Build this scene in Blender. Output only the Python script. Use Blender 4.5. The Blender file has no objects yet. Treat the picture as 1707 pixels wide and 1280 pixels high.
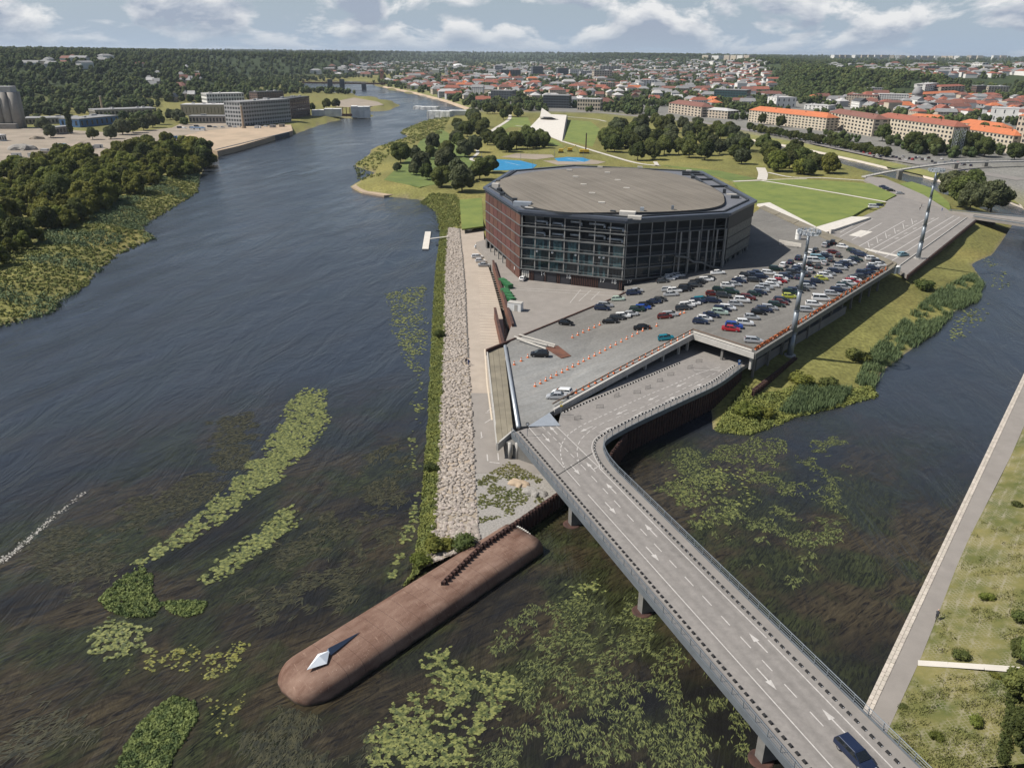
import bpy, bmesh, math, random
import numpy as np
from mathutils import Vector, Matrix
random.seed(7); rng = np.random.default_rng(11)
R = math.radians
sc = bpy.context.scene
col = sc.collection

# ------------------------------------------------------------------ camera
CAM_F, CAM_T, CAM_ROLL, CAM_H = 1303.0, R(22.96), 29 / 3074.0, 75.0
R0 = np.array([1.0, 0, 0]); U0 = np.array([0, math.sin(CAM_T), math.cos(CAM_T)]); FW = np.array([0, math.cos(CAM_T), -math.sin(CAM_T)])
RC = math.cos(CAM_ROLL) * R0 + math.sin(CAM_ROLL) * U0
UC = -math.sin(CAM_ROLL) * R0 + math.cos(CAM_ROLL) * U0
CP = np.array([0, 0, CAM_H])
cd = bpy.data.cameras.new('camera'); cam = bpy.data.objects.new('camera', cd); col.objects.link(cam)
cam.matrix_world = Matrix(((RC[0], UC[0], -FW[0], 0), (RC[1], UC[1], -FW[1], 0), (RC[2], UC[2], -FW[2], CAM_H), (0, 0, 0, 1)))
cd.sensor_width = 36.0; cd.lens = 36.0 * CAM_F / 1707.0; cd.clip_start = 1.0; cd.clip_end = 60000
sc.camera = cam

# ------------------------------------------------------------------ sky and sun
SUN_EL, SUN_AZ = R(50), R(184)          # direction towards the sun, azimuth from +X
w = bpy.data.worlds.new('World'); sc.world = w; w.use_nodes = True
nt = w.node_tree; N = nt.nodes; L = nt.links; N.clear()
def nd(t, **k):
    n = N.new(t)
    for a, b in k.items(): setattr(n, a, b)
    return n
sky = nd('ShaderNodeTexSky', sky_type='NISHITA'); sky.sun_disc = False
sky.sun_elevation = SUN_EL; sky.sun_rotation = math.pi / 2 - SUN_AZ
sky.air_density = 1.0; sky.dust_density = 1.5; sky.ozone_density = 1.0; sky.altitude = 100
tc = nd('ShaderNodeTexCoord'); sep = nd('ShaderNodeSeparateXYZ'); L.new(tc.outputs['Generated'], sep.inputs[0])
# cumulus seen nearly edge-on: direction stretched upwards so that clouds flatten towards the horizon
def mth(op, a, b=None, c=None):
    n = nd('ShaderNodeMath', operation=op)
    for i, v in enumerate((a, b, c)):
        if v is None: continue
        if isinstance(v, (int, float)): n.inputs[i].default_value = v
        else: L.new(v, n.inputs[i])
    return n.outputs[0]
zc = mth('MAXIMUM', sep.outputs[2], 0.0)
zw = mth('MULTIPLY', mth('POWER', zc, 0.7), 1.15)
cmb = nd('ShaderNodeCombineXYZ'); L.new(sep.outputs[0], cmb.inputs[0]); L.new(sep.outputs[1], cmb.inputs[1]); L.new(zw, cmb.inputs[2])
n1 = nd('ShaderNodeTexNoise'); n1.inputs['Scale'].default_value = 10.5; n1.inputs['Detail'].default_value = 9; n1.inputs['Roughness'].default_value = 0.58; n1.inputs['Distortion'].default_value = 0.25
L.new(cmb.outputs[0], n1.inputs['Vector'])
cov = nd('ShaderNodeMapRange'); cov.inputs['From Max'].default_value = 0.30; cov.inputs['To Min'].default_value = 0.12; cov.inputs['To Max'].default_value = 0.0; L.new(zc, cov.inputs['Value'])   # clouds close up towards the horizon
rp = nd('ShaderNodeValToRGB'); rp.color_ramp.elements[0].position = 0.56; rp.color_ramp.elements[1].position = 0.64
L.new(mth('ADD', n1.outputs['Fac'], cov.outputs[0]), rp.inputs[0])
off = nd('ShaderNodeVectorMath', operation='ADD'); off.inputs[1].default_value = (0.0, 0.0, 0.030); L.new(cmb.outputs[0], off.inputs[0])
n2 = nd('ShaderNodeTexNoise'); n2.inputs['Scale'].default_value = 10.5; n2.inputs['Detail'].default_value = 7; n2.inputs['Roughness'].default_value = 0.55; n2.inputs['Distortion'].default_value = 0.25
L.new(off.outputs[0], n2.inputs['Vector'])
rp2 = nd('ShaderNodeValToRGB'); e = rp2.color_ramp.elements                                    # lit tops and grey-blue undersides
e[0].position = 0.45; e[0].color = (9.8, 9.9, 10.0, 1); e[1].position = 0.60; e[1].color = (4.3, 5.0, 6.2, 1)
L.new(n2.outputs['Fac'], rp2.inputs[0])
# the clear sky pales towards the horizon
hz = nd('ShaderNodeMapRange'); hz.inputs['From Max'].default_value = 0.16; hz.inputs['To Min'].default_value = 0.9; hz.inputs['To Max'].default_value = 0.0
L.new(zc, hz.inputs['Value'])
mx2 = nd('ShaderNodeMix', data_type='RGBA'); L.new(hz.outputs[0], mx2.inputs[0]); L.new(sky.outputs[0], mx2.inputs[6]); mx2.inputs[7].default_value = (5.0, 6.3, 8.0, 1)
hz2 = nd('ShaderNodeMapRange'); hz2.inputs['From Max'].default_value = 0.03; hz2.inputs['To Min'].default_value = 0.25; hz2.inputs['To Max'].default_value = 1.0; L.new(zc, hz2.inputs['Value'])
mx = nd('ShaderNodeMix', data_type='RGBA'); L.new(mth('MULTIPLY', rp.outputs[0], hz2.outputs[0]), mx.inputs[0]); L.new(mx2.outputs[2], mx.inputs[6]); L.new(rp2.outputs[0], mx.inputs[7])
bg = nd('ShaderNodeBackground'); bg.inputs['Strength'].default_value = 0.068
L.new(mx.outputs[2], bg.inputs['Color'])
wo = nd('ShaderNodeOutputWorld'); L.new(bg.outputs[0], wo.inputs[0])
ld = bpy.data.lights.new('sun', 'SUN'); ld.energy = 5.0; ld.angle = R(0.53); ld.color = (1.0, 0.95, 0.87)
sun = bpy.data.objects.new('sun', ld); col.objects.link(sun)
sd = Vector((math.cos(SUN_EL) * math.cos(SUN_AZ), math.cos(SUN_EL) * math.sin(SUN_AZ), math.sin(SUN_EL)))
sun.rotation_euler = sd.to_track_quat('Z', 'Y').to_euler(); sun.location = (-200, 100, 300)
vs = sc.view_settings; vs.view_transform = 'Standard'; vs.look = 'None'; vs.exposure = 0.32; vs.gamma = 1.0
sc.cycles.max_bounces = 5; sc.cycles.diffuse_bounces = 2; sc.cycles.glossy_bounces = 3; sc.cycles.transmission_bounces = 3; sc.cycles.volume_bounces = 0
sc.cycles.transparent_max_bounces = 8; sc.cycles.use_denoising = True; sc.cycles.caustics_reflective = False; sc.cycles.caustics_refractive = False

# ------------------------------------------------------------------ helpers
def ray(px, py): return (px - 853.5) / CAM_F * RC - (py - 640) / CAM_F * UC + FW
def P(px, py, z=0.0):                   # the ground point at height z that the photograph shows at this spot
    d = ray(px, py); p = CP + d * ((z - CAM_H) / d[2]); return Vector((p[0], p[1], z))
def W(pts, z=0.0): return [P(a, b, z) for a, b in pts]
def top_at(px, py, x, y):               # height of a point standing over (x, y)
    d = ray(px, py); return CAM_H + d[2] * math.hypot(x, y) / math.hypot(d[0], d[1])

MATS = {}
def mat(name, c, rough=0.8, var=0.0, scale=1.0, bump=0.0, bscale=None, metal=0.0, c2=None, spec=0.4, detail=6, stretch=None, objrand=0.0, alpha=None, rmp=(.3, .7), coord='pos', translucent=0.0):
    m = bpy.data.materials.new(name); m.use_nodes = True; t = m.node_tree; n = t.nodes; l = t.links
    b = n['Principled BSDF']; b.inputs['Roughness'].default_value = rough; b.inputs['Metallic'].default_value = metal
    b.inputs['Specular IOR Level'].default_value = spec
    b.inputs['Base Color'].default_value = (*c, 1)
    out = None
    if var or c2 or bump:
        if coord == 'pos': g = n.new('ShaderNodeNewGeometry').outputs['Position']
        else: g = n.new('ShaderNodeTexCoord').outputs['Object']
        if stretch:
            mp = n.new('ShaderNodeMapping'); mp.inputs['Scale'].default_value = stretch[0]; mp.inputs['Rotation'].default_value = (0, 0, stretch[1]); l.new(g, mp.inputs[0]); g = mp.outputs[0]
    if var or c2:
        a = n.new('ShaderNodeTexNoise'); a.inputs['Scale'].default_value = scale; a.inputs['Detail'].default_value = detail; a.inputs['Roughness'].default_value = 0.62
        l.new(g, a.inputs['Vector'])
        r = n.new('ShaderNodeValToRGB'); r.color_ramp.elements[0].position = rmp[0]; r.color_ramp.elements[1].position = rmp[1]
        lo = c2 if c2 else tuple(x * (1 - var) for x in c); hi = c if c2 else tuple(min(1, x * (1 + var)) for x in c)
        r.color_ramp.elements[0].color = (*lo, 1); r.color_ramp.elements[1].color = (*hi, 1)
        l.new(a.outputs['Fac'], r.inputs[0]); out = r.outputs[0]
    if objrand:
        oi = n.new('ShaderNodeObjectInfo'); h = n.new('ShaderNodeHueSaturation')
        m1 = n.new('ShaderNodeMapRange'); m1.inputs['To Min'].default_value = 1 - objrand; m1.inputs['To Max'].default_value = 1 + objrand
        m2 = n.new('ShaderNodeMapRange'); m2.inputs['To Min'].default_value = 0.5 - 0.06 * objrand; m2.inputs['To Max'].default_value = 0.5 + 0.05 * objrand
        wn = n.new('ShaderNodeTexWhiteNoise'); wn.noise_dimensions = '1D'
        l.new(oi.outputs['Random'], m1.inputs['Value']); l.new(oi.outputs['Random'], wn.inputs['W']); l.new(wn.outputs['Value'], m2.inputs['Value'])
        l.new(m1.outputs[0], h.inputs['Value']); l.new(m2.outputs[0], h.inputs['Hue'])
        if out is not None: l.new(out, h.inputs['Color'])
        else: h.inputs['Color'].default_value = (*c, 1)
        out = h.outputs[0]
    if out is not None: l.new(out, b.inputs['Base Color'])
    if bump:
        a = n.new('ShaderNodeTexNoise'); a.inputs['Scale'].default_value = bscale or scale * 3; a.inputs['Detail'].default_value = 5
        l.new(g, a.inputs['Vector']); q = n.new('ShaderNodeBump'); q.inputs['Strength'].default_value = min(1, bump); q.inputs['Distance'].default_value = max(0.1, bump)
        l.new(a.outputs['Fac'], q.inputs['Height']); l.new(q.outputs[0], b.inputs['Normal'])
    if translucent:
        tr = n.new('ShaderNodeBsdfTranslucent'); ms = n.new('ShaderNodeMixShader'); ms.inputs[0].default_value = translucent
        if out is not None: l.new(out, tr.inputs['Color'])
        else: tr.inputs['Color'].default_value = (*c, 1)
        l.new(b.outputs[0], ms.inputs[1]); l.new(tr.outputs[0], ms.inputs[2]); l.new(ms.outputs[0], n['Material Output'].inputs[0])
    MATS[name] = m; return m

class MB:                               # collects vertices and faces for ONE mesh object
    def __init__(s): s.v = []; s.f = []
    def add(s, vs, fs):
        o = len(s.v); s.v.extend([tuple(x) for x in vs]); s.f.extend([tuple(i + o for i in q) for q in fs]); return s
    def quad(s, a, b, c, d): return s.add([a, b, c, d], [(0, 1, 2, 3)])
    def poly(s, pts): return s.add(pts, [tuple(range(len(pts)))])
    def prism(s, poly, z0, z1, bottom=False):       # poly: (x, y) pairs; z0/z1 numbers or lists
        n = len(poly)
        if sum(poly[i][0] * poly[(i + 1) % n][1] - poly[(i + 1) % n][0] * poly[i][1] for i in range(n)) < 0:
            poly = list(reversed(poly)); z0 = list(reversed(z0)) if isinstance(z0, list) else z0; z1 = list(reversed(z1)) if isinstance(z1, list) else z1
        A = z0 if isinstance(z0, list) else [z0] * n; B = z1 if isinstance(z1, list) else [z1] * n
        vs = [(p[0], p[1], A[i]) for i, p in enumerate(poly)] + [(p[0], p[1], B[i]) for i, p in enumerate(poly)]
        fs = [tuple(range(n, 2 * n))] + [(i, (i + 1) % n, (i + 1) % n + n, i + n) for i in range(n)]
        if bottom: fs.append(tuple(reversed(range(n))))
        return s.add(vs, fs)
    def box(s, c, d, rz=0.0):
        x, y, z = d[0] / 2, d[1] / 2, d[2] / 2; ca, sa = math.cos(rz), math.sin(rz)
        vs = [(c[0] + a * ca - b * sa, c[1] + a * sa + b * ca, c[2] + e) for e in (-z, z) for a, b in ((-x, -y), (x, -y), (x, y), (-x, y))]
        return s.add(vs, [(0, 3, 2, 1), (4, 5, 6, 7), (0, 1, 5, 4), (1, 2, 6, 5), (2, 3, 7, 6), (3, 0, 4, 7)])
    def beam(s, a, b, wd, ht):          # a box along a segment; ht below the segment line
        a = Vector(a); b = Vector(b); d = (b - a); u = Vector((-d.y, d.x, 0))
        u = u.normalized() * (wd / 2) if u.length > 1e-6 else Vector((wd / 2, 0, 0)); h = Vector((0, 0, ht))
        vs = [a - u - h, a + u - h, b + u - h, b - u - h, a - u, a + u, b + u, b - u]
        return s.add(vs, [(0, 1, 2, 3), (7, 6, 5, 4), (0, 4, 5, 1), (1, 5, 6, 2), (2, 6, 7, 3), (3, 7, 4, 0)])
    def tube(s, a, b, r0, r1=None, n=8, cap=True):
        a = Vector(a); b = Vector(b); r1 = r0 if r1 is None else r1; q = (b - a).to_track_quat('Z', 'Y')
        vs = []
        for p, r in ((a, r0), (b, r1)):
            for i in range(n): vs.append(p + q @ Vector((math.cos(2 * math.pi * i / n) * r, math.sin(2 * math.pi * i / n) * r, 0)))
        fs = [(i, (i + 1) % n, (i + 1) % n + n, i + n) for i in range(n)]
        if cap: fs += [tuple(reversed(range(n))), tuple(range(n, 2 * n))]
        return s.add(vs, fs)
    def lathe(s, c, prof, n=12):        # prof: (r, z)
        vs = [(c[0] + r * math.cos(2 * math.pi * i / n), c[1] + r * math.sin(2 * math.pi * i / n), c[2] + z) for r, z in prof for i in range(n)]
        fs = [(j * n + i, j * n + (i + 1) % n, (j + 1) * n + (i + 1) % n, (j + 1) * n + i) for j in range(len(prof) - 1) for i in range(n)]
        fs += [tuple(reversed(range(n))), tuple(range((len(prof) - 1) * n, len(prof) * n))]
        return s.add(vs, fs)
    def mesh(s, name, m, off=(0, 0, 0), smooth=False):
        me = bpy.data.meshes.new(name); me.from_pydata([(v[0] - off[0], v[1] - off[1], v[2] - off[2]) for v in s.v], [], s.f)
        if m: me.materials.append(MATS[m] if isinstance(m, str) else m)
        if smooth: me.polygons.foreach_set('use_smooth', [True] * len(me.polygons))
        me.update(); return me
    def build(s, name, m, parent=None, local=False, smooth=False, kind=None, label=None, cat=None, group=None):
        off = (0, 0, 0)
        if parent is not None and not local:
            p = parent; o = Vector((0, 0, 0))
            while p is not None: o += p.location; p = p.parent
            off = o
        ob = bpy.data.objects.new(name, s.mesh(name, m, off, smooth)); col.objects.link(ob); ob.parent = parent
        return tag(ob, label, cat, group, kind)
def tag(o, label=None, cat=None, group=None, kind=None):
    if label: o['label'] = label
    if cat: o['category'] = cat
    if group: o['group'] = group
    if kind: o['kind'] = kind
    return o
def thing(name, label, cat, loc=(0, 0, 0), rz=0.0, group=None, sc_=1.0):
    o = bpy.data.objects.new(name, None); col.objects.link(o); o.location = loc; o.rotation_euler = (0, 0, rz); o.scale = (sc_, sc_, sc_)
    o.empty_display_size = 0.5
    return tag(o, label, cat, group)
def inst(name, me, parent=None, loc=(0, 0, 0), rz=0.0, s=1.0, m=None):
    o = bpy.data.objects.new(name, me); col.objects.link(o); o.parent = parent; o.location = loc; o.rotation_euler = (0, 0, rz)
    o.scale = (s, s, s) if isinstance(s, (int, float)) else s
    if m:
        o.material_slots[0].link = 'OBJECT'; o.material_slots[0].material = MATS[m] if isinstance(m, str) else m
    return o
ORD = ['first', 'second', 'third', 'fourth', 'fifth', 'sixth', 'seventh', 'eighth', 'ninth', 'tenth', 'eleventh', 'twelfth', 'thirteenth', 'fourteenth', 'fifteenth', 'sixteenth', 'seventeenth', 'eighteenth', 'nineteenth', 'twentieth']
TENS = {2: 'twenty', 3: 'thirty', 4: 'forty', 5: 'fifty', 6: 'sixty', 7: 'seventy', 8: 'eighty', 9: 'ninety'}
def ordw(i):                            # 0 -> first
    n = i + 1
    if n <= 20: return ORD[i]
    t, u = divmod(n, 10)
    return TENS[t][:-1] + 'ieth' if u == 0 else TENS[t] + '-' + ORD[u - 1]
def jx(x, y, z):
    v = np.array([x, y, z]) - CP; return 853.5 + CAM_F * (v @ RC) / (v @ FW)
def jy(x, y, z):
    v = np.array([x, y, z]) - CP; return 640 - CAM_F * (v @ UC) / (v @ FW)
def sdf(poly, X, Y):                    # positive inside
    X = np.asarray(X, float); Y = np.asarray(Y, float); d2 = np.full(X.shape, 1e18); ins = np.zeros(X.shape, bool); n = len(poly)
    for i in range(n):
        ax, ay = poly[i][0], poly[i][1]; bx, by = poly[(i + 1) % n][0], poly[(i + 1) % n][1]
        ex, ey = bx - ax, by - ay; wx, wy = X - ax, Y - ay
        t = np.clip((wx * ex + wy * ey) / max(1e-9, ex * ex + ey * ey), 0, 1)
        d2 = np.minimum(d2, (wx - t * ex) ** 2 + (wy - t * ey) ** 2)
        if ay != by:
            c = ((ay > Y) != (by > Y)) & (X < ex * (Y - ay) / ey + ax); ins ^= c
    return np.where(ins, 1, -1) * np.sqrt(d2)
def scatter(poly, n, seed=0):           # n uniform points inside a polygon
    g = np.random.default_rng(seed); xs = [p[0] for p in poly]; ys = [p[1] for p in poly]; out = []
    while len(out) < n:
        k = max(64, (n - len(out)) * 3); x = g.uniform(min(xs), max(xs), k); y = g.uniform(min(ys), max(ys), k); s = sdf(poly, x, y)
        out += [(a, b) for a, b, q in zip(x, y, s) if q > 0]
    return out[:n]
def sstep(t): t = np.clip(t, 0, 1); return t * t * (3 - 2 * t)
def lattice_noise(X, Y, s, seed):       # smooth value noise, -1..1
    x = np.asarray(X, float) / s; y = np.asarray(Y, float) / s; i = np.floor(x).astype(np.int64); j = np.floor(y).astype(np.int64); fx = sstep(x - i); fy = sstep(y - j)
    def hsh(a, b):
        h = (a * 374761393 + b * 668265263 + seed * 1442695041) & 0xFFFFFFFF; h = ((h ^ (h >> 13)) * 1274126177) & 0xFFFFFFFF; return ((h ^ (h >> 16)) & 0xFFFF) / 32767.5 - 1
    return (hsh(i, j) * (1 - fx) + hsh(i + 1, j) * fx) * (1 - fy) + (hsh(i, j + 1) * (1 - fx) + hsh(i + 1, j + 1) * fx) * fy

# ------------------------------------------------------------------ materials of the setting
mat('asphalt_grey', (0.20, 0.185, 0.170), 0.9, 0.12, 0.25, detail=10)
mat('deck_asphalt', (0.155, 0.148, 0.135), 0.9, 0.22, 0.12, detail=10)
mat('road_asphalt', (0.215, 0.200, 0.187), 0.88, 0.16, 0.5, detail=10, stretch=((1.4, .10, 1), R(-21)))
mat('under_asphalt', (0.17, 0.16, 0.15), 0.9, 0.1, 0.3)
mat('promenade_tan', (0.335, 0.285, 0.235), 0.9, 0.10, 0.3, detail=9)
mat('promenade_grey', (0.225, 0.205, 0.185), 0.9, 0.10, 0.3, detail=9)
mat('white_line', (0.50, 0.48, 0.455), 0.7, 0.0, 2.5, c2=(0.34, 0.32, 0.30))
mat('cream_line', (0.55, 0.47, 0.37), 0.7, 0.12, 2.0)
mat('gravel', (0.25, 0.235, 0.215), 0.95, 0.3, 3.0, bump=0.3, bscale=6, detail=10)
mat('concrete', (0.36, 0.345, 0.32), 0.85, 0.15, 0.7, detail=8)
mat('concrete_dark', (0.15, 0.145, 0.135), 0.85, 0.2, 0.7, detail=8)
mat('concrete_pale', (0.52, 0.49, 0.44), 0.85, 0.10, 0.5, detail=8)
mat('steel_grey', (0.19, 0.215, 0.24), 0.45, 0.1, 0.8, metal=0.4)
mat('steel_pale', (0.42, 0.45, 0.48), 0.4, 0.08, 0.8, metal=0.5)
mat('steel_dark', (0.045, 0.05, 0.055), 0.5, 0.1, 1.0, metal=0.3)
mat('rubber_black', (0.018, 0.018, 0.019), 0.7)
mat('rust', (0.165, 0.070, 0.042), 0.85, 0.0, 0.5, c2=(0.075, 0.036, 0.026), detail=9, bump=0.05, bscale=9)
mat('rust_dark', (0.085, 0.040, 0.030), 0.9, 0.0, 0.8, c2=(0.030, 0.018, 0.016), detail=9)
mat('paint_white', (0.72, 0.72, 0.70), 0.6, 0.05, 1.0)
mat('orange', (0.62, 0.15, 0.035), 0.6, 0.08, 2.0)
mat('lawn', (0.170, 0.200, 0.044), 0.95, 0.0, 0.11, c2=(0.100, 0.138, 0.030), detail=12, rmp=(.33, .68), bump=0.1, bscale=3)
mat('lawn_rough', (0.135, 0.170, 0.040), 0.95, 0.0, 0.09, c2=(0.070, 0.105, 0.025), detail=10, bump=0.3, bscale=1.5)
mat('dry_grass', (0.20, 0.185, 0.065), 0.95, 0.0, 0.12, c2=(0.105, 0.125, 0.035), detail=10, bump=0.3, bscale=2)
mat('sand', (0.42, 0.32, 0.225), 0.95, 0.0, 0.06, c2=(0.30, 0.235, 0.165), detail=9)
mat('earth', (0.31, 0.255, 0.20), 0.95, 0.0, 0.05, c2=(0.20, 0.17, 0.13), detail=9)
mat('path_pale', (0.47, 0.44, 0.39), 0.9, 0.08, 0.3)
mat('stone', (0.275, 0.240, 0.208), 0.9, 0.25, 0.9, objrand=0.25, coord='obj')
mat('embank_stone', (0.43, 0.385, 0.33), 0.9, 0.12, 0.8, detail=8, objrand=0.12)
mat('pad_green', (0.195, 0.205, 0.062), 0.6, 0.0, 1.7, c2=(0.048, 0.064, 0.020), detail=4, rmp=(.42, .60))
mat('pad_yellow', (0.20, 0.19, 0.04), 0.6, 0.0, 2.0, c2=(0.075, 0.085, 0.022), detail=4, rmp=(.42, .60))
mat('weed', (0.150, 0.168, 0.055), 0.6, 0.0, 1.6, c2=(0.020, 0.027, 0.011), detail=4, rmp=(.42, .62))
mat('weed_dark', (0.055, 0.052, 0.024), 0.6, 0.0, 1.2, c2=(0.016, 0.018, 0.010), detail=4, rmp=(.4, .62))
mat('reed', (0.185, 0.225, 0.066), 0.8, 0.0, 0.9, c2=(0.050, 0.080, 0.022), detail=4, rmp=(.4, .6))
mat('reed_blue', (0.130, 0.175, 0.070), 0.8, 0.0, 0.35, c2=(0.062, 0.096, 0.040), detail=4)
mat('bank_green', (0.195, 0.205, 0.046), 0.85, 0.0, 0.4, c2=(0.085, 0.108, 0.028), detail=5)
mat('leaf', (0.140, 0.160, 0.046), 0.75, 0.0, 0.45, c2=(0.058, 0.078, 0.024), detail=3, objrand=0.35, coord='obj', translucent=0.38, spec=0.2)
mat('leaf_light', (0.215, 0.225, 0.045), 0.75, 0.0, 0.45, c2=(0.092, 0.112, 0.026), detail=3, objrand=0.3, coord='obj', translucent=0.38, spec=0.2)
mat('leaf_grey', (0.150, 0.165, 0.080), 0.75, 0.0, 0.45, c2=(0.070, 0.086, 0.042), detail=3, objrand=0.25, coord='obj', translucent=0.38, spec=0.2)
mat('leaf_far', (0.085, 0.105, 0.036), 0.85, 0.0, 0.05, c2=(0.034, 0.050, 0.019), detail=3, objrand=0.35, spec=0.1)
mat('bark', (0.10, 0.075, 0.055), 0.9, 0.2, 2.0, coord='obj')

# ------------------------------------------------------------------ water outline (metres) and ground relief
river_left = [(-260, 700), (-120, 590), (0, 543), (50, 531), (92, 518), (100, 500), (140, 478), (158, 455), (200, 420), (262, 396), (236, 381), (246, 371), (290, 345), (328, 322), (333, 300), (342, 275), (362, 262), (480, 229), (522, 213), (560, 201), (585, 197), (626, 195), (612, 188), (655, 182), (668, 176), (650, 168), (600, 160), (560, 155), (520, 151), (506, 147), (500, 141), (520, 138), (580, 136)]
river_right = [(610, 137), (637, 146), (690, 157), (743, 171), (778, 184), (749, 197), (703, 203), (664, 219), (682, 229), (637, 242), (619, 247), (616, 258), (587, 276), (625, 289), (600, 301), (582, 312), (600, 322), (650, 329), (700, 333), (728, 350), (735, 385)]
A_ = W(river_left) + W(river_right) + [P(768, 384, 2), P(806, 398, 2), P(822, 437, 2), P(856, 560, 3)]
A_ = [(p.x, p.y) for p in A_]
chan_left = [(1188, 716), (1250, 718), (1330, 688), (1400, 672), (1455, 655), (1470, 620), (1520, 582), (1560, 556), (1590, 520), (1630, 502), (1640, 470), (1620, 440), (1655, 425), (1672, 400), (1690, 372), (1660, 358), (1620, 340), (1560, 318), (1500, 300), (1440, 284), (1400, 272), (1340, 258), (1254, 243)]
chan_right = [(1254, 236), (1340, 251), (1440, 274), (1481, 284), (1540, 298), (1600, 313), (1640, 323), (1707, 350)]
B_ = [(p.x, p.y) for p in [P(905, 690, 6), P(1020, 722, 6), P(1050, 708, 6), P(1190, 642, 6)] + W(chan_left) + W(chan_right)]
wall_a, wall_b = P(1437, 1184, 1.6), P(1707, 622, 1.6)
WATER = A_ + B_ + [(wall_b.x + 60, wall_b.y + 85), (wall_b.x + 12, wall_b.y + 16), (wall_a.x + 14, wall_a.y), (62, -60), (-420, -60), (-420, 120)]
HX = [-700, 0, 300, 480, 560, 620, 700, 900, 1000, 1150, 1200, 1300, 1340, 1540, 1600, 1707, 2400]
HB = [1000, 1000, 1100, 1450, 2100, 3200, 4800, 4800, 3700, 3200, 2700, 1700, 1330, 1330, 1450, 1500, 1500]
HC = [2000, 2000, 2000, 2200, 3000, 5200, 8500, 8500, 6000, 5200, 4600, 2600, 1850, 1850, 2500, 2600, 2600]
HH = [58, 58, 54, 52, 50, 54, 58, 58, 57, 55, 52, 46, 40, 38, 36, 40, 40]
def ground_h(X, Y):
    X = np.asarray(X, float); Y = np.asarray(Y, float); s = -sdf(WATER, X, Y)
    kk = np.where((X > 45) & (Y < 330), 0.16, 0.25); h = np.where(s > 0, np.minimum(4.0, kk * s), np.maximum(-1.6, 0.4 * s))
    r = np.hypot(X, Y); xp = np.where(Y > 1, 853.5 + 1415 * X / np.maximum(Y, 1), -700.0); xp = np.clip(xp, -700, 2400)
    hb = np.interp(xp, HX, HB); hc = np.interp(xp, HX, HC); hh = np.interp(xp, HX, HH)
    far = sstep((r - hb) / (hc - hb)) * hh + sstep((r - 4500) / 5000) * np.maximum(0, 60 - hh)
    far = far * (1 + 0.10 * lattice_noise(X, Y, 420, 3) + 0.05 * lattice_noise(X, Y, 170, 5))
    return h + np.where(s > 0, far * sstep(s / 420), 0)
def gh(x, y): return float(ground_h(np.array([x]), np.array([y]))[0])
def G_slow(px, py):                          # where the ray of this spot meets the ground
    d = ray(px, py); t = np.concatenate([np.linspace(60, 1500, 480), np.geomspace(1503, 16000, 500)]); X = d[0] * t; Y = d[1] * t; Z = CAM_H + d[2] * t
    g = np.maximum(ground_h(X, Y), 0); k = np.nonzero(Z <= g)[0]
    i = int(k[0]) if len(k) else len(t) - 1
    return Vector((X[i], Y[i], max(g[i], 0)))
az = np.linspace(R(-52), R(52), 680); el = np.concatenate([np.linspace(R(72), R(2.0), 330), np.linspace(R(1.96), R(0.55), 70)]); rr = 72 / np.tan(el); rr = np.concatenate([rr, np.geomspace(rr[-1] * 1.03, 22000, 40)])
AZ, RR = np.meshgrid(az, rr); GX = RR * np.sin(AZ); GY = RR * np.cos(AZ); GZ = ground_h(GX, GY)
def grid_mesh(name, X, Y, Z, m, smooth=True):
    nr, nc = X.shape; me = bpy.data.meshes.new(name); me.vertices.add(nr * nc); me.vertices.foreach_set('co', np.stack([X, Y, Z], -1).astype(np.float32).ravel())
    i = (np.arange(nr - 1)[:, None] * nc + np.arange(nc - 1)[None, :]).ravel(); f = np.stack([i, i + 1, i + nc + 1, i + nc], 1).astype(np.int32)
    me.loops.add(f.size); me.loops.foreach_set('vertex_index', f.ravel()); me.polygons.add(len(f)); me.polygons.foreach_set('loop_start', np.arange(0, f.size, 4, dtype=np.int32)); me.polygons.foreach_set('loop_total', np.full(len(f), 4, np.int32))
    me.materials.append(m); me.update(calc_edges=True)
    if smooth: me.polygons.foreach_set('use_smooth', np.ones(len(f), bool))
    return me
# what covers the ground: meadow, town paving, woodland floor (colour kept per vertex)
cityP = [(p.x, p.y) for p in [P(790, 186, 4), P(1000, 188, 4), P(1165, 205, 4), P(1300, 235, 4), P(1480, 275, 4), P(1707, 335, 4)]] + [(2600, 1200), (2600, 3500), (-150, 4200), (-260, 2600), (-190, 1500)]
sc_ = sdf(cityP, GX, GY); city = np.clip(sc_ / 40 + 0.3, 0, 1)
shore = -sdf(WATER, GX, GY)
hill = np.clip((GZ - 8) / 8, 0, 1) * (1 - 0.0 * city)
nz = lattice_noise(GX, GY, 9, 1) * 0.5 + lattice_noise(GX, GY, 3.1, 2) * 0.3 + lattice_noise(GX, GY, 37, 8) * 0.5
base = np.array([0.150, 0.145, 0.046])[None, None] * (1 + 0.30 * nz[..., None]) + np.array([0.05, 0.03, 0.01])[None, None] * np.clip(lattice_noise(GX, GY, 21, 4), 0, 1)[..., None]
cc = np.array([0.17, 0.165, 0.15])[None, None] * (1 + 0.2 * nz[..., None]); fc = np.array([0.035, 0.050, 0.018])[None, None] * (1 + 0.3 * nz[..., None])
colr = base * (1 - city[..., None]) + cc * city[..., None]; colr = colr * (1 - hill[..., None]) + fc * hill[..., None]
mud = np.clip(1 - shore / 1.2, 0, 1)[..., None]; colr = colr * (1 - 0.7 * mud) + np.array([0.16, 0.13, 0.095])[None, None] * 0.7 * mud
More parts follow.
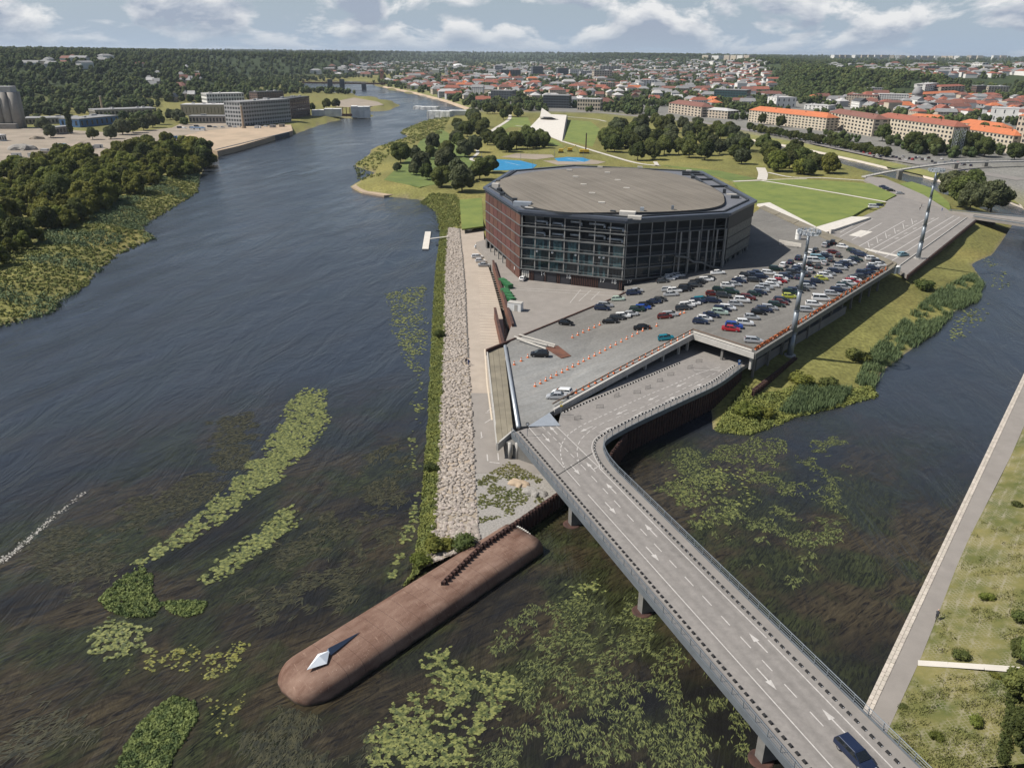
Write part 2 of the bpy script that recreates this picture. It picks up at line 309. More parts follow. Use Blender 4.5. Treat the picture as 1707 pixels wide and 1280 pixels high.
def vcol_mat(name, attr, bump=0.4, bs=1.2):
    m = bpy.data.materials.new(name); m.use_nodes = True; n = m.node_tree.nodes; l = m.node_tree.links; b = n['Principled BSDF']; b.inputs['Roughness'].default_value = 0.95; b.inputs['Specular IOR Level'].default_value = 0.2
    a = n.new('ShaderNodeAttribute'); a.attribute_name = attr; g = n.new('ShaderNodeNewGeometry')
    t = n.new('ShaderNodeTexNoise'); t.inputs['Scale'].default_value = 0.9; t.inputs['Detail'].default_value = 8; l.new(g.outputs['Position'], t.inputs['Vector'])
    mr = n.new('ShaderNodeMapRange'); mr.inputs['From Min'].default_value = 0.3; mr.inputs['From Max'].default_value = 0.7; mr.inputs['To Min'].default_value = 0.65; mr.inputs['To Max'].default_value = 1.35; l.new(t.outputs['Fac'], mr.inputs['Value'])
    v = n.new('ShaderNodeVectorMath'); v.operation = 'SCALE'; l.new(a.outputs['Color'], v.inputs[0]); l.new(mr.outputs[0], v.inputs['Scale']); l.new(v.outputs[0], b.inputs['Base Color'])
    t2 = n.new('ShaderNodeTexNoise'); t2.inputs['Scale'].default_value = bs; l.new(g.outputs['Position'], t2.inputs['Vector']); q = n.new('ShaderNodeBump'); q.inputs['Strength'].default_value = bump; q.inputs['Distance'].default_value = 0.5
    l.new(t2.outputs['Fac'], q.inputs['Height']); l.new(q.outputs[0], b.inputs['Normal']); MATS[name] = m; return m
gme = grid_mesh('ground', GX, GY, GZ, vcol_mat('ground_cover', 'cover'))
at = gme.color_attributes.new('cover', 'FLOAT_COLOR', 'POINT'); at.data.foreach_set('color', np.concatenate([np.clip(colr, 0, 1), np.ones(colr.shape[:2] + (1,))], -1).astype(np.float32).ravel())
def G(px, py):                          # where the ray of this spot meets the ground
    d = ray(px, py); hd = math.hypot(d[0], d[1]); j = (math.atan2(d[0], d[1]) - az[0]) / (az[1] - az[0]); j0 = int(min(max(j, 0), len(az) - 2)); f = j - j0
    g = np.maximum(GZ[:, j0] * (1 - f) + GZ[:, j0 + 1] * f, 0); dz = CAM_H + d[2] * rr / hd - g; k = np.nonzero(dz <= 0)[0]; i = int(k[0]) if len(k) else len(rr) - 1
    r = rr[i] if i == 0 or not len(k) else rr[i - 1] + (rr[i] - rr[i - 1]) * dz[i - 1] / (dz[i - 1] - dz[i]); x, y = d[0] * r / hd, d[1] * r / hd
    return Vector((x, y, max(0.0, gh(x, y))))
go = bpy.data.objects.new('ground', gme); col.objects.link(go); tag(go, 'grassy river banks, valley floor and far hills', 'ground', kind='structure')

# water surface: dark river over weed beds, ripples drawn out along the current
m = bpy.data.materials.new('river_water'); m.use_nodes = True; n = m.node_tree.nodes; l = m.node_tree.links; b = n['Principled BSDF']
g = n.new('ShaderNodeNewGeometry')
def mapn(sc3, rz):
    a = n.new('ShaderNodeMapping'); a.vector_type = 'TEXTURE'; a.inputs['Rotation'].default_value = (0, 0, rz); a.inputs['Scale'].default_value = sc3; l.new(g.outputs['Position'], a.inputs[0]); return a.outputs[0]
def noi(v, s, d=6, ro=0.6, dist=0.0):
    a = n.new('ShaderNodeTexNoise'); a.inputs['Scale'].default_value = s; a.inputs['Detail'].default_value = d; a.inputs['Roughness'].default_value = ro; a.inputs['Distortion'].default_value = dist; l.new(v, a.inputs['Vector']); return a.outputs['Fac']
def ramp(f, p0, c0, p1, c1):
    a = n.new('ShaderNodeValToRGB'); e = a.color_ramp.elements; e[0].position = p0; e[0].color = (*c0, 1); e[1].position = p1; e[1].color = (*c1, 1); l.new(f, a.inputs[0]); return a.outputs[0]
def mixc(f, a, b_, mode='MIX'):
    q = n.new('ShaderNodeMix'); q.data_type = 'RGBA'; q.blend_type = mode
    for i, v in ((0, f), (6, a), (7, b_)):
        if isinstance(v, (int, float)): q.inputs[i].default_value = v
        elif isinstance(v, tuple): q.inputs[i].default_value = (*v, 1)
        else: l.new(v, q.inputs[i])
    return q.outputs[2]
flow = R(38)
st = noi(mapn((4.5, 0.8, 1), flow), 0.75, 10, 0.72, 1.8)           # strands of weed trailing with the current
st2 = noi(mapn((3.2, 0.6, 1), flow + 0.3), 0.9, 10, 0.74, 2.0)
beds = noi(mapn((2, 1, 1), flow), 0.035, 5, 0.6, 0.6)           # where the weed beds lie
bedm = ramp(beds, 0.36, (0, 0, 0), 0.52, (1, 1, 1))
deep = (0.028, 0.035, 0.047); weedc = ramp(st, 0.40, (0.012, 0.010, 0.008), 0.68, (0.070, 0.056, 0.031)); weedg = ramp(st2, 0.42, (0.009, 0.010, 0.006), 0.68, (0.056, 0.064, 0.026))
which = ramp(noi(mapn((1, 1, 1), 0), 0.06, 3), 0.45, (0, 0, 0), 0.55, (1, 1, 1))
wc = mixc(which, weedc, weedg); camd = n.new('ShaderNodeVectorMath'); camd.operation = 'LENGTH'; l.new(g.outputs['Position'], camd.inputs[0])
# the weed shallows lie round the tip of the island; the channel upstream is deep
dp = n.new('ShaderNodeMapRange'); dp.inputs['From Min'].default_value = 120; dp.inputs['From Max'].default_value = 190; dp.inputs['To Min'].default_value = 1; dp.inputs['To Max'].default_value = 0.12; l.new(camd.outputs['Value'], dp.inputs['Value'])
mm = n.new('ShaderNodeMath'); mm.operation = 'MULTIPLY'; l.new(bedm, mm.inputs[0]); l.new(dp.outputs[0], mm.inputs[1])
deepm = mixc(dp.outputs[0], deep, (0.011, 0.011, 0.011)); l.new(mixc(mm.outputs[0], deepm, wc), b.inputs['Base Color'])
b.inputs['IOR'].default_value = 1.33; b.inputs['Specular IOR Level'].default_value = 0.5
rg = ramp(noi(mapn((3, 1, 1), R(75)), 0.02, 6, 0.65, 0.4), 0.40, (0.10,) * 3, 0.62, (0.26,) * 3); l.new(rg, b.inputs['Roughness'])
bp1 = n.new('ShaderNodeBump'); bp1.inputs['Strength'].default_value = 0.26; bp1.inputs['Distance'].default_value = 0.5; wind = n.new('ShaderNodeMath'); wind.operation = 'MULTIPLY'; l.new(noi(mapn((2.2, 1, 1), R(70)), 0.55, 8, 0.66, 0.6), wind.inputs[0]); l.new(ramp(noi(mapn((2.6, 1, 1), R(65)), 0.022, 5, 0.6, 1.0), 0.38, (.25,) * 3, 0.60, (1.3,) * 3), wind.inputs[1]); l.new(wind.outputs[0], bp1.inputs['Height'])   # smooth slicks between wind-ruffled patches
bp2 = n.new('ShaderNodeBump'); bp2.inputs['Strength'].default_value = 0.55; bp2.inputs['Distance'].default_value = 1.6; l.new(noi(mapn((3, 1, 1), R(80)), 0.10, 6, 0.66, 0.8), bp2.inputs['Height']); l.new(bp1.outputs[0], bp2.inputs['Normal'])
l.new(bp2.outputs[0], b.inputs['Normal']); MATS['river_water'] = m
q = MB(); q.quad((-3000, -200, 0), (3000, -200, 0), (3000, 2600, 0), (-3000, 2600, 0)); q.build('river', 'river_water', kind='structure', label='dark river with weed beds round the island tip', cat='river')

# ------------------------------------------------------------------ fast meshes for what nobody could count
def np_mesh(name, V, F, m, smooth=False):
    V = np.asarray(V, np.float32); F = np.asarray(F, np.int32); k = F.shape[1]
    me = bpy.data.meshes.new(name); me.vertices.add(len(V)); me.vertices.foreach_set('co', V.ravel())
    me.loops.add(F.size); me.loops.foreach_set('vertex_index', F.ravel()); me.polygons.add(len(F))
    me.polygons.foreach_set('loop_start', np.arange(0, F.size, k, dtype=np.int32)); me.polygons.foreach_set('loop_total', np.full(len(F), k, np.int32))
    if smooth: me.polygons.foreach_set('use_smooth', np.ones(len(F), bool))
    me.materials.append(MATS[m] if isinstance(m, str) else m); me.update(calc_edges=True); return me
def stuff(name, me, label=None, cat=None, parent=None):
    o = bpy.data.objects.new(name, me); col.objects.link(o); o.parent = parent
    return tag(o, label, cat, None, 'stuff')
def blades(pts, k, h, wd, lean, seed=0, bend=None):
    """k pointed blades (two quads each) growing from every point; bend = (dx, dy) common lean"""
    g = np.random.default_rng(seed); p = np.repeat(np.asarray(pts, float), k, 0); n = len(p)
    a = g.uniform(0, 2 * np.pi, n); H = g.uniform(h * 0.55, h * 1.2, n); ln = g.uniform(0.2, 1, n) * lean
    p[:, 0] += g.normal(0, wd * 2.2, n); p[:, 1] += g.normal(0, wd * 2.2, n)
    dx, dy = np.cos(a) * ln * H, np.sin(a) * ln * H
    if bend: dx += bend[0] * H; dy += bend[1] * H
    b = a + np.pi / 2 + g.normal(0, .4, n); ux, uy = np.cos(b) * wd / 2, np.sin(b) * wd / 2
    z = np.zeros(n)
    v0 = p + np.stack([-ux, -uy, z - 0.05], 1); v1 = p + np.stack([ux, uy, z - 0.05], 1)
    md = p + np.stack([dx * .35, dy * .35, H * .65], 1); v2 = md + np.stack([ux * .8, uy * .8, z], 1); v3 = md - np.stack([ux * .8, uy * .8, z], 1); tp = p + np.stack([dx, dy, H], 1)
    V = np.stack([v0, v1, v2, v3, tp], 1).reshape(-1, 3); i = np.arange(n)[:, None] * 5
    F = np.concatenate([i + np.array([[0, 1, 2]]), i + np.array([[0, 2, 3]]), i + np.array([[3, 2, 4]])], 0); return V, F
def clumps(pts, rad, leaf, k, seed=0, flat=0.8):
    """round leafy clumps: k leaf quads over a dome of radius rad at every point"""
    g = np.random.default_rng(seed); p = np.repeat(np.asarray(pts, float), k, 0); n = len(p)
    rd = np.repeat(np.asarray(rad, float) if np.ndim(rad) else np.full(len(pts), rad), k)
    d = g.normal(size=(n, 3)); d[:, 2] = np.abs(d[:, 2]) * 0.9 + 0.05; d /= np.linalg.norm(d, axis=1)[:, None]
    c = p + d * (rd * g.uniform(0.55, 1.05, n))[:, None] * np.array([1, 1, flat]); nn = d + g.normal(0, .45, (n, 3)); nn /= np.linalg.norm(nn, axis=1)[:, None]
    t = np.cross(nn, g.normal(size=(n, 3))); t /= np.linalg.norm(t, axis=1)[:, None]; u = np.cross(nn, t); s = (leaf * g.uniform(.6, 1.3, n))[:, None]
    V = np.stack([c - t * s, c + u * s * .6, c + t * s, c - u * s * .6], 1).reshape(-1, 3); F = np.arange(n * 4).reshape(-1, 4); return V, F
def joinVF(*vf):
    Vs, Fs, o = [], [], 0
    for V, F in vf: Vs.append(V); Fs.append(F + o); o += len(V)
    return np.concatenate(Vs), np.concatenate(Fs)
def ribbon(mb, pts, wd, dz=0.0):
    pts = [Vector(p) for p in pts]
    for i in range(len(pts) - 1):
        a, b = pts[i], pts[i + 1]; d = (b - a); u = Vector((-d.y, d.x, 0)).normalized() * wd / 2; e = Vector((0, 0, dz))
        mb.quad(a - u + e, b - u + e, b + u + e, a + u + e)
    return mb
def along(pts, step, start=0.0):        # evenly spaced points and directions along a polyline
    out = []; acc = start
    for a, b in zip(pts[:-1], pts[1:]):
        a = Vector(a); b = Vector(b); L_ = (b - a).length; d = (b - a) / L_
        while acc <= L_: out.append((a + d * acc, math.atan2(d.y, d.x))); acc += step
        acc -= L_
    return out
def smooth_line(pts, n=6):              # Catmull-Rom through the points
    pts = [Vector(p) for p in pts]; q = [pts[0] * 2 - pts[1]] + pts + [pts[-1] * 2 - pts[-2]]; out = []
    for i in range(1, len(q) - 2):
        for k in range(n):
            t = k / n; a, b, c, d = q[i - 1], q[i], q[i + 1], q[i + 2]
            out.append(0.5 * ((2 * b) + (c - a) * t + (2 * a - 5 * b + 4 * c - d) * t * t + (3 * b - a - 3 * c + d) * t ** 3))
    return out + [pts[-1]]
def offset_line(pts, d):
    out = []
    for i, p in enumerate(pts):
        a = pts[max(0, i - 1)]; b = pts[min(len(pts) - 1, i + 1)]; t = (Vector(b) - Vector(a)); t.z = 0; t.normalize(); out.append(Vector(p) + Vector((-t.y, t.x, 0)) * d)
    return out

# ------------------------------------------------------------------ promenade, stone slope, green strip, gravel tip
ZP = 2.0
L_water = smooth_line(W([(735, 385), (727, 450), (722, 520), (718, 600), (715, 680), (708, 780), (700, 880), (690, 950), (672, 978)], 0.05), 4)
L_green = smooth_line(W([(746, 378), (742, 440), (741, 500), (740, 561), (737, 634), (734, 700), (732, 774), (724, 867), (716, 920), (706, 945)], 0.7), 4)
L_stone = smooth_line(W([(766, 382), (774, 460), (778, 540), (782, 620), (787, 690), (790.5, 774), (795, 844), (798, 905)], ZP), 4)
def lerp_line(pts, n):
    L_ = [0]
    for a, b in zip(pts[:-1], pts[1:]): L_.append(L_[-1] + (b - a).length)
    ts = np.linspace(0, L_[-1], n); return np.stack([np.interp(ts, L_, [p[i] for p in pts]) for i in range(3)], 1)
def loft(mb, A, B):
    o = len(mb.v); n = len(A); mb.v += [tuple(p) for p in A] + [tuple(p) for p in B]; mb.f += [(o + i, o + i + 1, o + n + i + 1, o + n + i) for i in range(n - 1)]; return mb
nL = 90; lw, lg, ls = lerp_line(L_water, nL), lerp_line(L_green, nL), lerp_line(L_stone, nL)
under = lw.copy(); under[:, 2] = -1.2
mat('strip_soil', (0.085, 0.105, 0.03), 0.95, 0.25, 0.4)
mb = MB(); loft(mb, lw, lg); loft(mb, under, lw); mb.build('river_bank', 'strip_soil', kind='structure')
mb = MB(); loft(mb, lg, ls); slope = mb.build('stone_slope', 'earth', kind='structure')
# grass and herbs of the green strip, between water and stones
g_ = np.random.default_rng(3); tt = g_.uniform(0, 1, 5200) * (nL - 1.01); ii = tt.astype(int); fr = (tt - ii)[:, None]; u_ = g_.uniform(0.0, 1.08, 5200)[:, None]
bp = (lw[ii] * (1 - fr) + lw[ii + 1] * fr) * (1 - u_) + (lg[ii] * (1 - fr) + lg[ii + 1] * fr) * u_
hts = 0.22 + 0.38 * (lattice_noise(bp[:, 0], bp[:, 1], 5, 9) + 1) / 2
V1, F1 = clumps(bp, hts * 1.0, 0.17, 18, 4, 0.9); stuff('bank_herbs', np_mesh('bank_herbs', V1, F1, 'bank_green'), 'yellow-green herbs along the island shore below the stones', 'herbs')
# the stones: the nearest as pieces, the rest as one mass
def stone_mesh(seed, n=10):
    g = random.Random(seed); bm = bmesh.new(); bmesh.ops.create_icosphere(bm, subdivisions=1, radius=1)
    for v in bm.verts:
        v.co *= g.uniform(0.72, 1.12); v.co.z *= 0.62; v.co.x *= 1.15
    me = bpy.data.meshes.new('stone'); bm.to_mesh(me); bm.free(); me.materials.append(MATS['stone']); return me
SM = [stone_mesh(i) for i in range(6)]
g_ = np.random.default_rng(8); nst = 6200; tt = g_.uniform(0, 1, nst) ** 1.0 * (nL - 1.01); ii = tt.astype(int); fr = (tt - ii)[:, None]; u_ = g_.uniform(0.0, 1.0, nst)[:, None]
sp = (lg[ii] * (1 - fr) + lg[ii + 1] * fr) * (1 - u_) + (ls[ii] * (1 - fr) + ls[ii + 1] * fr) * u_
sz = g_.uniform(0.24, 0.50, nst); order = np.argsort(sp[:, 1] * 1.0 - sz * 30)
for k in order[:300]:
    o = inst('stone', SM[k % 6], slope, (sp[k, 0], sp[k, 1], sp[k, 2] + 0.05), g_.uniform(0, 6.3), float(sz[k]) * 1.25)
Vs, Fs = [], []; o_ = 0
for q in range(6):
    base = np.array([v.co[:] for v in SM[q].vertices]); fc_ = np.array([p.vertices[:] for p in SM[q].polygons]); idx = [k for k in order[300:] if k % 6 == q]
    a = g_.uniform(0, 6.3, len(idx)); ca, sa = np.cos(a)[:, None], np.sin(a)[:, None]; s_ = sz[idx][:, None] * 1.12
    X = (base[None, :, 0] * ca - base[None, :, 1] * sa) * s_ + sp[idx][:, 0:1]; Y = (base[None, :, 0] * sa + base[None, :, 1] * ca) * s_ + sp[idx][:, 1:2]; Z = base[None, :, 2] * s_ + sp[idx][:, 2:3] + 0.05
    Vs.append(np.stack([X, Y, Z], -1).reshape(-1, 3)); Fs.append((fc_[None] + (np.arange(len(idx)) * len(base))[:, None, None]).reshape(-1, 3) + o_); o_ += len(idx) * len(base)
mat('stone_mass', (0.275, 0.240, 0.208), 0.9, 0.5, 2.0, detail=3)
stuff('stone_rubble', np_mesh('stone_rubble', np.concatenate(Vs), np.concatenate(Fs), 'stone_mass'), parent=slope)

prom = [(p[0], p[1]) for p in ls] + [(p.x, p.y) for p in W([(800, 912), (815, 905), (935, 828), (950, 800), (905, 745), (850, 640), (842, 575), (838, 530), (822, 470), (808, 425), (806, 379)], ZP)]
# promenade: tan paving upstream, greyer asphalt by the tip, then gravel and rough grass
split = P(786, 655, ZP).y
def clip_half(poly, y0, below):         # Sutherland-Hodgman against a line y = y0
    out = []
    for i in range(len(poly)):
        a, b = poly[i], poly[(i + 1) % len(poly)]; ia = (a[1] < y0) == below; ib = (b[1] < y0) == below
        if ia: out.append(a)
        if ia != ib: t = (y0 - a[1]) / (b[1] - a[1]); out.append((a[0] + t * (b[0] - a[0]), y0))
    return out
near = clip_half(prom, split, True); far_ = clip_half(prom, split, False); cut2 = P(793, 793, ZP).y; grey = clip_half(near, cut2 + 1.0, False); tip = clip_half(near, cut2 + 1.0, True)
MB().prism(far_, -1, ZP).build('promenade', 'promenade_tan', kind='structure'); MB().prism(grey, -1, ZP).build('promenade', 'promenade_grey', kind='structure'); MB().prism(tip, -1, ZP - 0.03).build('gravel_yard', 'gravel', kind='structure')
tg = scatter([(p.x, p.y) for p in W([(797, 800), (850, 768), (905, 800), (935, 826), (880, 850), (800, 872), (797, 840)], ZP)], 1500, 5)
tg = [(x, y, ZP - 0.03) for x, y in tg if lattice_noise(np.array([x]), np.array([y]), 5, 6)[0] + lattice_noise(np.array([x]), np.array([y]), 1.7, 7)[0] * .6 > -0.15]
stuff('rough_grass', np_mesh('rough_grass', *clumps(tg, .22, .13, 14, 2, .6), 'dry_grass'), 'patchy rough grass on the gravel tip by the bridge', 'grass')
for (px, py, s, lb, m_) in ((864, 806, (3.4, 2.2, .55), 'flat pale yellowish heap of sand on the gravel', 'sand'), (890, 821, (4.0, 2.3, .7), 'low grey heap of rubble beside the sand heap', 'gravel')):
    bm = bmesh.new(); bmesh.ops.create_icosphere(bm, subdivisions=4, radius=1); p = P(px, py, ZP)
    for v in bm.verts:
        v.co = Vector((v.co.x * s[0] * 0.6, v.co.y * s[1] * 0.6, max(-.05, v.co.z) * s[2])) * (1 + 0.25 * float(lattice_noise(np.array([v.co.x * 9]), np.array([v.co.y * 9]), 3, 5)[0]))
    me = bpy.data.meshes.new('heap'); bm.to_mesh(me); bm.free(); me.materials.append(MATS[m_]); o = inst('sand_heap' if m_ == 'sand' else 'rubble_heap', me, None, p - Vector((0, 0, .05)), -0.5); tag(o, lb, 'heap')
# dark edging stones along the promenade
edge = thing('promenade_edging', 'row of small dark edging stones between promenade and stone slope', 'edging', tuple(ls[0]))
em = MB().box((0, 0, 0.12), (0.42, 0.30, 0.26)).mesh('edging_stone', 'concrete_dark')
for p, a in along([Vector(x) for x in ls], 0.95)[:170]: inst('edging_stone', em, edge, p - edge.location, a)
# parking bays on the promenade
k = 0
for (y0, y1, n_, xl0, xr0, xl1, xr1) in ((452, 512, 17, 797, 822, 801, 843), (524, 572, 11, 799, 826, 801, 836)):
    for i in range(n_):
        t = i / (n_ - 1); y = y0 + (y1 - y0) * t; ribbon(MB(), [P(xl0 + (xl1 - xl0) * t, y, ZP), P(xr0 + (xr1 - xr0) * t, y + 1.0, ZP)], 0.22, 0.012).build('bay_marking', 'cream_line', kind='structure')
for pts in (((822, 440), (843, 515), (838, 516)), ((826, 516), (836, 575)), ((808, 582), (812, 640), (820, 700))): ribbon(MB(), W(pts, ZP), 0.35, 0.02).build('kerb_line', 'cream_line', kind='structure')
for pts in (((802, 720), (803, 729)), ((805, 728), (801, 730)), ((812, 686), (820, 680)), ((809, 688), (821, 687)), ((808, 705), (821, 697)), ((812, 757), (813, 768)), ((830, 755), (831, 767)), ((816, 770), (833, 772))): ribbon(MB(), W(pts, ZP), 0.22, 0.012).build('bay_marking', 'white_line', kind='structure')

# arena yard with its rusty retaining walls
ZY = 4.6
yard = [(p.x, p.y) for p in [P(822, 437, ZY), P(830, 450, ZY), P(853, 541, ZY), P(842, 572, ZY), P(858, 562, 5.9), P(1048, 486, 5.9)]] + [(60, 290), (10, 330), (-8, 322), (-15, 312)]
MB().prism(yard, 0, ZY).build('arena_yard', 'promenade_grey', kind='structure')
for pts, lb in (([(822, 434), (833, 470), (845, 510), (855, 540)], 'long rusty steel retaining wall between promenade and arena yard'), ([(825, 513), (831, 540), (839, 573)], 'short rusty steel wall near the sloping grey canopy')):
    t = thing('retaining_wall', lb, 'wall', P(*pts[0], ZY)); q = W(pts, ZY + 0.9)
    mb = MB()
    for a, b in zip(q[:-1], q[1:]): mb.beam(a, b, 0.5, 3.6)
    mb.build('wall_plate', 'rust', t); mb = MB()
    for a, b in zip(q[:-1], q[1:]): mb.beam(a + Vector((0, 0, .08)), b + Vector((0, 0, .08)), 0.75, 0.078)
    mb.build('coping', 'rust_dark', t)
for pts in (((858, 480), (1045, 489)), ((860, 483), (1030, 494)), ((985, 500), (1000, 486)), ((965, 502), (985, 484)), ((950, 505), (968, 483))): ribbon(MB(), W(pts, ZY), 0.2, 0.02).build('bay_marking', 'white_line', kind='structure')

# ------------------------------------------------------------------ rusty breakwater nose, its arrow, sheet piling
a0 = P(534, 1177, 0); b0 = P(903, 922, 0); ax = (b0 - a0).normalized(); an = Vector((-ax.y, ax.x, 0))
def PT(al, ac, z): v = a0 + ax * al + an * ac; return Vector((v.x, v.y, z))
bw = thing('breakwater', 'long rounded rusty steel breakwater jutting from the island tip', 'breakwater', PT(20, 4, 0))
NS = 34; rows = []
for i in range(NS + 1):
    t = i / NS; al = -1.9 + 45.5 * (t ** 1.35); s = al + 1.9
    rn = min(1, math.sqrt(max(0, 1 - (1 - min(1, s / 4.4)) ** 2)) ) if s < 4.4 else 1
    half = 4.4 * (0.34 + 0.66 * rn) if s < 4.4 else 4.4
    if s < 0.05: half = 1.3
    zt = 2.45 * (0.25 + 0.75 * min(1, rn * 1.1)) if s < 4.4 else 2.45
    cen = 4.2 + max(0, 6 - s) * 0.02; row = []
    for j in range(25):
        a = math.pi * j / 24; c_, s_ = math.cos(a), math.sin(a); e_ = 2 / 5.0
        row.append(PT(al, cen - half * math.copysign(abs(c_) ** e_, c_), -0.9 + (zt + 0.9) * abs(s_) ** (2 / 4.0)))
    rows.append(row)
mb = MB(); mb.v = [tuple(p) for r_ in rows for p in r_]; mb.f = [(i * 25 + j, (i + 1) * 25 + j, (i + 1) * 25 + j + 1, i * 25 + j + 1) for i in range(NS) for j in range(24)] + [tuple(i * 25 + j for i, j in [(0, j) for j in range(25)]), tuple(NS * 25 + j for j in reversed(range(25)))]
m = bpy.data.materials.new('breakwater_rust'); m.use_nodes = True; n = m.node_tree.nodes; l = m.node_tree.links; b = n['Principled BSDF']; b.inputs['Roughness'].default_value = 0.85; b.inputs['Specular IOR Level'].default_value = 0.25; g = n.new('ShaderNodeNewGeometry')
big = ramp(noi(mapn((2.5, 1, 1), math.atan2(ax.y, ax.x)), 0.45, 9, .68), 0.34, (0.105, 0.055, 0.038), 0.66, (0.215, 0.140, 0.106)); spk = ramp(noi(mapn((1, 1, 1), 0), 7.5, 3, 0.6), 0.66, (0, 0, 0), 0.74, (.8, .8, .8)); scr = ramp(noi(mapn((6, .5, 1), 2.2), 2.2, 3), 0.62, (0, 0, 0), 0.72, (0.5, 0.5, 0.5))
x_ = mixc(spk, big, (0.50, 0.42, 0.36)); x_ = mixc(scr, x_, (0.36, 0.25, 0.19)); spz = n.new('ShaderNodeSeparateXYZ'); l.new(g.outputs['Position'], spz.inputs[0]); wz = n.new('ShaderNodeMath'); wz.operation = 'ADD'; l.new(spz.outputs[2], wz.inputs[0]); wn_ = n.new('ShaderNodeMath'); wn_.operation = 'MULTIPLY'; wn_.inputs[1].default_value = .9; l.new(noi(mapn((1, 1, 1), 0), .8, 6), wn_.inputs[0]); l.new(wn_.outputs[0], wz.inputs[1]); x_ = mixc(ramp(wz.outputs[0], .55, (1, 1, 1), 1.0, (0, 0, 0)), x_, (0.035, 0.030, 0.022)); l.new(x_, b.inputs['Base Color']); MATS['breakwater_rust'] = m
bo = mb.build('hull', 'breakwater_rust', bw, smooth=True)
for al in np.arange(4.5, 43, 2.6):      # plate seams
    mb = MB(); pr = []
    for j in range(25):
        a = math.pi * j / 24; c_, s_ = math.cos(a), math.sin(a); pr.append(PT(al, 4.2 - 4.412 * math.copysign(abs(c_) ** (2 / 5.0), c_), -0.9 + (2.462 + 0.9) * abs(s_) ** (2 / 4.0)))
    for p, q in zip(pr[:-1], pr[1:]): mb.quad(p - ax * 0.02, q - ax * 0.02, q + ax * 0.02, p + ax * 0.02)
    mb.build('plate_seam', 'rust_dark', bw)
mb = MB(); e0, e1 = PT(43.6, 0.2, .2), PT(43.6, 6, 3.15)
for k in range(14): mb.box(PT(43.75, 0.4 + k * .42, 0.35 + 2.15 * (1 - (1 - k / 13) ** 3)), (0.3, 0.3, 0.3))
mb.build('end_rim', 'concrete_pale', bw)
# arrow
ar = thing('compass_arrow', 'silver faceted compass arrow lying on the nose of the rusty breakwater', 'sculpture', PT(1.6, 4.2, 2.4))
mat('arrow_silver', (0.72, 0.76, 0.80), 0.6, 0.03, 2, metal=0.0); mat('arrow_blue', (0.12, 0.17, 0.25), 0.5)
tipp, back, lft, rgt, rid = PT(.9, 3.7, 2.9), PT(4.9, 4.3, 3.0), PT(3.7, 5.2, 2.7), PT(3.4, 2.9, 2.7), PT(3.1, 4.0, 3.55)
MB().add([tipp, lft, back, rgt, rid, PT(3.1, 4.0, 2.55)], [(0, 4, 1), (1, 4, 2), (2, 4, 3), (3, 4, 0), (0, 1, 5), (1, 2, 5), (2, 3, 5), (3, 0, 5)]).build('arrow_head', 'arrow_silver', ar)
t0, t1 = PT(4.7, 4.3, 2.6), PT(10.0, 4.6, 2.5)
MB().add([t0 - an * .45, t0 + an * .45, t0 + Vector((0, 0, .9)), t1, t1 + Vector((0, 0, .08))], [(0, 1, 2), (0, 2, 4, 3), (1, 3, 4, 2), (0, 3, 1)]).build('arrow_tail', 'arrow_blue', ar)
# sheet piling
def pile_mesh(h):
    mb = MB(); pr = [(-.43, .22), (-.30, .22), (-.16, -.22), (.16, -.22), (.30, .22), (.43, .22)]; bk = [(.43, .34), (-.43, .34)]
    mb.prism(pr + bk, -h, 0); return mb.mesh('sheet_pile', 'rust_dark')
def pile_wall(name, lb, pts, h, step=0.86, coping=True, drop=None):
    t = thing(name, lb, 'wall', pts[0]); me = pile_mesh(h); al_ = along(pts, step)
    for i, (p, a) in enumerate(al_):
        z = 0.0 if drop is None else drop(i / len(al_)); inst('sheet_pile', me, t, p - t.location + Vector((0, 0, z + 0.07 * (i % 2))), a)
    if coping:
        mb = MB()
        for a, b in zip(pts[:-1], pts[1:]): mb.beam(a + Vector((0, 0, .16)) + Vector((-(b - a).y, (b - a).x, 0)).normalized() * .5, b + Vector((0, 0, .16)) + Vector((-(b - a).y, (b - a).x, 0)).normalized() * .5, .25, 0.2)
        mb.build('capping_beam', 'rust_dark', t)
    return t
pile_wall('sheet_pile_wall', 'dark rusty sheet pile wall from the breakwater to under the bridge', [PT(25.0, 3.6, 3.05), PT(34.8, 5.6, 3.15), PT(58, 6.6, 3.15)], 4.2, coping=False, drop=lambda t: 0.0 if t > .3 else -0.0)

# ------------------------------------------------------------------ parking deck
AV = [(-11.7, 301.9), (1.5, 255.9), (35.2, 242.5), (70.3, 254.1), (85.6, 278.4), (82.6, 352.3), (27.2, 368.3), (-1.8, 348.5)]   # arena corners
ZD0, ZD1 = 6.1, 10.2
pA = P(908, 700, ZD0); pB = P(1155, 558, ZD1)
def lined(p, a, b):                     # signed distance to the line a-b, positive to its right
    d = Vector((b[0] - a[0], b[1] - a[1])).normalized(); return (p[0] - a[0]) * d.y - (p[1] - a[1]) * d.x
def zdeck(x, y):
    da = lined((x, y), pA, AV[2]); db = -lined((x, y), pB, AV[3])
    if da <= 0: return ZD0
    if db <= 0: return ZD1
    return ZD0 + (ZD1 - ZD0) * da / (da + db)
def PD(px, py, dz=0.0):
    z = 8.0
    for _ in range(12): p = P(px, py, z); z = zdeck(p.x, p.y) + dz
    return Vector((p.x, p.y, z))
dk = thing('parking_deck', 'large grey parking deck on columns in front of the arena', 'parking deck', PD(1100, 520))
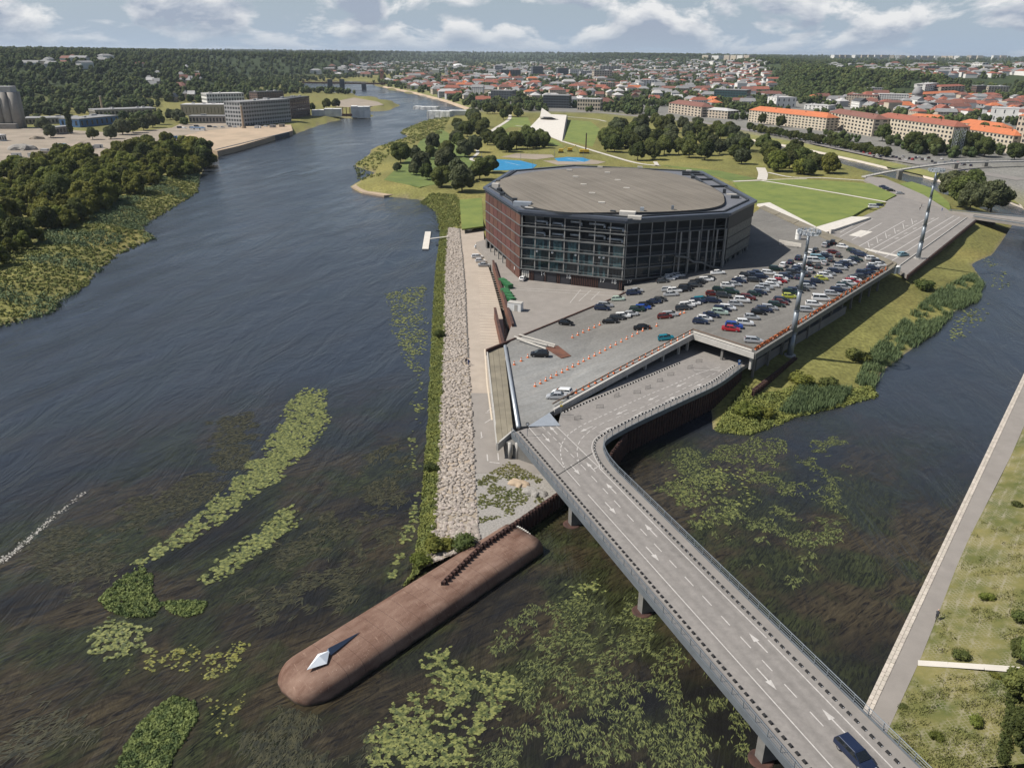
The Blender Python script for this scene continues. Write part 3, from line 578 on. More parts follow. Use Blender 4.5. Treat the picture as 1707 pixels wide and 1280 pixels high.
dpoly = [PD(*q) for q in ((840, 578), (864, 711), (893, 709), (916, 688), (923, 684), (1155, 558), (1258, 591), (1490, 446), (1269, 346))] + [Vector((80, 300, 0)), Vector((60, 262, 0)), Vector((36, 246, 0)), PD(1043, 488), PD(856, 566)]
def surf(poly, cuts, zf, thick, name, m, parent):
    bm = bmesh.new(); f = bm.faces.new([bm.verts.new((p[0], p[1], 0)) for p in poly]); bm.normal_update()
    if f.normal.z < 0: bmesh.ops.reverse_faces(bm, faces=[f])
    for a, b in cuts:
        d = Vector((b[0] - a[0], b[1] - a[1], 0)); bmesh.ops.bisect_plane(bm, geom=bm.verts[:] + bm.edges[:] + bm.faces[:], plane_co=(a[0], a[1], 0), plane_no=(d.y, -d.x, 0))
    bmesh.ops.triangulate(bm, faces=bm.faces[:])
    bmesh.ops.subdivide_edges(bm, edges=[e for e in bm.edges if e.calc_length() > 25], cuts=2); bmesh.ops.triangulate(bm, faces=bm.faces[:])
    bv = list(bm.verts); bnd = [e for e in bm.edges if e.is_boundary]; top = list(bm.faces)
    dup = {v: bm.verts.new((v.co.x, v.co.y, zf(v.co.x, v.co.y) - thick)) for v in bv}
    for f in top: bm.faces.new([dup[v] for v in reversed(f.verts[:])])
    for e in bnd:
        lp = e.link_loops[0] if e.link_loops else None
        a, b = e.verts
        bm.faces.new((a, b, dup[b], dup[a]))
    for v in bv: v.co.z = zf(v.co.x, v.co.y)
    bmesh.ops.recalc_face_normals(bm, faces=bm.faces[:]); me = bpy.data.meshes.new(name)
    for v in bm.verts: v.co -= parent.location
    bm.to_mesh(me); bm.free(); me.materials.append(MATS[m]); return inst(name, me, parent)
cutA = (Vector((pA.x, pA.y, 0)), Vector((*AV[2], 0))); cutB = (Vector((pB.x, pB.y, 0)), Vector((*AV[3], 0)))
m = bpy.data.materials.new('deck_surface'); m.use_nodes = True; n = m.node_tree.nodes; l = m.node_tree.links; b = n['Principled BSDF']; b.inputs['Roughness'].default_value = 0.92; b.inputs['Specular IOR Level'].default_value = 0.25; g = n.new('ShaderNodeNewGeometry')
w1 = ramp(noi(mapn((1, 1, 1), 0), 0.05, 8, .6), 0.35, (0.118, 0.113, 0.104), 0.65, (0.165, 0.157, 0.143)); tr_ = ramp(noi(mapn((14, 1, 1), R(40)), 0.5, 5, .6), 0.5, (0, 0, 0), 0.7, (.5, .5, .5)); fine = ramp(noi(mapn((1, 1, 1), 0), 1.6, 5), .3, (.85,) * 3, .7, (1.15,) * 3)
cd_ = n.new('ShaderNodeVectorMath'); cd_.operation = 'DISTANCE'; l.new(g.outputs['Position'], cd_.inputs[0]); q_ = PD(905, 640); cd_.inputs[1].default_value = q_
nr = n.new('ShaderNodeMapRange'); nr.inputs['From Min'].default_value = 10; nr.inputs['From Max'].default_value = 42; nr.inputs['To Min'].default_value = 1; nr.inputs['To Max'].default_value = 0; l.new(cd_.outputs['Value'], nr.inputs['Value'])
w2 = mixc(nr.outputs[0], w1, ramp(noi(mapn((3, 1, 1), R(40)), 0.25, 8, .65), .35, (0.17, 0.172, 0.168), .65, (0.24, 0.24, 0.232))); w3 = mixc(tr_, w2, (0.20, 0.19, 0.175)); l.new(mixc(1.0, w3, fine, 'MULTIPLY'), b.inputs['Base Color']); MATS['deck_surface'] = m
ds = surf(dpoly, [cutA, cutB], zdeck, 0.9, 'deck_slab', 'deck_surface', dk)
# ramp plate at the bridge end
q = [PD(*a) for a in ((872, 716), (893, 709), (934, 709), (916, 688))]
MB().prism([(p.x, p.y) for p in W([(880, 711), (934, 709.5), (916, 688)], 6.1)], 5.9, 6.16).build('ramp_plate', 'steel_pale', dk)
# edge beams, rails along the deck rim
def rim(pts, name, m, wd, ht, dz, step=None):
    pts = [PD(*q) for q in pts]; out = []
    for a, b in zip(pts[:-1], pts[1:]):
        k = max(1, int((b - a).length / 9)) if step is None else step
        for i in range(k):
            p = a.lerp(b, i / k); r_ = a.lerp(b, (i + 1) / k); p.z = zdeck(p.x, p.y) + dz; r_.z = zdeck(r_.x, r_.y) + dz
            MB().beam(p, r_, wd, ht).build(name, m, dk)
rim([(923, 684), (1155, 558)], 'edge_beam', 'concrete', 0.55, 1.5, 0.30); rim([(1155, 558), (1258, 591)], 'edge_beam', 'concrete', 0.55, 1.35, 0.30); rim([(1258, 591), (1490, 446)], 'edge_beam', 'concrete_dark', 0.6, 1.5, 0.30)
rim([(811, 584), (856, 566), (1043, 488)], 'edge_beam', 'rust_dark', 0.45, 1.7, 0.30)
mat('rail_brown', (0.14, 0.10, 0.075), 0.8, 0.2, 2)
for pts in ([(921, 678), (1155, 553)], [(1155, 553), (1254, 585)], [(1256, 585), (1488, 441)]): rim(pts, 'crash_rail', 'rail_brown', 0.16, 0.28, 0.85)
rim([(1156, 556), (1253, 587)], 'height_bar', 'concrete_pale', 0.2, 0.35, 0.62)
# columns under the deck rim
cm = MB().box((0, 0, -0.5), (0.55, 0.55, 1)).mesh('column', 'concrete')
def cols_(a, b, ts, zb, inset):
    A, B = PD(*a), PD(*b); d = (B - A).normalized(); nn = Vector((-d.y, d.x, 0))
    for t in ts:
        p = A.lerp(B, t) + nn * inset; z = zdeck(p.x, p.y) - 0.9; inst('column', cm, dk, Vector((p.x, p.y, z)) - dk.location, math.atan2(d.y, d.x), (1, 1, z - zb))
cols_((923, 684), (1155, 558), (0.22, 0.36, 0.50, 0.64, 0.78, 0.91, 0.985), 5.9, 0.8); cols_((1155, 558), (1258, 591), (0.93,), 5.9, 0.9); cm.materials[0] = MATS['concrete']; cm = MB().box((0, 0, -0.5), (0.55, 0.55, 1)).mesh('column', 'concrete_dark'); cols_((1258, 591), (1490, 446), [0.04 + 0.08 * i for i in range(12)], 2.5, 1.6); cols_((1258, 591), (1490, 446), [0.02 + 0.08 * i for i in range(12)], 2.5, 9)  # right-rim columns take darker concrete: shade under the deck put into their colour
cols_((923, 684), (1155, 558), (0.22, 0.36, 0.50, 0.64, 0.78, 0.91, 0.985), 5.9, 10)
# wall beneath the deck on the arena side and the service floor under it
under_ = [PD(*q) for q in ((930, 672), (1155, 552), (1258, 583), (1480, 446), (1290, 370))]
MB().prism([(p.x, p.y) for p in [P(1010, 650, 5.9), P(1157, 572, 5.9), P(1262, 600, 5.9)]] + [(100, 225), (74, 250), (36, 236)], 0, 5.93).build('undercroft_floor', 'under_asphalt', kind='structure')
A, B = PD(905, 668), AV[2]; MB().beam((A.x, A.y, 5.3), (B[0], B[1] - 1, 5.3), .4, 5).build('undercroft_wall', 'concrete_dark', dk)
# sloping canopy wing at the left of the deck with its steel beam
wing = thing('canopy_wing', 'long sloping brown-grey canopy strip between promenade and parking deck', 'canopy', P(829, 740, 5))
wl = [P(812, 585, 5.6), P(829, 740, 5.2), P(856, 717, 6.0), P(840, 577, 6.0)]
mat('canopy_top', (0.175, 0.155, 0.115), 0.9, 0.25, 0.25, detail=9)
nst_ = 3
for i in range(nst_):
    a, b = i / nst_, (i + 1) / nst_ - 0.012; MB().prism([tuple(wl[0].lerp(wl[3], a))[:2], tuple(wl[1].lerp(wl[2], a))[:2], tuple(wl[1].lerp(wl[2], b))[:2], tuple(wl[0].lerp(wl[3], b))[:2]], 4.7, [5.45 + .25 * a, 5.4 + .25 * a, 5.4 + .25 * b, 5.45 + .25 * b]).build('roof_strip', 'canopy_top', wing)
MB().beam(wl[0] + Vector((0, 0, .15)), wl[1] + Vector((0, 0, .15)), .3, 1.4).build('edge_beam', 'concrete', wing); MB().beam(wl[1] + Vector((0, 0, .12)), wl[2] + Vector((0, 0, .12)), .35, 1.6).build('edge_beam', 'concrete', wing)
MB().tube(P(842, 577, 6.3), P(864, 712, 6.3), .42, n=10).build('steel_beam', 'steel_pale', wing, smooth=True)
for px, py in ((850, 764), (862, 764)): MB().tube(P(px, py, ZP), P(px, py, ZP) + Vector((0, 0, 3.4)), .38, n=12).build('column', 'concrete', wing, smooth=True)

# ------------------------------------------------------------------ road bridge with the branch that runs under the deck
ZB = 6.0
eL0, eL1 = P(853, 722, ZB), P(1322, 1280, ZB); eR0, eR1 = P(1030, 787, ZB), P(1535, 1280, ZB)
eL2 = eL1 + (eL1 - eL0) * 0.30; eR2 = eR1 + (eR1 - eR0) * 0.38
curve = smooth_line(W([(1030, 787), (1016, 770), (1009, 757), (1006, 745), (1012, 733), (1040, 716), (1080, 696), (1140, 668), (1197, 641), (1237, 612)], ZB), 5)
rpoly = [eL0, eL2, eR2, eR0] + curve[1:] + [P(1262, 598, ZB), P(1160, 572, ZB), P(935, 688, ZB), P(930, 709, ZB), P(880, 713, ZB)]
mat('girder_grey', (0.105, 0.118, 0.13), .6, .15, .5)
rb = thing('road_bridge', 'long grey road bridge crossing the channel to the island', 'bridge', P(1060, 900, 0))
MB().prism([(p.x, p.y) for p in rpoly], ZB - 1.0, ZB, bottom=True).build('bridge_deck', 'road_asphalt', rb); bridge_deck = rb.children[0]
m = bpy.data.materials.new('bridge_asphalt'); m.use_nodes = True; n = m.node_tree.nodes; l = m.node_tree.links; b = n['Principled BSDF']; b.inputs['Roughness'].default_value = .88; b.inputs['Specular IOR Level'].default_value = .3; g = n.new('ShaderNodeNewGeometry')
bdir = (eL1 - eL0).normalized(); bnn = Vector((-bdir.y, bdir.x, 0)); dt = n.new('ShaderNodeVectorMath'); dt.operation = 'DOT_PRODUCT'; l.new(g.outputs['Position'], dt.inputs[0]); dt.inputs[1].default_value = bnn
mr_ = n.new('ShaderNodeMapRange'); o0 = eL0.dot(bnn); mr_.inputs['From Min'].default_value = o0; mr_.inputs['From Max'].default_value = o0 + 12.7; l.new(dt.outputs['Value'], mr_.inputs['Value'])
cr = n.new('ShaderNodeValToRGB'); cr.color_ramp.elements[0].color = (1, 1, 1, 1); cr.color_ramp.elements[1].color = (1, 1, 1, 1)      # tyre-darkened tracks in both lanes
for ps, v_ in ((.24, 1.03), (.30, .86), (.36, 1.02), (.42, .87), (.49, 1.04), (.60, .86), (.66, 1.02), (.72, .87), (.79, 1.03)): e_ = cr.color_ramp.elements.new(ps); e_.color = (v_, v_, v_, 1)
l.new(mr_.outputs[0], cr.inputs[0]); fine_ = ramp(noi(mapn((1, 1, 1), 0), 1.1, 10, .7), .3, (.175, .163, .152), .7, (.245, .228, .212)); pt_ = ramp(noi(mapn((5, 1.4, 1), bd0 := math.atan2(bdir.y, bdir.x)), .22, 4, .5), .58, (1, 1, 1), .62, (.86, .86, .86))
l.new(mixc(1.0, mixc(1.0, fine_, cr.outputs[0], 'MULTIPLY'), pt_, 'MULTIPLY'), b.inputs['Base Color']); MATS['bridge_asphalt'] = m; bridge_deck.data.materials[0] = m
# outer walkway strips
sidew = [eR2, eR0] + curve[1:]
def strip_between(a_, b_, z, name, m):
    mb = MB(); loft(mb, [(p.x, p.y, z) for p in a_], [(p.x, p.y, z) for p in b_]); return mb.build(name, m, rb)
inL = offset_line([eL0, eL2], 1.25); inR = offset_line(sidew, 1.45)
strip_between([eL0, eL2], inL, ZB + 0.012, 'walkway', 'asphalt_grey'); strip_between(sidew, inR, ZB + 0.012, 'walkway', 'asphalt_grey')
for pts in ([eL0, eL2], sidew):
    for a, b in zip(pts[:-1], pts[1:]): MB().beam(a + Vector((0, 0, .12)), b + Vector((0, 0, .12)), .26, 1.05).build('edge_girder', 'girder_grey', rb)
kb = MB(); kb.add([(-.30, -.16, 0), (.30, -.16, 0), (.30, .16, 0), (-.30, .16, 0), (-.18, -.10, .26), (.24, -.10, .26), (.24, .10, .26), (-.18, .10, .26)], [(4, 5, 6, 7), (0, 1, 5, 4), (1, 2, 6, 5), (2, 3, 7, 6), (3, 0, 4, 7)])
kbm = kb.mesh('kerb_block', 'rubber_black'); kw = MB().add([(-.295, -.10, .06), (-.295, .10, .06), (-.25, .09, .15), (-.25, -.09, .15)], [(0, 1, 2, 3)]).mesh('reflector', 'paint_white')
nblk = 0
for pts, stp in ((offset_line([eL0, eL2], 1.65), 1.12), (offset_line(sidew, 1.75), 1.16), (W([(938, 688), (1132, 606)], ZB), 1.0)):
    for p, a in along(pts, stp, .4):
        if nblk < 290: o = inst('kerb_block', kbm, rb, p - rb.location, a + math.pi / 2 * 0 + 0.0); inst('reflector', kw, o); nblk += 1
pst = MB().box((0, 0, .55), (.09, .09, 1.1)).mesh('railing_post', 'steel_grey')
def railing(pts, parent, step, h=1.1, m='steel_grey', inset=0.0, mids=(0.35, 0.7)):
    for p, a in along(pts, step): inst('railing_post', pst, parent, p + Vector((0, 0, .12)) - parent.location, a)
    for hz_, r_ in [(h, .055)] + [(h * k, .028) for k in mids]:
        mb = MB()
        for a, b in zip(pts[:-1], pts[1:]): mb.tube(a + Vector((0, 0, hz_ + .12)), b + Vector((0, 0, hz_ + .12)), r_, n=5, cap=False)
        mb.build('hand_rail' if hz_ == h else 'middle_rail', m, parent)
railing([eL0, eL2], rb, 2.2); railing(sidew, rb, 2.2)
mat('mesh_panel', (0.16, 0.18, 0.20), .5, .1, 1, metal=.3)
for pts in ([eL0, eL2],):
    for p, a in along(pts, 2.2)[:-1]:
        mb = MB(); d = Vector((math.cos(a), math.sin(a), 0))
        for k in range(1, 9): mb.tube(p + d * (k * .244) + Vector((0, 0, .14)), p + d * (k * .244) + Vector((0, 0, 1.16)), .014, n=3, cap=False)
        o = mb.build('baluster_panel', 'mesh_panel', rb); o['kind'] = 'stuff'
# piers
for (px, py) in ((962, 872), (1082, 1016), (1278, 1262)):
    p = P(px, py, 0); d = (eL1 - eL0).normalized(); nn = Vector((-d.y, d.x, 0)); rz = math.atan2(nn.y, nn.x)
    s_ = (p - eL0).dot(d); cen = eL0 + d * s_ + nn * 5.5; cen.z = 0
    MB().box((cen.x, cen.y, 1.9), (8.6, 1.3, 6.2), rz).build('pier', 'concrete_dark', rb); MB().lathe((cen.x - nn.x * 3.9, cen.y - nn.y * 3.9, -1), [(1.5, 0), (1.5, 1.05), (1.35, 1.15)], 16).build('pier_footing', 'rust_dark', rb)
    MB().box((cen.x, cen.y, 4.7), (9.4, 1.7, .6), rz).build('pier_cap', 'concrete', rb)
MB().beam(P(857, 727, 4.9), P(905, 760, 4.9) + Vector((2, 3, 0)), 6, 5).build('abutment', 'concrete_dark', rb)
# painted lines
def line(pts, wd=.15, name='line_marking', dz=.022): ribbon(MB(), pts, wd, dz).build(name, 'white_line', rb)
def dashes(pts, on, off, wd=.15):
    L_ = along(pts, .25); seg = []
    for i, (p, a) in enumerate(L_):
        s = i * .25 % (on + off)
        if s < on: seg.append(p)
        if (s >= on or i == len(L_) - 1) and len(seg) > 1: line(seg, wd, 'lane_dash'); seg = []
        elif s >= on: seg = []
ext = lambda a, b, k: [a, b + (b - a) * k]
line(W([(881, 712), (967, 810)], ZB)); line(ext(*W([(980, 824), (1388, 1279)], ZB), .25)); line(ext(*W([(1280, 1066), (1485, 1277)], ZB), .5)); line(smooth_line(W([(927, 710), (995, 776), (1060, 843), (1172, 957), (1278, 1063)], ZB), 2))
dashes(W([(904, 711), (965, 770)], ZB), 1.6, .9); dashes(ext(*W([(968, 774), (1405, 1245)], ZB), .3), 2.4, 2.0)
dashes(smooth_line(W([(942, 782), (935, 760), (936, 742), (947, 725), (970, 709), (1002, 694), (1065, 665), (1122, 641), (1165, 622)], ZB), 6), 1.2, .45, .2); dashes(smooth_line(W([(965, 772), (962, 750), (967, 735), (980, 721), (1002, 707), (1040, 691), (1090, 671), (1152, 642), (1200, 618)], ZB), 6), 1.6, .9, .15)
line(W([(1165, 622), (1200, 612)], ZB)); line(W([(1157, 617), (1204, 617)], ZB)); line(offset_line(curve[2:], 2.2))
def arrow(px, py, ang, kind=0):
    p = P(px, py, ZB + .022); d = Vector((math.cos(ang), math.sin(ang), 0)); n_ = Vector((-d.y, d.x, 0)); mb = MB()
    s0, s1 = p - d * 1.9, p + d * .3; mb.quad(s0 - n_ * .09, s1 - n_ * .09, s1 + n_ * .09, s0 + n_ * .09); mb.add([s1 - n_ * .42, p + d * 1.9, s1 + n_ * .42], [(0, 1, 2)])
    if kind: c0 = p - d * .9; e_ = c0 - n_ * 1.3 + d * .5; mb.quad(c0 - d * .1, e_ - d * .1, e_ + d * .1, c0 + d * .1); mb.add([e_ - d * .4, e_ - n_ * .8 + d * .05, e_ + d * .45], [(0, 1, 2)])
    mb.build('arrow_marking', 'white_line', rb)
bd = math.atan2((eL1 - eL0).y, (eL1 - eL0).x)
for c_, up, k_ in (((475, 570), 0, 0), ((715, 695), 1, 0), ((710, 825), 0, 0), ((980, 975), 1, 0), ((990, 1130), 0, 0), ((580, 553), 1, 1), ((282, 360), 0, 0), ((330, 308), 1, 0)): arrow(840 + c_[0] / 4, 640 + c_[1] / 4, bd + math.pi * up, k_)
for c_, up in (((215, 575), 1), ((262, 778), 0), ((640, 1015), 1)): arrow(1200 + c_[0] / 3.367, 900 + c_[1] / 3.367, bd + math.pi * up)
cdv = P(1197, 641, ZB) - P(1040, 716, ZB); ca_ = math.atan2(cdv.y, cdv.x)
for c_, up in (((550, 300), 1), ((680, 305), 0), ((785, 188), 1), ((905, 197), 0), ((995, 95), 1), ((1110, 98), 0), ((1180, 6), 1), ((1290, 12), 0)): arrow(840 + c_[0] / 4, 640 + c_[1] / 4, ca_ + math.pi * up)
MB().beam(P(931, 791, ZB + .03), P(988, 755, ZB + .03), .18, .02).build('expansion_joint', 'rubber_black', rb)
# right-hand pile wall below the branch road, and the low one by the mast
pw = pile_wall('sheet_pile_wall', 'tall rusty sheet pile wall below the curved road', offset_line([Vector((p.x, p.y, 4.7)) for p in [P(1014, 760, ZB), P(1050, 712, ZB), P(1197, 642, ZB), P(1240, 612, ZB)]], 0.5), 6.2, .95, False)
pile_wall('sheet_pile_wall', 'short rusty sheet pile wall in the bushes beside the floodlight mast', [P(1257, 651, 3.2), P(1328, 596, 3.6)], 4.5, .95)
# barriers standing on the branch road, signs, bollard people
mat('barrier_grey', (0.14, 0.13, 0.125), .6)
bars = [(963, 703), (1000, 684), (1028, 665), (1062, 660), (1080, 652), (1100, 640), (1118, 630), (1150, 618), (1165, 608)]
for i, (px, py) in enumerate(bars):
    p = P(px, py - 4, ZB); t = thing('crowd_barrier', f'small metal crowd barrier, {ordw(i)} from the bridge end, on the branch road', 'barrier', p, 0.6 + random.uniform(-.5, .5), 'barriers on the branch road', .75)
    MB().tube((-1, 0, 1.0), (1, 0, 1.0), .05, n=5).build('top_bar', 'barrier_grey', t, local=True); MB().tube((-1, 0, .25), (1, 0, .25), .04, n=5).build('bottom_bar', 'barrier_grey', t, local=True)
    for x in (-1, 1): MB().tube((x, 0, .0), (x, 0, 1.0), .05, n=5).build('upright', 'barrier_grey', t, local=True); MB().beam((x, -.35, .06), (x, .35, .06), .08, .06).build('foot', 'barrier_grey', t, local=True)
    mb = MB()
    for k in range(1, 10): mb.tube((-1 + k * .2, 0, .25), (-1 + k * .2, 0, 1), .015, n=3, cap=False)
    o = mb.build('bars', 'barrier_grey', t, local=True); o['kind'] = 'stuff'
mat('sign_blue', (0.05, 0.16, 0.45), .5); mat('sign_yellow', (0.7, 0.5, 0.05), .5)
def sign(px, py, z, lb, h=2.6, face='sign_blue', shape=8, rz=0):
    p = P(px, py, z); t = thing('traffic_sign', lb, 'sign', p); MB().tube((0, 0, 0), (0, 0, h), .05, n=6).build('post', 'steel_grey', t, local=True)
    MB().tube((0, -.04, h - .35), (0, -.09, h - .35), .38, n=shape).build('sign_face', face, t, local=True); MB().tube((0, -.095, h - .35), (0, -.10, h - .35), .26, n=shape).build('sign_symbol', 'paint_white', t, local=True)
    MB().box((0, -.08, h - 1.05), (.55, .04, .4)).build('plate', face, t, local=True)
sign(1230, 622, ZB, 'blue round road sign at the end of the branch road railing', 3.4); sign(879, 727, ZB, 'dark traffic light post at the left start of the bridge', 3.0, 'rubber_black'); sign(935, 692, ZB, 'white and yellow sign post at the deck ramp entrance', 3.2, 'sign_yellow', 4)

# ------------------------------------------------------------------ arena
ZR = 28.0
arena = thing('arena', 'huge eight-sided glass and rust-panelled sports arena with flat oval roof', 'arena', (35, 300, 0))
mat('arena_glass', (0.020, 0.030, 0.036), 0.08, 0.0, spec=0.6)
mat('arena_teal', (0.048, 0.094, 0.104), 0.10, 0.5, .8, spec=0.6, detail=2)
mat('arena_panel', (0.082, 0.036, 0.027), 0.75, 0.22, .35, objrand=.22)
mat('arena_dark', (0.030, 0.031, 0.033), 0.6, .15, .5)
mat('arena_slab', (0.115, 0.12, 0.12), 0.6, .1, .7)
mat('arena_column', (0.22, 0.217, 0.207), 0.6, .1, .7)
mat('parapet_metal', (0.105, 0.118, 0.145), 0.4, .1, .4, metal=.5)
mat('roof_flat', (0.125, 0.130, 0.145), 0.7, .18, .25, detail=8)
m = bpy.data.materials.new('roof_dish'); m.use_nodes = True; n = m.node_tree.nodes; l = m.node_tree.links; b = n['Principled BSDF']; b.inputs['Roughness'].default_value = 0.9; b.inputs['Specular IOR Level'].default_value = 0.2; g = n.new('ShaderNodeNewGeometry')
ln_ = ramp(noi(mapn((60, .55, 1), R(108)), 0.8, 4, .6), .35, (0.135, 0.120, 0.100), .65, (0.195, 0.174, 0.146)); bl_ = ramp(noi(mapn((1, 1, 1), 0), .06, 7), .3, (.82,) * 3, .7, (1.1,) * 3); sp_ = ramp(noi(mapn((5, 1, 1), R(108)), .9, 4), .68, (0, 0, 0), .74, (1, 1, 1))
l.new(mixc(sp_, mixc(1.0, ln_, bl_, 'MULTIPLY'), (.13, .115, .10)), b.inputs['Base Color']); MATS['roof_dish'] = m
cen = Vector((37, 303))
def inset(poly, d):
    n_ = len(poly); out = []
    for i in range(n_):
        a, b, c = Vector(poly[i - 1]), Vector(poly[i]), Vector(poly[(i + 1) % n_]); e1, e2 = (b - a).normalized(), (c - b).normalized(); n1, n2 = Vector((-e1.y, e1.x)), Vector((-e2.y, e2.x)); s = (n1 + n2) / (1 + n1.dot(n2)); out.append(tuple(b + s * d))
    return out
core = inset(AV, 5.5); skin = inset(AV, 1.2)
MB().prism(core, 0, ZR - .6).build('inner_core', 'arena_dark', arena)
MB().prism(inset(AV, 1.6), ZR - .8, ZR - .25).build('roof_terrace', 'roof_flat', arena)
# parapet ring, one length per side
iv = inset(AV, 1.7)
for i in range(8):
    j = (i + 1) % 8; MB().prism([AV[i], AV[j], iv[j], iv[i]], ZR - .8, ZR, bottom=True).build('parapet', 'parapet_metal', arena)
    iv2, iv3 = inset(AV, 2.6), inset(AV, 3.1); MB().prism([iv2[i], iv2[j], iv3[j], iv3[i]], ZR - .3, ZR + .25).build('inner_kerb', 'steel_dark', arena)
# oval roof dish
dish_px = [(826, 303), (845, 295.5), (870, 289.5), (910, 284), (960, 280.5), (1010, 279.5), (1060, 280.5), (1105, 286), (1140, 294), (1175, 306), (1202, 321), (1207, 330), (1206, 339), (1190, 345.5), (1155, 350), (1110, 352.5), (1075, 353.5), (1040, 353.5), (1000, 354), (955, 354), (915, 350), (880, 341), (850, 326)]
dish = [(p.x, p.y) for p in smooth_line([P(a, b, ZR + 0.6) for a, b in dish_px + dish_px[:1]], 4)][:-1]
cx_, cy_ = sum(p[0] for p in dish) / len(dish), sum(p[1] for p in dish) / len(dish)
mb = MB(); rings = [(1.0, ZR - .3), (1.0, ZR + .55), (.985, ZR + .6), (.75, ZR + 1.0), (.4, ZR + 1.25), (.02, ZR + 1.35)]; nD = len(dish)
mb.v = [(cx_ + (p[0] - cx_) * s, cy_ + (p[1] - cy_) * s, z) for s, z in rings for p in dish]; mb.f = [(r_ * nD + i, r_ * nD + (i + 1) % nD, (r_ + 1) * nD + (i + 1) % nD, (r_ + 1) * nD + i) for r_ in range(len(rings) - 1) for i in range(nD)] + [tuple(range((len(rings) - 1) * nD, len(rings) * nD))]
if sum(dish[i][0] * dish[(i + 1) % nD][1] - dish[(i + 1) % nD][0] * dish[i][1] for i in range(nD)) < 0: mb.f = [tuple(reversed(f)) for f in mb.f]
rd_ = mb.build('roof_dish', 'roof_dish', arena)
mb = MB(); out_ = [(cx_ + (p[0] - cx_) * 1.006, cy_ + (p[1] - cy_) * 1.006) for p in dish]; mb.v = [(x, y, z) for z in (ZR - .2, ZR + .5) for x, y in out_]; mb.f = [(i, (i + 1) % nD, (i + 1) % nD + nD, i + nD) for i in range(nD)]; mb.build('dish_rim', 'steel_dark', rd_)
# roof vents and plant
vm = MB().box((0, 0, .35), (2.6, 1.1, .7)).mesh('roof_vent', 'concrete_pale')
for c_ in ((565, 150), (600, 188), (645, 232), (692, 280), (745, 332), (778, 165), (835, 207), (885, 252), (737, 132), (960, 132), (1232, 152)):
    p = P(780 + c_[0] / 3.347, 240 + c_[1] / 3.347, ZR + 1.0); inst('roof_vent', vm, arena, p - arena.location + Vector((0, 0, -.05)), R(-8), .85)
for c_, s_, m_ in (((305, 345), (6, 2.2, 1.6), 'steel_pale'), ((890, 400), (5, 2.4, 1.6), 'concrete_pale'), ((930, 415), (4.2, 1.6, 1.0), 'concrete_pale'), ((970, 385), (1.2, 1.2, 2.0), 'steel_pale'), ((808, 388), (1.6, 1.2, 1.2), 'steel_dark'), ((1140, 378), (.8, .8, 2.2), 'steel_grey'), ((155, 240), (2.6, 1.8, 1.6), 'concrete_pale'), ((175, 262), (1.6, 1.4, 1.3), 'steel_dark'), ((193, 285), (1.6, 1.4, 1.2), 'steel_dark'), ((168, 215), (1.4, 1.2, 1.2), 'steel_dark'), ((1490, 300), (3.0, 1.4, 1.0), 'steel_dark'), ((1470, 282), (3.6, .8, .5), 'concrete_pale'), ((1430, 272), (1.2, 1, 1.6), 'steel_dark'), ((1255, 190), (1.5, 1.2, 1.2), 'steel_dark'), ((1300, 218), (1.5, 1.2, 1.0), 'steel_dark'), ((262, 328), (1.5, 1, 1.8), 'steel_dark'), ((350, 358), (4, .9, .5), 'concrete_pale')):
    p = P(780 + c_[0] / 3.347, 240 + c_[1] / 3.347 + 1, ZR - .2); MB().box((p.x, p.y, ZR - .25 + s_[2] / 2), s_, R(-15)).build('roof_unit', m_, arena)
for a, b in (((1195, 172), (1320, 175)), ((1195, 160), (1290, 162)), ((1280, 200), (1365, 200)), ((1345, 240), (1445, 238)), ((1240, 170), (1410, 290))): p, q = (P(780 + c[0] / 3.347, 240 + c[1] / 3.347, ZR) for c in (a, b)); MB().beam(p + Vector((0, 0, .5)), q + Vector((0, 0, .5)), 1.0, .8).build('skylight_ridge', 'steel_dark', arena)
# facades
def fac(i):
    a, b = Vector((*skin[i], 0)), Vector((*skin[(i + 1) % 8], 0)); d = (b - a); L_ = d.length; d /= L_; return a, d, Vector((d.y, -d.x, 0)), L_
def fq(a, d, n_, s0, s1, z0, z1, o): return [a + d * s0 + n_ * o + Vector((0, 0, z0)), a + d * s1 + n_ * o + Vector((0, 0, z0)), a + d * s1 + n_ * o + Vector((0, 0, z1)), a + d * s0 + n_ * o + Vector((0, 0, z1))]
def fbox(mb, a, d, n_, s0, s1, z0, z1, o0, o1):
    A = [a + d * s + n_ * o for s, o in ((s0, o0), (s1, o0), (s1, o1), (s0, o1))]; return mb.prism([(p.x, p.y) for p in A], z0, z1, bottom=True)
FL = [ZY, 8.4, 12.0, 15.6, 19.2, 22.8, 26.4]
# left flank (corner 0-1) and back-left: rusty panels in a grid with pale floor bands
for i, nb in ((0, 8), (7, 8), (6, 6), (5, 9)):
    a, d, n_, L_ = fac(i); zb = FL[1] if i == 0 else FL[0]
    for k in range(nb):
        for r_ in range(len(FL) - 1):
            z0, z1 = FL[r_], FL[r_ + 1]
            if i == 0 and r_ == 0 and k < 5: continue
            mb = MB(); fbox(mb, a, d, n_, L_ * k / nb + .22, L_ * (k + 1) / nb - .12, z0 + .16, z1 - .16, -.1, .32); mb.build('wall_panel', 'arena_panel', arena)
    for z in FL[1:]: mb = MB(); fbox(mb, a, d, n_, 0, L_, z - .16, z + .16, -.2, .5); mb.build('floor_band', 'arena_slab' if i == 0 else 'arena_dark', arena)
    for k in range(nb + 1): mb = MB(); s = min(max(L_ * k / nb + .05, .1), L_ - .1); fbox(mb, a, d, n_, s - .17, s + .17, zb, FL[-1] - .2, -.15, .15); mb.build('panel_joint', 'arena_dark', arena)
a, d, n_, L_ = fac(0)
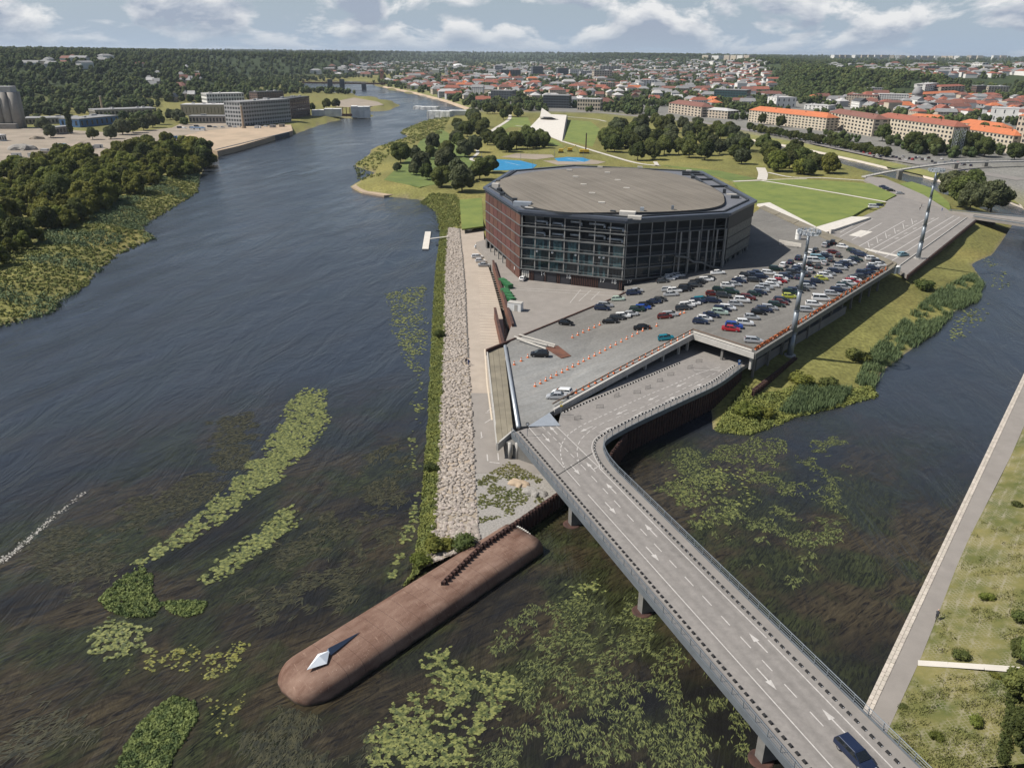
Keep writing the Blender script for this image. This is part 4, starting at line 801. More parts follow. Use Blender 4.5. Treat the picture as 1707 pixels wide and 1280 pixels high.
mb = MB(); fbox(mb, a, d, n_, 0, L_ * 5 / 8, FL[0], FL[1] - .2, -3.4, -3.0); mb.build('recess_wall', 'concrete_dark', arena)
for k in range(6): mb = MB(); fbox(mb, a, d, n_, L_ * k / 8 + .3, L_ * k / 8 + .7, 2, FL[1], -.2, .2); mb.build('column', 'concrete', arena)
# front left (corner 1-2): open plant floors above, teal glass, ribbed rust base with gate numbers
def storeyed(i, open_rows, zbase, nb, teal):
    a, d, n_, L_ = fac(i)
    mb = MB(); fbox(mb, a, d, n_, 0, L_, FL[-1], ZR - 1.0, -1.0, .4); mb.build('top_fascia', 'parapet_metal', arena)
    for z in FL[1:]:
        if z < zbase: continue
        mb = MB(); fbox(mb, a, d, n_, -.2, L_ + .2, z - .22, z + .10, -4.2, .30); mb.build('floor_slab', 'arena_slab' if teal or i == 2 else 'arena_dark', arena)
        mb = MB(); fbox(mb, a, d, n_, 0, L_, z + .95, z + 1.05, .25, .35); mb.build('guard_rail', 'arena_slab', arena)
    for k in range(nb + 1):
        s = min(max(L_ * k / nb, .35), L_ - .35); mb = MB(); fbox(mb, a, d, n_, s - (.17 if teal else .12), s + (.17 if teal else .12), max(zbase, FL[1]), FL[-1], -.25, .10); mb.build('column', 'arena_column', arena)
    for r_ in range(1, len(FL) - 1):
        if FL[r_ + 1] <= zbase: continue
        z0, z1 = max(FL[r_], zbase) + .14, FL[r_ + 1] - .32; op = r_ in open_rows; g = random.Random(i * 10 + r_); npn = nb * 5; panes = {'arena_glass': MB(), 'arena_teal': MB(), 'paint_white': MB()}
        if op: continue
        for k in range(npn):
            s0, s1 = L_ * k / npn + .05, L_ * (k + 1) / npn - .05; x = g.random(); mm_ = 'arena_teal' if teal and x < .45 else 'arena_glass'; fbox(panes[mm_], a, d, n_, s0, s1, z0, z1, -.6, -.5)
        for mm_ in ('arena_glass', 'arena_teal'):
            if panes[mm_].v: o = panes[mm_].build('glazing', mm_, arena); o['kind'] = 'stuff'
storeyed(1, (4, 5), ZY, 7, True); storeyed(2, (3, 4, 5), 7.5, 8, False); storeyed(3, (), 9, 6, False); storeyed(4, (), 5, 10, False)
a, d, n_, L_ = fac(1)
rows_ = random.Random(4)
for r_ in (4, 5):                        # ducts on the open plant floors
    z = FL[r_] + 1.6
    for k in range(5):
        s0 = 4 + k * 6.2; p = a + d * s0 - n_ * 2.2; q = a + d * (s0 + rows_.uniform(3, 5.5)) - n_ * 2.2; h_ = z + rows_.uniform(-.5, .7); MB().tube((p.x, p.y, h_), (q.x, q.y, h_), .42, n=8).build('duct', 'steel_pale', arena, smooth=True)
        MB().tube((q.x, q.y, h_), (q.x, q.y, h_ - 1.2), .4, n=8).build('duct', 'steel_pale', arena, smooth=True)
    mb = MB(); fbox(mb, a, d, n_, 0, 6.5, FL[r_] + .15, FL[r_ + 1] - .35, -3.9, -3.5); mb.build('plant_wall', 'concrete_dark', arena)
mb = MB(); fbox(mb, a, d, n_, .3, L_ - .1, ZY, FL[1] - .3, -.7, -.35); mb.build('base_wall', 'arena_dark', arena)
mat('rib_rust', (0.075, 0.036, 0.028), .8, .2, 1)
gates = [(5.0, 8.2, '14'), (9.4, 12.6, ''), (14.2, 17.4, '16'), (27.2, 33.6, '17 18')]
s = 3.2
while s < L_ - .3:
    if not any(g0 - .2 < s < g1 + .2 for g0, g1, _ in gates): mb = MB(); fbox(mb, a, d, n_, s - .13, s + .13, ZY, FL[1] - .35, -.36, -.08); mb.build('rib', 'rib_rust', arena)
    s += .62
mat('gate_dark', (0.030, 0.030, 0.036), .5, .1, 1)
def text_mesh(body, size):
    c = bpy.data.curves.new('t', 'FONT'); c.body = body; c.size = size; c.align_x = 'CENTER'; c.extrude = .02; o = bpy.data.objects.new('t', c); col.objects.link(o)
    dg = bpy.context.evaluated_depsgraph_get(); me = bpy.data.meshes.new_from_object(o.evaluated_get(dg)); bpy.data.objects.remove(o); me.materials.clear(); me.materials.append(MATS['paint_white']); return me
def put_text(body, size, p, n_, parent, name='gate_number'):
    o = inst(name, text_mesh(body, size), parent, p - parent.location); o.rotation_euler = (math.pi / 2, 0, math.atan2(n_.x, -n_.y)); return o
for g0, g1, tx in gates:
    mb = MB(); fbox(mb, a, d, n_, g0, g1, ZY, FL[1] - .5, -.34, -.2); mb.build('gate', 'gate_dark', arena)
for sx, tx, zz in ((8.0, '14', 6.7), (16.9, '16', 6.7), (28.4, '17', 6.7), (32.2, '18', 6.7)): put_text(tx, 1.9, a + d * sx + n_ * -.12 + Vector((0, 0, zz)), n_, arena)
mb = MB(); fbox(mb, a, d, n_, .4, 3.0, ZY + .8, FL[1] - .7, -.34, -.22); mb.build('gate_glass', 'concrete_pale', arena)
for k in range(1, 4): mb = MB(); fbox(mb, a, d, n_, .4 + k * .65 - .05, .4 + k * .65 + .05, ZY + .8, FL[1] - .7, -.215, -.15); mb.build('mullion', 'steel_dark', arena)
a2, d2, n2, L2 = fac(2); mb = MB(); fbox(mb, a2, d2, n2, .2, 14, 6.0, 9.2, -.7, -.5); mb.build('base_wall', 'gate_dark', arena); put_text('19', 1.9, a2 + d2 * 2.4 + n2 * -.4 + Vector((0, 0, 6.9)), n2, arena)
a0_, d0_, n0_, L0_ = fac(0); put_text('8', 1.7, a0_ + d0_ * (L0_ - 6) + n0_ * .42 + Vector((0, 0, 6.4)), n0_, arena)
# ball lamps hanging behind the glass front
for s_ in (5.6, 11.0, 19.0, 27.0, 28.4): p = a + d * s_ + n_ * -.35; bm = bmesh.new(); bmesh.ops.create_icosphere(bm, subdivisions=2, radius=.42); me = bpy.data.meshes.new('ball_lamp'); bm.to_mesh(me); bm.free(); me.materials.append(MATS['paint_white']); inst('ball_lamp', me, arena, Vector((p.x, p.y, 14.7)) - arena.location)
# right front corner: outside stairs behind tall columns
a, d, n_, L_ = fac(2)
for k in range(6):
    s_ = 19 + k * 3.3; mb = MB(); fbox(mb, a, d, n_, s_ - .2, s_ + .2, 8.0, FL[-2], .9, 1.3); mb.build('tall_column', 'arena_column', arena)
st_p = [(17, 15.6), (21, 15.0), (24, 13.2), (27, 12.9), (30.5, 11.2), (34.5, 10.3)]
for (s0, z0), (s1, z1) in zip(st_p[:-1], st_p[1:]):
    for o_ in (.7, 2.0): p = a + d * s0 + n_ * o_ + Vector((0, 0, z0)); q = a + d * s1 + n_ * o_ + Vector((0, 0, z1)); MB().beam(p, q, .25, .55).build('stair_stringer', 'arena_slab', arena)
    p = a + d * s0 + n_ * 1.35 + Vector((0, 0, z0 - .1)); q = a + d * s1 + n_ * 1.35 + Vector((0, 0, z1 - .1)); MB().beam(p, q, 1.2, .2).build('stair_flight', 'arena_dark', arena)
a, d, n_, L_ = fac(3)
mat('arena_screen', (0.13, 0.125, 0.108), .6, .45, 1.2, detail=8)
for r_, (z0, z1) in enumerate(((11.8, 15.2), (15.8, 19.0), (19.4, 22.2))): mb = MB(); fbox(mb, a, d, n_, L_ * .06, L_ - .3, z0, z1, .1, .3); mb.build('mesh_screen', 'arena_screen', arena)
mb = MB(); fbox(mb, a, d, n_, 0, L_, 22.4, 26.6, -.2, .5); mb.build('upper_cladding', 'arena_dark', arena)
for k in range(5): mb = MB(); fbox(mb, a, d, n_, 1 + k * 6.4, 1.5 + k * 6.4, 9.5, 12, -.3, .2); mb.build('column', 'arena_column', arena)

# ------------------------------------------------------------------ event ground, lawns and paths beside the arena
ZL = 5.0
def sheet(px, z, name, m, z0=None): return MB().prism([(p.x, p.y) for p in W(px, z)], (0.0 if z0 is None else z0), z).build(name, m, kind='structure')
sheet([(1500, 447), (1370, 389), (1400, 378), (1474, 345), (1480, 334), (1497, 326), (1580, 351), (1624, 362)], ZL, 'event_ground', 'asphalt_grey')
sheet([(1222, 304), (1270, 302), (1473, 338), (1443, 347), (1420, 360.5), (1361, 378), (1284, 337.5), (1262, 339)], ZL + .02, 'lawn', 'lawn')
sheet([(1277, 300.5), (1344, 299), (1451, 306), (1494, 325), (1476, 334.5)], ZL + .02, 'lawn', 'lawn')
sheet([(1262, 340), (1283, 337.5), (1361, 378), (1352, 384), (1300, 360)], ZL + .015, 'apron', 'concrete_pale'); sheet([(1361, 378.2), (1420, 361), (1452, 362), (1374, 388)], ZL + .9, 'ramp', 'concrete_pale')
ribbon(MB(), W([(1268, 301), (1300, 306), (1400, 323), (1478, 337)], ZL), 2.6, .04).build('path', 'path_pale', kind='structure'); ribbon(MB(), W([(1270, 300.5), (1310, 298.8), (1345, 298.5)], ZL), 1.6, .05).build('path', 'path_pale', kind='structure')
sheet([(1497, 326), (1440, 300), (1448, 294), (1475, 297), (1540, 325), (1582, 351)], ZL + .01, 'road', 'promenade_grey')
sheet([(1500, 306), (1520, 303), (1555, 314), (1582, 338), (1585, 349), (1540, 325)], ZL + .03, 'lawn', 'lawn')
for a, b in (((1420, 400), (1470, 372)), ((1400, 395), (1455, 365)), ((1430, 412), (1508, 368)), ((1445, 420), (1545, 364)), ((1452, 426), (1565, 363)), ((1470, 432), (1590, 360)), ((1482, 438), (1600, 362)), ((1400, 388), (1440, 366))): ribbon(MB(), W([a, b], ZL), .35, .02).build('bay_marking', 'white_line', kind='structure')
for i in range(6): x, y = 1447 + i * 14.5, 404 - i * 7.8; ribbon(MB(), W([(x, y), (x + 2, y + 9)], ZL), .3, .02).build('bay_marking', 'white_line', kind='structure'); ribbon(MB(), W([(x + 4, y + 5), (x + 9, y + 3.5)], ZL), .5, .02).build('bay_marking', 'white_line', kind='structure')
for i in range(5): x, y = 1492 + i * 15, 398 - i * 8.2; ribbon(MB(), W([(x, y), (x + 6, y - 1.5)], ZL), .6, .02).build('bay_marking', 'white_line', kind='structure')
ribbon(MB(), W([(1425, 394), (1445, 385)], ZL), 5, .015).build('paving_patch', 'concrete_pale', kind='structure'); ribbon(MB(), W([(1440, 415), (1498, 427)], ZL), 3, .015).build('paving_patch', 'concrete_pale', kind='structure')
cw = thing('canopy_wing', 'long brown-grey roof strip along the far edge of the parking deck', 'canopy', P(1380, 395, 10))
cwp = [P(1266, 345.5, 10.6), P(1274, 342.5, 10.6), P(1497, 439, 10.6), P(1487, 449, 10.6)]
for k in range(6):
    a, b = k / 6, (k + 1) / 6 - .004; q = [cwp[0].lerp(cwp[3], a), cwp[1].lerp(cwp[2], a), cwp[1].lerp(cwp[2], b), cwp[0].lerp(cwp[3], b)]; MB().prism([(p.x, p.y) for p in q], 9.6, 10.6, bottom=True).build('roof_strip', 'canopy_top', cw)
rw = thing('ramp_walkway', 'grey concrete ramp slab with dark edge from event ground to right bridge', 'ramp', P(1560, 410, 4))
MB().prism([(p.x, p.y) for p in W([(1512, 458), (1494, 447), (1612, 362.5), (1626, 366)], 6.0)], 4.6, 6.0, bottom=True).build('slab', 'asphalt_grey', rw); MB().beam(P(1494, 446, 6.35), P(1612, 362, 6.35), .35, .5).build('side_wall', 'concrete', rw); MB().beam(P(1513, 459, 6.1), P(1627, 367, 6.1), .3, 1.5).build('edge_beam', 'rust_dark', rw)
for lb, px, py, s, m_, z in (('white box container at the far right tip of the parking deck', 1490, 455, (3, 2.4, 2.4), 'paint_white', 6.0), ('pale electrical cabinet on the apron below the ramp', 1385, 389, (2, 1.4, 1.8), 'concrete_pale', ZL)):
    p = P(px, py, z); t = thing('container_box', lb, 'container', p, .5); MB().box((0, 0, s[2] / 2), s).build('casing', m_, t, local=True); MB().box((0, -s[1] / 2 - .02, s[2] * .45), (s[0] * .35, .04, s[2] * .8)).build('door', 'concrete', t, local=True)
p = PD(1330, 399); t = thing('ticket_kiosk', 'white round kiosk standing alone on the plaza beside the arena shadow', 'kiosk', p)
MB().lathe((0, 0, 0), [(1.1, 0), (1.1, 1.6)], 20).build('lower_drum', 'paint_white', t, local=True, smooth=False); MB().lathe((0, 0, 1.6), [(1.0, 0), (1.0, .2)], 20).build('joint_band', 'concrete', t, local=True); MB().lathe((0, 0, 1.8), [(1.1, 0), (1.1, 1.7), (.9, 1.8)], 20).build('upper_drum', 'paint_white', t, local=True)
t = thing('rail_stack', 'stack of long white rails lying on the plaza near the round kiosk', 'rails', PD(1318, 404))
for k in range(4): MB().beam(PD(1299, 400 + k * 2.2, .6), PD(1336, 406 + k * 1.6, .6), .3, .3).build('rail', 'concrete_pale', t)
for x, y in ((1305, 404), (1330, 409)): MB().beam(PD(x, y - 3, .3), PD(x, y + 3, .3), .3, .3).build('trestle', 'steel_dark', t)
t = thing('barrier_gate', 'pair of long pale steel gate beams with rusty plate on the deck ramp', 'gate', PD(890, 570))
for a, b in (((857, 560), (924, 577)), ((866, 557), (926, 574)), ((862, 563), (910, 580))): MB().beam(PD(*a, 1.0), PD(*b, .7), .25, .3).build('beam', 'concrete_pale', t)
for x, y in ((868, 563), (890, 568), (912, 575)): MB().tube(PD(x, y), PD(x, y, .8), .1, n=6).build('post', 'steel_grey', t)
MB().prism([(p.x, p.y) for p in [PD(908, 580), PD(930, 577), PD(952, 594), PD(936, 598)]], 6.0, 6.28).build('rust_plate', 'rust', t)

# floodlight masts
def mast(px, py, z, tx, ty, lb):
    p = P(px, py, z) if z else G(px, py); z = p.z; h = top_at(tx, ty, p.x, p.y) - z; t = thing('floodlight_mast', lb, 'mast', p)
    lv = [0, .19, .37, .53, .68, .82, .95]; r = [.82, .72, .62, .53, .45, .38, .32]
    for k in range(6): MB().tube((0, 0, h * lv[k] - (.0 if k else 1.0)), (0, 0, h * lv[k + 1]), r[k], r[k + 1] * 1.03, 12).build('tube_section', 'steel_grey', t, local=True, smooth=True)
    for k in range(1, 6): MB().lathe((0, 0, h * lv[k] - .12), [(r[k] + .16, 0), (r[k] + .16, .24)], 12).build('flange', 'steel_grey', t, local=True)
    MB().lathe((0, 0, -.2), [(1.5, 0), (1.5, .5)], 10).build('footing', 'concrete', t, local=True)
    mb = MB()
    for r_ in (1.0, 2.5): 
        for k in range(16): a, b = 2 * math.pi * k / 16, 2 * math.pi * (k + 1) / 16; mb.tube((r_ * math.cos(a), r_ * math.sin(a), h * .96), (r_ * math.cos(b), r_ * math.sin(b), h * .96), .07, n=4, cap=False); mb.tube((r_ * math.cos(a), r_ * math.sin(a), h * .96 + 1.1), (r_ * math.cos(b), r_ * math.sin(b), h * .96 + 1.1), .05, n=4, cap=False)
    for k in range(8): a = math.pi * k / 4; mb.tube((.3 * math.cos(a), .3 * math.sin(a), h * .95), (2.5 * math.cos(a), 2.5 * math.sin(a), h * .96), .08, n=4)
    mb.build('head_ring', 'steel_pale', t, local=True)
    lm = MB().box((0, 0, 0), (.7, .35, .6)).mesh('floodlight', 'steel_pale')
    for k in range(16): a = 2 * math.pi * k / 16; inst('floodlight', lm, t, (2.6 * math.cos(a), 2.6 * math.sin(a), h * .96 + .55), a + math.pi / 2)
mast(1316.5, 593, 0, 1349, 381, 'tall grey floodlight mast rising beside the front right edge of the parking deck')
mast(1530, 431, 6.0, 1562, 280, 'tall grey floodlight mast standing on the concrete ramp beyond the deck')

# ------------------------------------------------------------------ cars
def mat_car(name, c, metal=.3): return mat(name, c, .28, metal=metal, spec=.6)
CC = {'K': ('black', (.012, .012, .013)), 'D': ('dark grey', (.045, .048, .052)), 'S': ('silver', (.40, .41, .42)), 'W': ('white', (.74, .74, .73)), 'B': ('bright blue', (.02, .07, .33)), 'N': ('dark blue', (.018, .028, .062)), 'R': ('red', (.42, .022, .028)), 'M': ('maroon', (.13, .022, .018)), 'G': ('dark green', (.016, .040, .030)), 'T': ('turquoise', (.01, .19, .25)), 'Y': ('lime yellow', (.48, .50, .07)), 'L': ('pale green', (.42, .52, .44)), 'C': ('light blue', (.22, .38, .44))}
for k, (nm, c) in CC.items(): mat_car('paint_' + k, c)
mat('car_glass', (.012, .015, .018), .06, spec=.7); mat('tyre', (.014, .014, .014), .8); mat('rim_silver', (.35, .35, .36), .35, metal=.6); mat('lamp_red', (.35, .02, .02), .3); mat('lamp_clear', (.6, .6, .6), .15)
def loft_body(secs):                    # secs: (x, halfwidth, zbottom, ztop, tuck) -> closed skin with shoulder line
    mb = MB(); n_ = len(secs); ring = 8
    for x, w_, z0, z1, tk in secs: zm = z0 + (z1 - z0) * .55; mb.v += [(x, -w_ * .92, z0), (x, -w_, z0 + .12), (x, -w_, zm), (x, -w_ * tk, z1), (x, w_ * tk, z1), (x, w_, zm), (x, w_, z0 + .12), (x, w_ * .92, z0)]
    for i in range(n_ - 1): mb.f += [(i * ring + j, (i + 1) * ring + j, (i + 1) * ring + (j + 1) % ring, i * ring + (j + 1) % ring) for j in range(ring)]
    mb.f += [tuple(range(ring)), tuple(reversed(range((n_ - 1) * ring, n_ * ring)))]; mb.f = [tuple(reversed(f)) for f in mb.f]; return mb
def cabin(x0, x1, x2, x3, w0, w1, z0, z1):  # rear base, rear top, front top, front base
    v = [(x0, -w0, z0), (x3, -w0, z0), (x3, w0, z0), (x0, w0, z0), (x1, -w1, z1), (x2, -w1, z1), (x2, w1, z1), (x1, w1, z1)]
    return MB().add(v, [(0, 1, 5, 4), (1, 2, 6, 5), (2, 3, 7, 6), (3, 0, 4, 7), (4, 5, 6, 7)])
KIND = {}
def car_kind(key, name, L_, W_, body, cab, roofh):
    x0, x1, x2, x3, z0, z1 = cab; w_ = W_ / 2
    KIND[key] = dict(name=name, body=loft_body([(x * L_ / 2, w_ * ww, a, b, .93) for x, ww, a, b in body]).mesh('body', 'paint_K', smooth=False), glass=cabin(x0, x1, x2, x3, w_ * .93, w_ * .76, z0, z1).mesh('window_band', 'car_glass'),
        roof=MB().add([(x1 - .1, -w_ * .77, z1 - .03), (x2 + .08, -w_ * .77, z1 - .03), (x2 + .08, w_ * .77, z1 - .03), (x1 - .1, w_ * .77, z1 - .03), (x1 + .05, -w_ * .68, z1 + roofh), (x2 - .1, -w_ * .68, z1 + roofh), (x2 - .1, w_ * .68, z1 + roofh), (x1 + .05, w_ * .68, z1 + roofh)], [(0, 1, 5, 4), (1, 2, 6, 5), (2, 3, 7, 6), (3, 0, 4, 7), (4, 5, 6, 7), (3, 2, 1, 0)]).mesh('roof', 'paint_K'),
        pil=None, L=L_, W=W_)
    mb = MB()
    for s in (-1, 1):
        for a, b in (((x3, w_ * .935), (x2, w_ * .765)), ((x0, w_ * .935), (x1, w_ * .765))): mb.beam((a[0], s * a[1], z0 + .02), (b[0], s * b[1], z1), .09, .05)
        mb.beam(((x1 + x2) / 2 - .1, s * w_ * .94, z0), ((x1 + x2) / 2 - .05, s * w_ * .77, z1), .09, .03)
    KIND[key]['pil'] = mb.mesh('pillar_frame', 'paint_K')
car_kind('hatch', 'hatchback', 4.1, 1.76, [(-1, .86, .36, .86), (-.96, .95, .25, .98), (-.55, 1, .22, .98), (.30, 1, .22, .95), (.72, .98, .22, .86), (.95, .88, .25, .70), (1, .72, .32, .56)], (-1.88, -1.50, .25, 1.15, .94, 1.42), .05)
car_kind('sedan', 'saloon', 4.6, 1.80, [(-1, .84, .38, .86), (-.96, .95, .26, .98), (-.6, 1, .22, 1.0), (.25, 1, .22, .95), (.70, .98, .22, .86), (.95, .88, .25, .68), (1, .72, .32, .54)], (-1.65, -.95, .45, 1.30, .95, 1.40), .05)
car_kind('estate', 'estate car', 4.7, 1.82, [(-1, .88, .38, .90), (-.97, .96, .26, 1.0), (-.6, 1, .22, 1.0), (.25, 1, .22, .97), (.70, .98, .22, .88), (.95, .88, .25, .70), (1, .72, .32, .56)], (-2.22, -1.92, .45, 1.35, .97, 1.44), .05)
car_kind('suv', 'off-roader', 4.55, 1.88, [(-1, .90, .45, 1.0), (-.97, .97, .32, 1.12), (-.6, 1, .28, 1.12), (.25, 1, .28, 1.08), (.72, .98, .28, 1.02), (.96, .92, .32, .84), (1, .78, .40, .66)], (-2.12, -1.85, .40, 1.22, 1.08, 1.62), .06)
car_kind('van', 'van', 5.1, 1.98, [(-1, .93, .40, 1.15), (-.98, .98, .30, 1.22), (-.5, 1, .26, 1.22), (.45, 1, .26, 1.18), (.80, .97, .26, 1.02), (.97, .90, .30, .84), (1, .80, .38, .68)], (-2.50, -2.40, 1.0, 1.85, 1.18, 1.86), .10)
wh = MB(); wh.tube((0, -.10, 0), (0, .10, 0), .33, n=14); WHEEL = wh.mesh('wheel', 'tyre', smooth=False); RIM = MB().tube((0, -.115, 0), (0, .115, 0), .20, n=10).mesh('rim', 'rim_silver')
LMP = MB().box((0, 0, 0), (.10, .30, .13)).mesh('headlight', 'lamp_clear'); RLM = MB().box((0, 0, 0), (.08, .26, .16)).mesh('tail_light', 'lamp_red')
def car(px, py, colr_, kind, ang, lb, group, z=None, p=None, tilt=None):
    k = KIND[kind]; p = p if p is not None else (PD(px, py) if z is None else P(px, py, z)); t = thing('parked_car', lb, 'car', p, ang, group)
    if tilt: 
        d = Vector((math.cos(ang), math.sin(ang))); e = 1.2; s = (zdeck(p.x + d.x * e, p.y + d.y * e) - zdeck(p.x - d.x * e, p.y - d.y * e)) / (2 * e); s2 = (zdeck(p.x - d.y * e, p.y + d.x * e) - zdeck(p.x + d.y * e, p.y - d.x * e)) / (2 * e); t.rotation_euler = (math.atan(s2), -math.atan(s), ang)
    m_ = 'paint_' + colr_; inst('body', k['body'], t, m=m_); inst('window_band', k['glass'], t); inst('roof', k['roof'], t, m=m_); inst('pillar_frame', k['pil'], t, m=m_)
    for sx in (-.30, .31):
        for sy in (-1, 1): o = inst('wheel', WHEEL, t, (sx * k['L'] * 1.0, sy * (k['W'] / 2 - .12), .33)); inst('rim', RIM, o)
    z_ = .72 if kind != 'van' else .85
    for sy in (-1, 1): inst('headlight', LMP, t, (k['L'] * .475, sy * k['W'] * .30, z_ - .10)); inst('tail_light', RLM, t, (-k['L'] * .495, sy * k['W'] * .34, z_ + .05))
    return t
def cA(c): return (880 + c[0] / 6.828, 460 + c[1] / 6.828)
def cB(c): return (1080 + c[0] / 8.535, 430 + c[1] / 8.535)
def cC(c): return (1200 + c[0] / 8.535, 380 + c[1] / 8.535)
def cD(c): return (1330 + c[0] / 10.04, 380 + c[1] / 10.04)
def cE(c): return (1180 + c[0] / 7.76, 480 + c[1] / 7.76)
ROWS = [
 ('the row along the yard edge', -12, [(cA, 'K', 435, 555), (cA, 'N', 845, 385), (cA, 'S', 882, 350), (cA, 'L', 1030, 280), (cA, 'N', 1205, 215), (cA, 'S', 1232, 188)]),
 ('the second row from the arena yard', -14, [(cA, 'K', 945, 535), (cA, 'D', 1020, 500), (cA, 'W', 1085, 478), (cA, 'S', 1180, 452), (cA, 'G', 1245, 405), (cA, 'B', 1310, 380), (cA, 'K', 1345, 352), (cA, 'N', 1435, 315), (cA, 'D', 1505, 290)]),
 ('the row against the arena front', -14, [(cB, 'D', 215, 352), (cB, 'W', 290, 318), (cB, 'W', 335, 292), (cB, 'S', 430, 272), (cB, 'W', 995, 232)]),
 ('the third row', -14, [(cB, 'S', 330, 540), (cB, 'W', 385, 492), (cB, 'S', 305, 472), (cB, 'K', 515, 478), (cB, 'K', 540, 448), (cB, 'D', 665, 415), (cB, 'K', 695, 378), (cB, 'D', 735, 355), (cB, 'W', 830, 332), (cB, 'D', 870, 312)]),
 ('the fourth row in mid deck', -12, [(cA, 'M', 1560, 482), (cA, 'S', 1622, 457), (cB, 'D', 510, 738), (cB, 'W', 560, 702), (cB, 'W', 640, 672), (cB, 'N', 710, 648), (cB, 'T', 765, 615), (cB, 'N', 930, 632), (cB, 'M', 920, 533), (cB, 'D', 1075, 562), (cB, 'G', 1010, 475), (cB, 'G', 1188, 507), (cB, 'W', 1130, 415), (cB, 'S', 1220, 395), (cB, 'N', 1295, 348), (cB, 'W', 1340, 318), (cB, 'D', 1510, 338), (cB, 'K', 1400, 280), (cB, 'N', 1500, 258), (cB, 'N', 1610, 290), (cB, 'N', 1560, 235), (cC, 'W', 690, 662), (cC, 'G', 795, 607)]),
 ('the fifth row', -13, [(cB, 'N', 745, 930), (cB, 'W', 805, 888), (cB, 'N', 900, 838), (cB, 'L', 1020, 802), (cB, 'N', 1050, 752), (cB, 'W', 1130, 732), (cB, 'S', 1240, 678), (cB, 'W', 1335, 628), (cB, 'M', 1420, 592), (cB, 'G', 1505, 538), (cB, 'N', 1590, 517), (cB, 'S', 1615, 478), (cB, 'S', 1672, 442), (cC, 'W', 730, 838), (cC, 'W', 765, 802), (cC, 'R', 855, 778), (cC, 'W', 862, 746), (cC, 'N', 930, 716), (cC, 'D', 980, 688), (cC, 'D', 1030, 656), (cC, 'N', 1080, 630), (cC, 'N', 1120, 604), (cC, 'W', 1150, 570)]),
 ('the sixth row', -13, [(cE, 'R', 295, 553), (cE, 'B', 335, 515), (cE, 'W', 475, 478), (cE, 'S', 565, 402), (cE, 'K', 650, 338), (cE, 'N', 722, 308), (cE, 'S', 790, 278), (cE, 'G', 880, 238), (cE, 'M', 930, 208), (cE, 'N', 955, 178), (cE, 'Y', 1050, 130), (cE, 'G', 1060, 80), (cC, 'N', 1060, 915), (cC, 'D', 1165, 890), (cC, 'S', 1250, 858), (cC, 'N', 1250, 818), (cC, 'N', 1375, 782), (cC, 'Y', 1440, 742), (cC, 'W', 1490, 708), (cC, 'S', 1550, 672), (cD, 'N', 610, 748), (cD, 'S', 700, 698), (cD, 'N', 715, 662), (cD, 'N', 790, 632), (cD, 'W', 855, 606), (cD, 'N', 920, 578), (cD, 'G', 965, 556)]),
 ('the right rail row', -12, [(cE, 'S', 590, 705), (cE, 'S', 1285, 308), (cE, 'W', 1370, 233), (cE, 'W', 1460, 165), (cD, 'S', 570, 1128), (cD, 'N', 670, 1068), (cD, 'S', 752, 1026), (cD, 'G', 772, 992), (cD, 'W', 850, 952), (cD, 'R', 905, 922), (cD, 'W', 952, 896), (cD, 'D', 960, 858), (cD, 'D', 1060, 842), (cD, 'N', 1090, 782), (cD, 'N', 1190, 757), (cD, 'N', 1250, 698), (cD, 'W', 1260, 658), (cD, 'W', 1370, 643), (cD, 'D', 1330, 602), (cD, 'W', 1240, 548)]),
 ('the group facing the near mast', 62, [(cC, 'N', 1110, 722), (cC, 'D', 1220, 682), (cC, 'S', 1280, 632), (cC, 'D', 1390, 568), (cC, 'K', 1270, 538), (cC, 'S', 1490, 522), (cC, 'D', 1570, 477), (cC, 'D', 1680, 412), (cC, 'W', 900, 552), (cC, 'N', 1000, 507), (cC, 'N', 1115, 452), (cC, 'W', 1285, 357), (cC, 'D', 1355, 337), (cC, 'S', 1490, 267), (cC, 'D', 1535, 242), (cC, 'K', 1600, 227)]),
 ('the short row near the canopy', -10, [(cC, 'W', 1335, 493), (cC, 'C', 1385, 455), (cC, 'N', 1500, 425), (cC, 'S', 1510, 398), (cC, 'M', 1610, 368)]),
 ('the line under the far canopy', -40, [(cD, 'W', 745, 333), (cD, 'G', 910, 402), (cD, 'N', 990, 438), (cD, 'N', 1060, 478)]),
]
rk = random.Random(5); seen = {}
for place, ang, lst in ROWS:
    pts = sorted([(f(( a, b_)), c) for f, c, a, b_ in lst], key=lambda q: q[0][0])
    for i, ((x, y), c) in enumerate(pts):
        kd = rk.choice(['hatch', 'sedan', 'estate', 'suv', 'hatch', 'suv', 'estate']) if not (c in 'Y' ) else 'hatch'
        if 'right rail' in place and i == 3 or ('short row' in place and i in (0, 1)): kd = 'van'
        car(x, y, c, kd, R(ang + rk.uniform(-5, 5)), f'{CC[c][0]} {KIND[kd]["name"]}, {ordw(i)} from the left in {place}', 'cars on the parking deck', tilt=True)
for (x, y, c, kd, ang, lb) in ((1071, 549, 'K', 'sedan', -10, 'black saloon parked alone beside the long cone line'), (1110.5, 566.5, 'T', 'hatch', -4, 'turquoise hatchback alone by the deck parapet'), (899.5, 594, 'K', 'suv', 175, 'black sport utility vehicle alone at the left end of the deck'), (937, 657, 'W', 'estate', 158, 'white estate car at the bottom of the deck ramp'), (928, 664, 'S', 'sedan', 172, 'grey-silver saloon nearest the bridge on the deck ramp')): car(x, y, c, kd, R(ang), lb, 'cars on the parking deck', tilt=True)
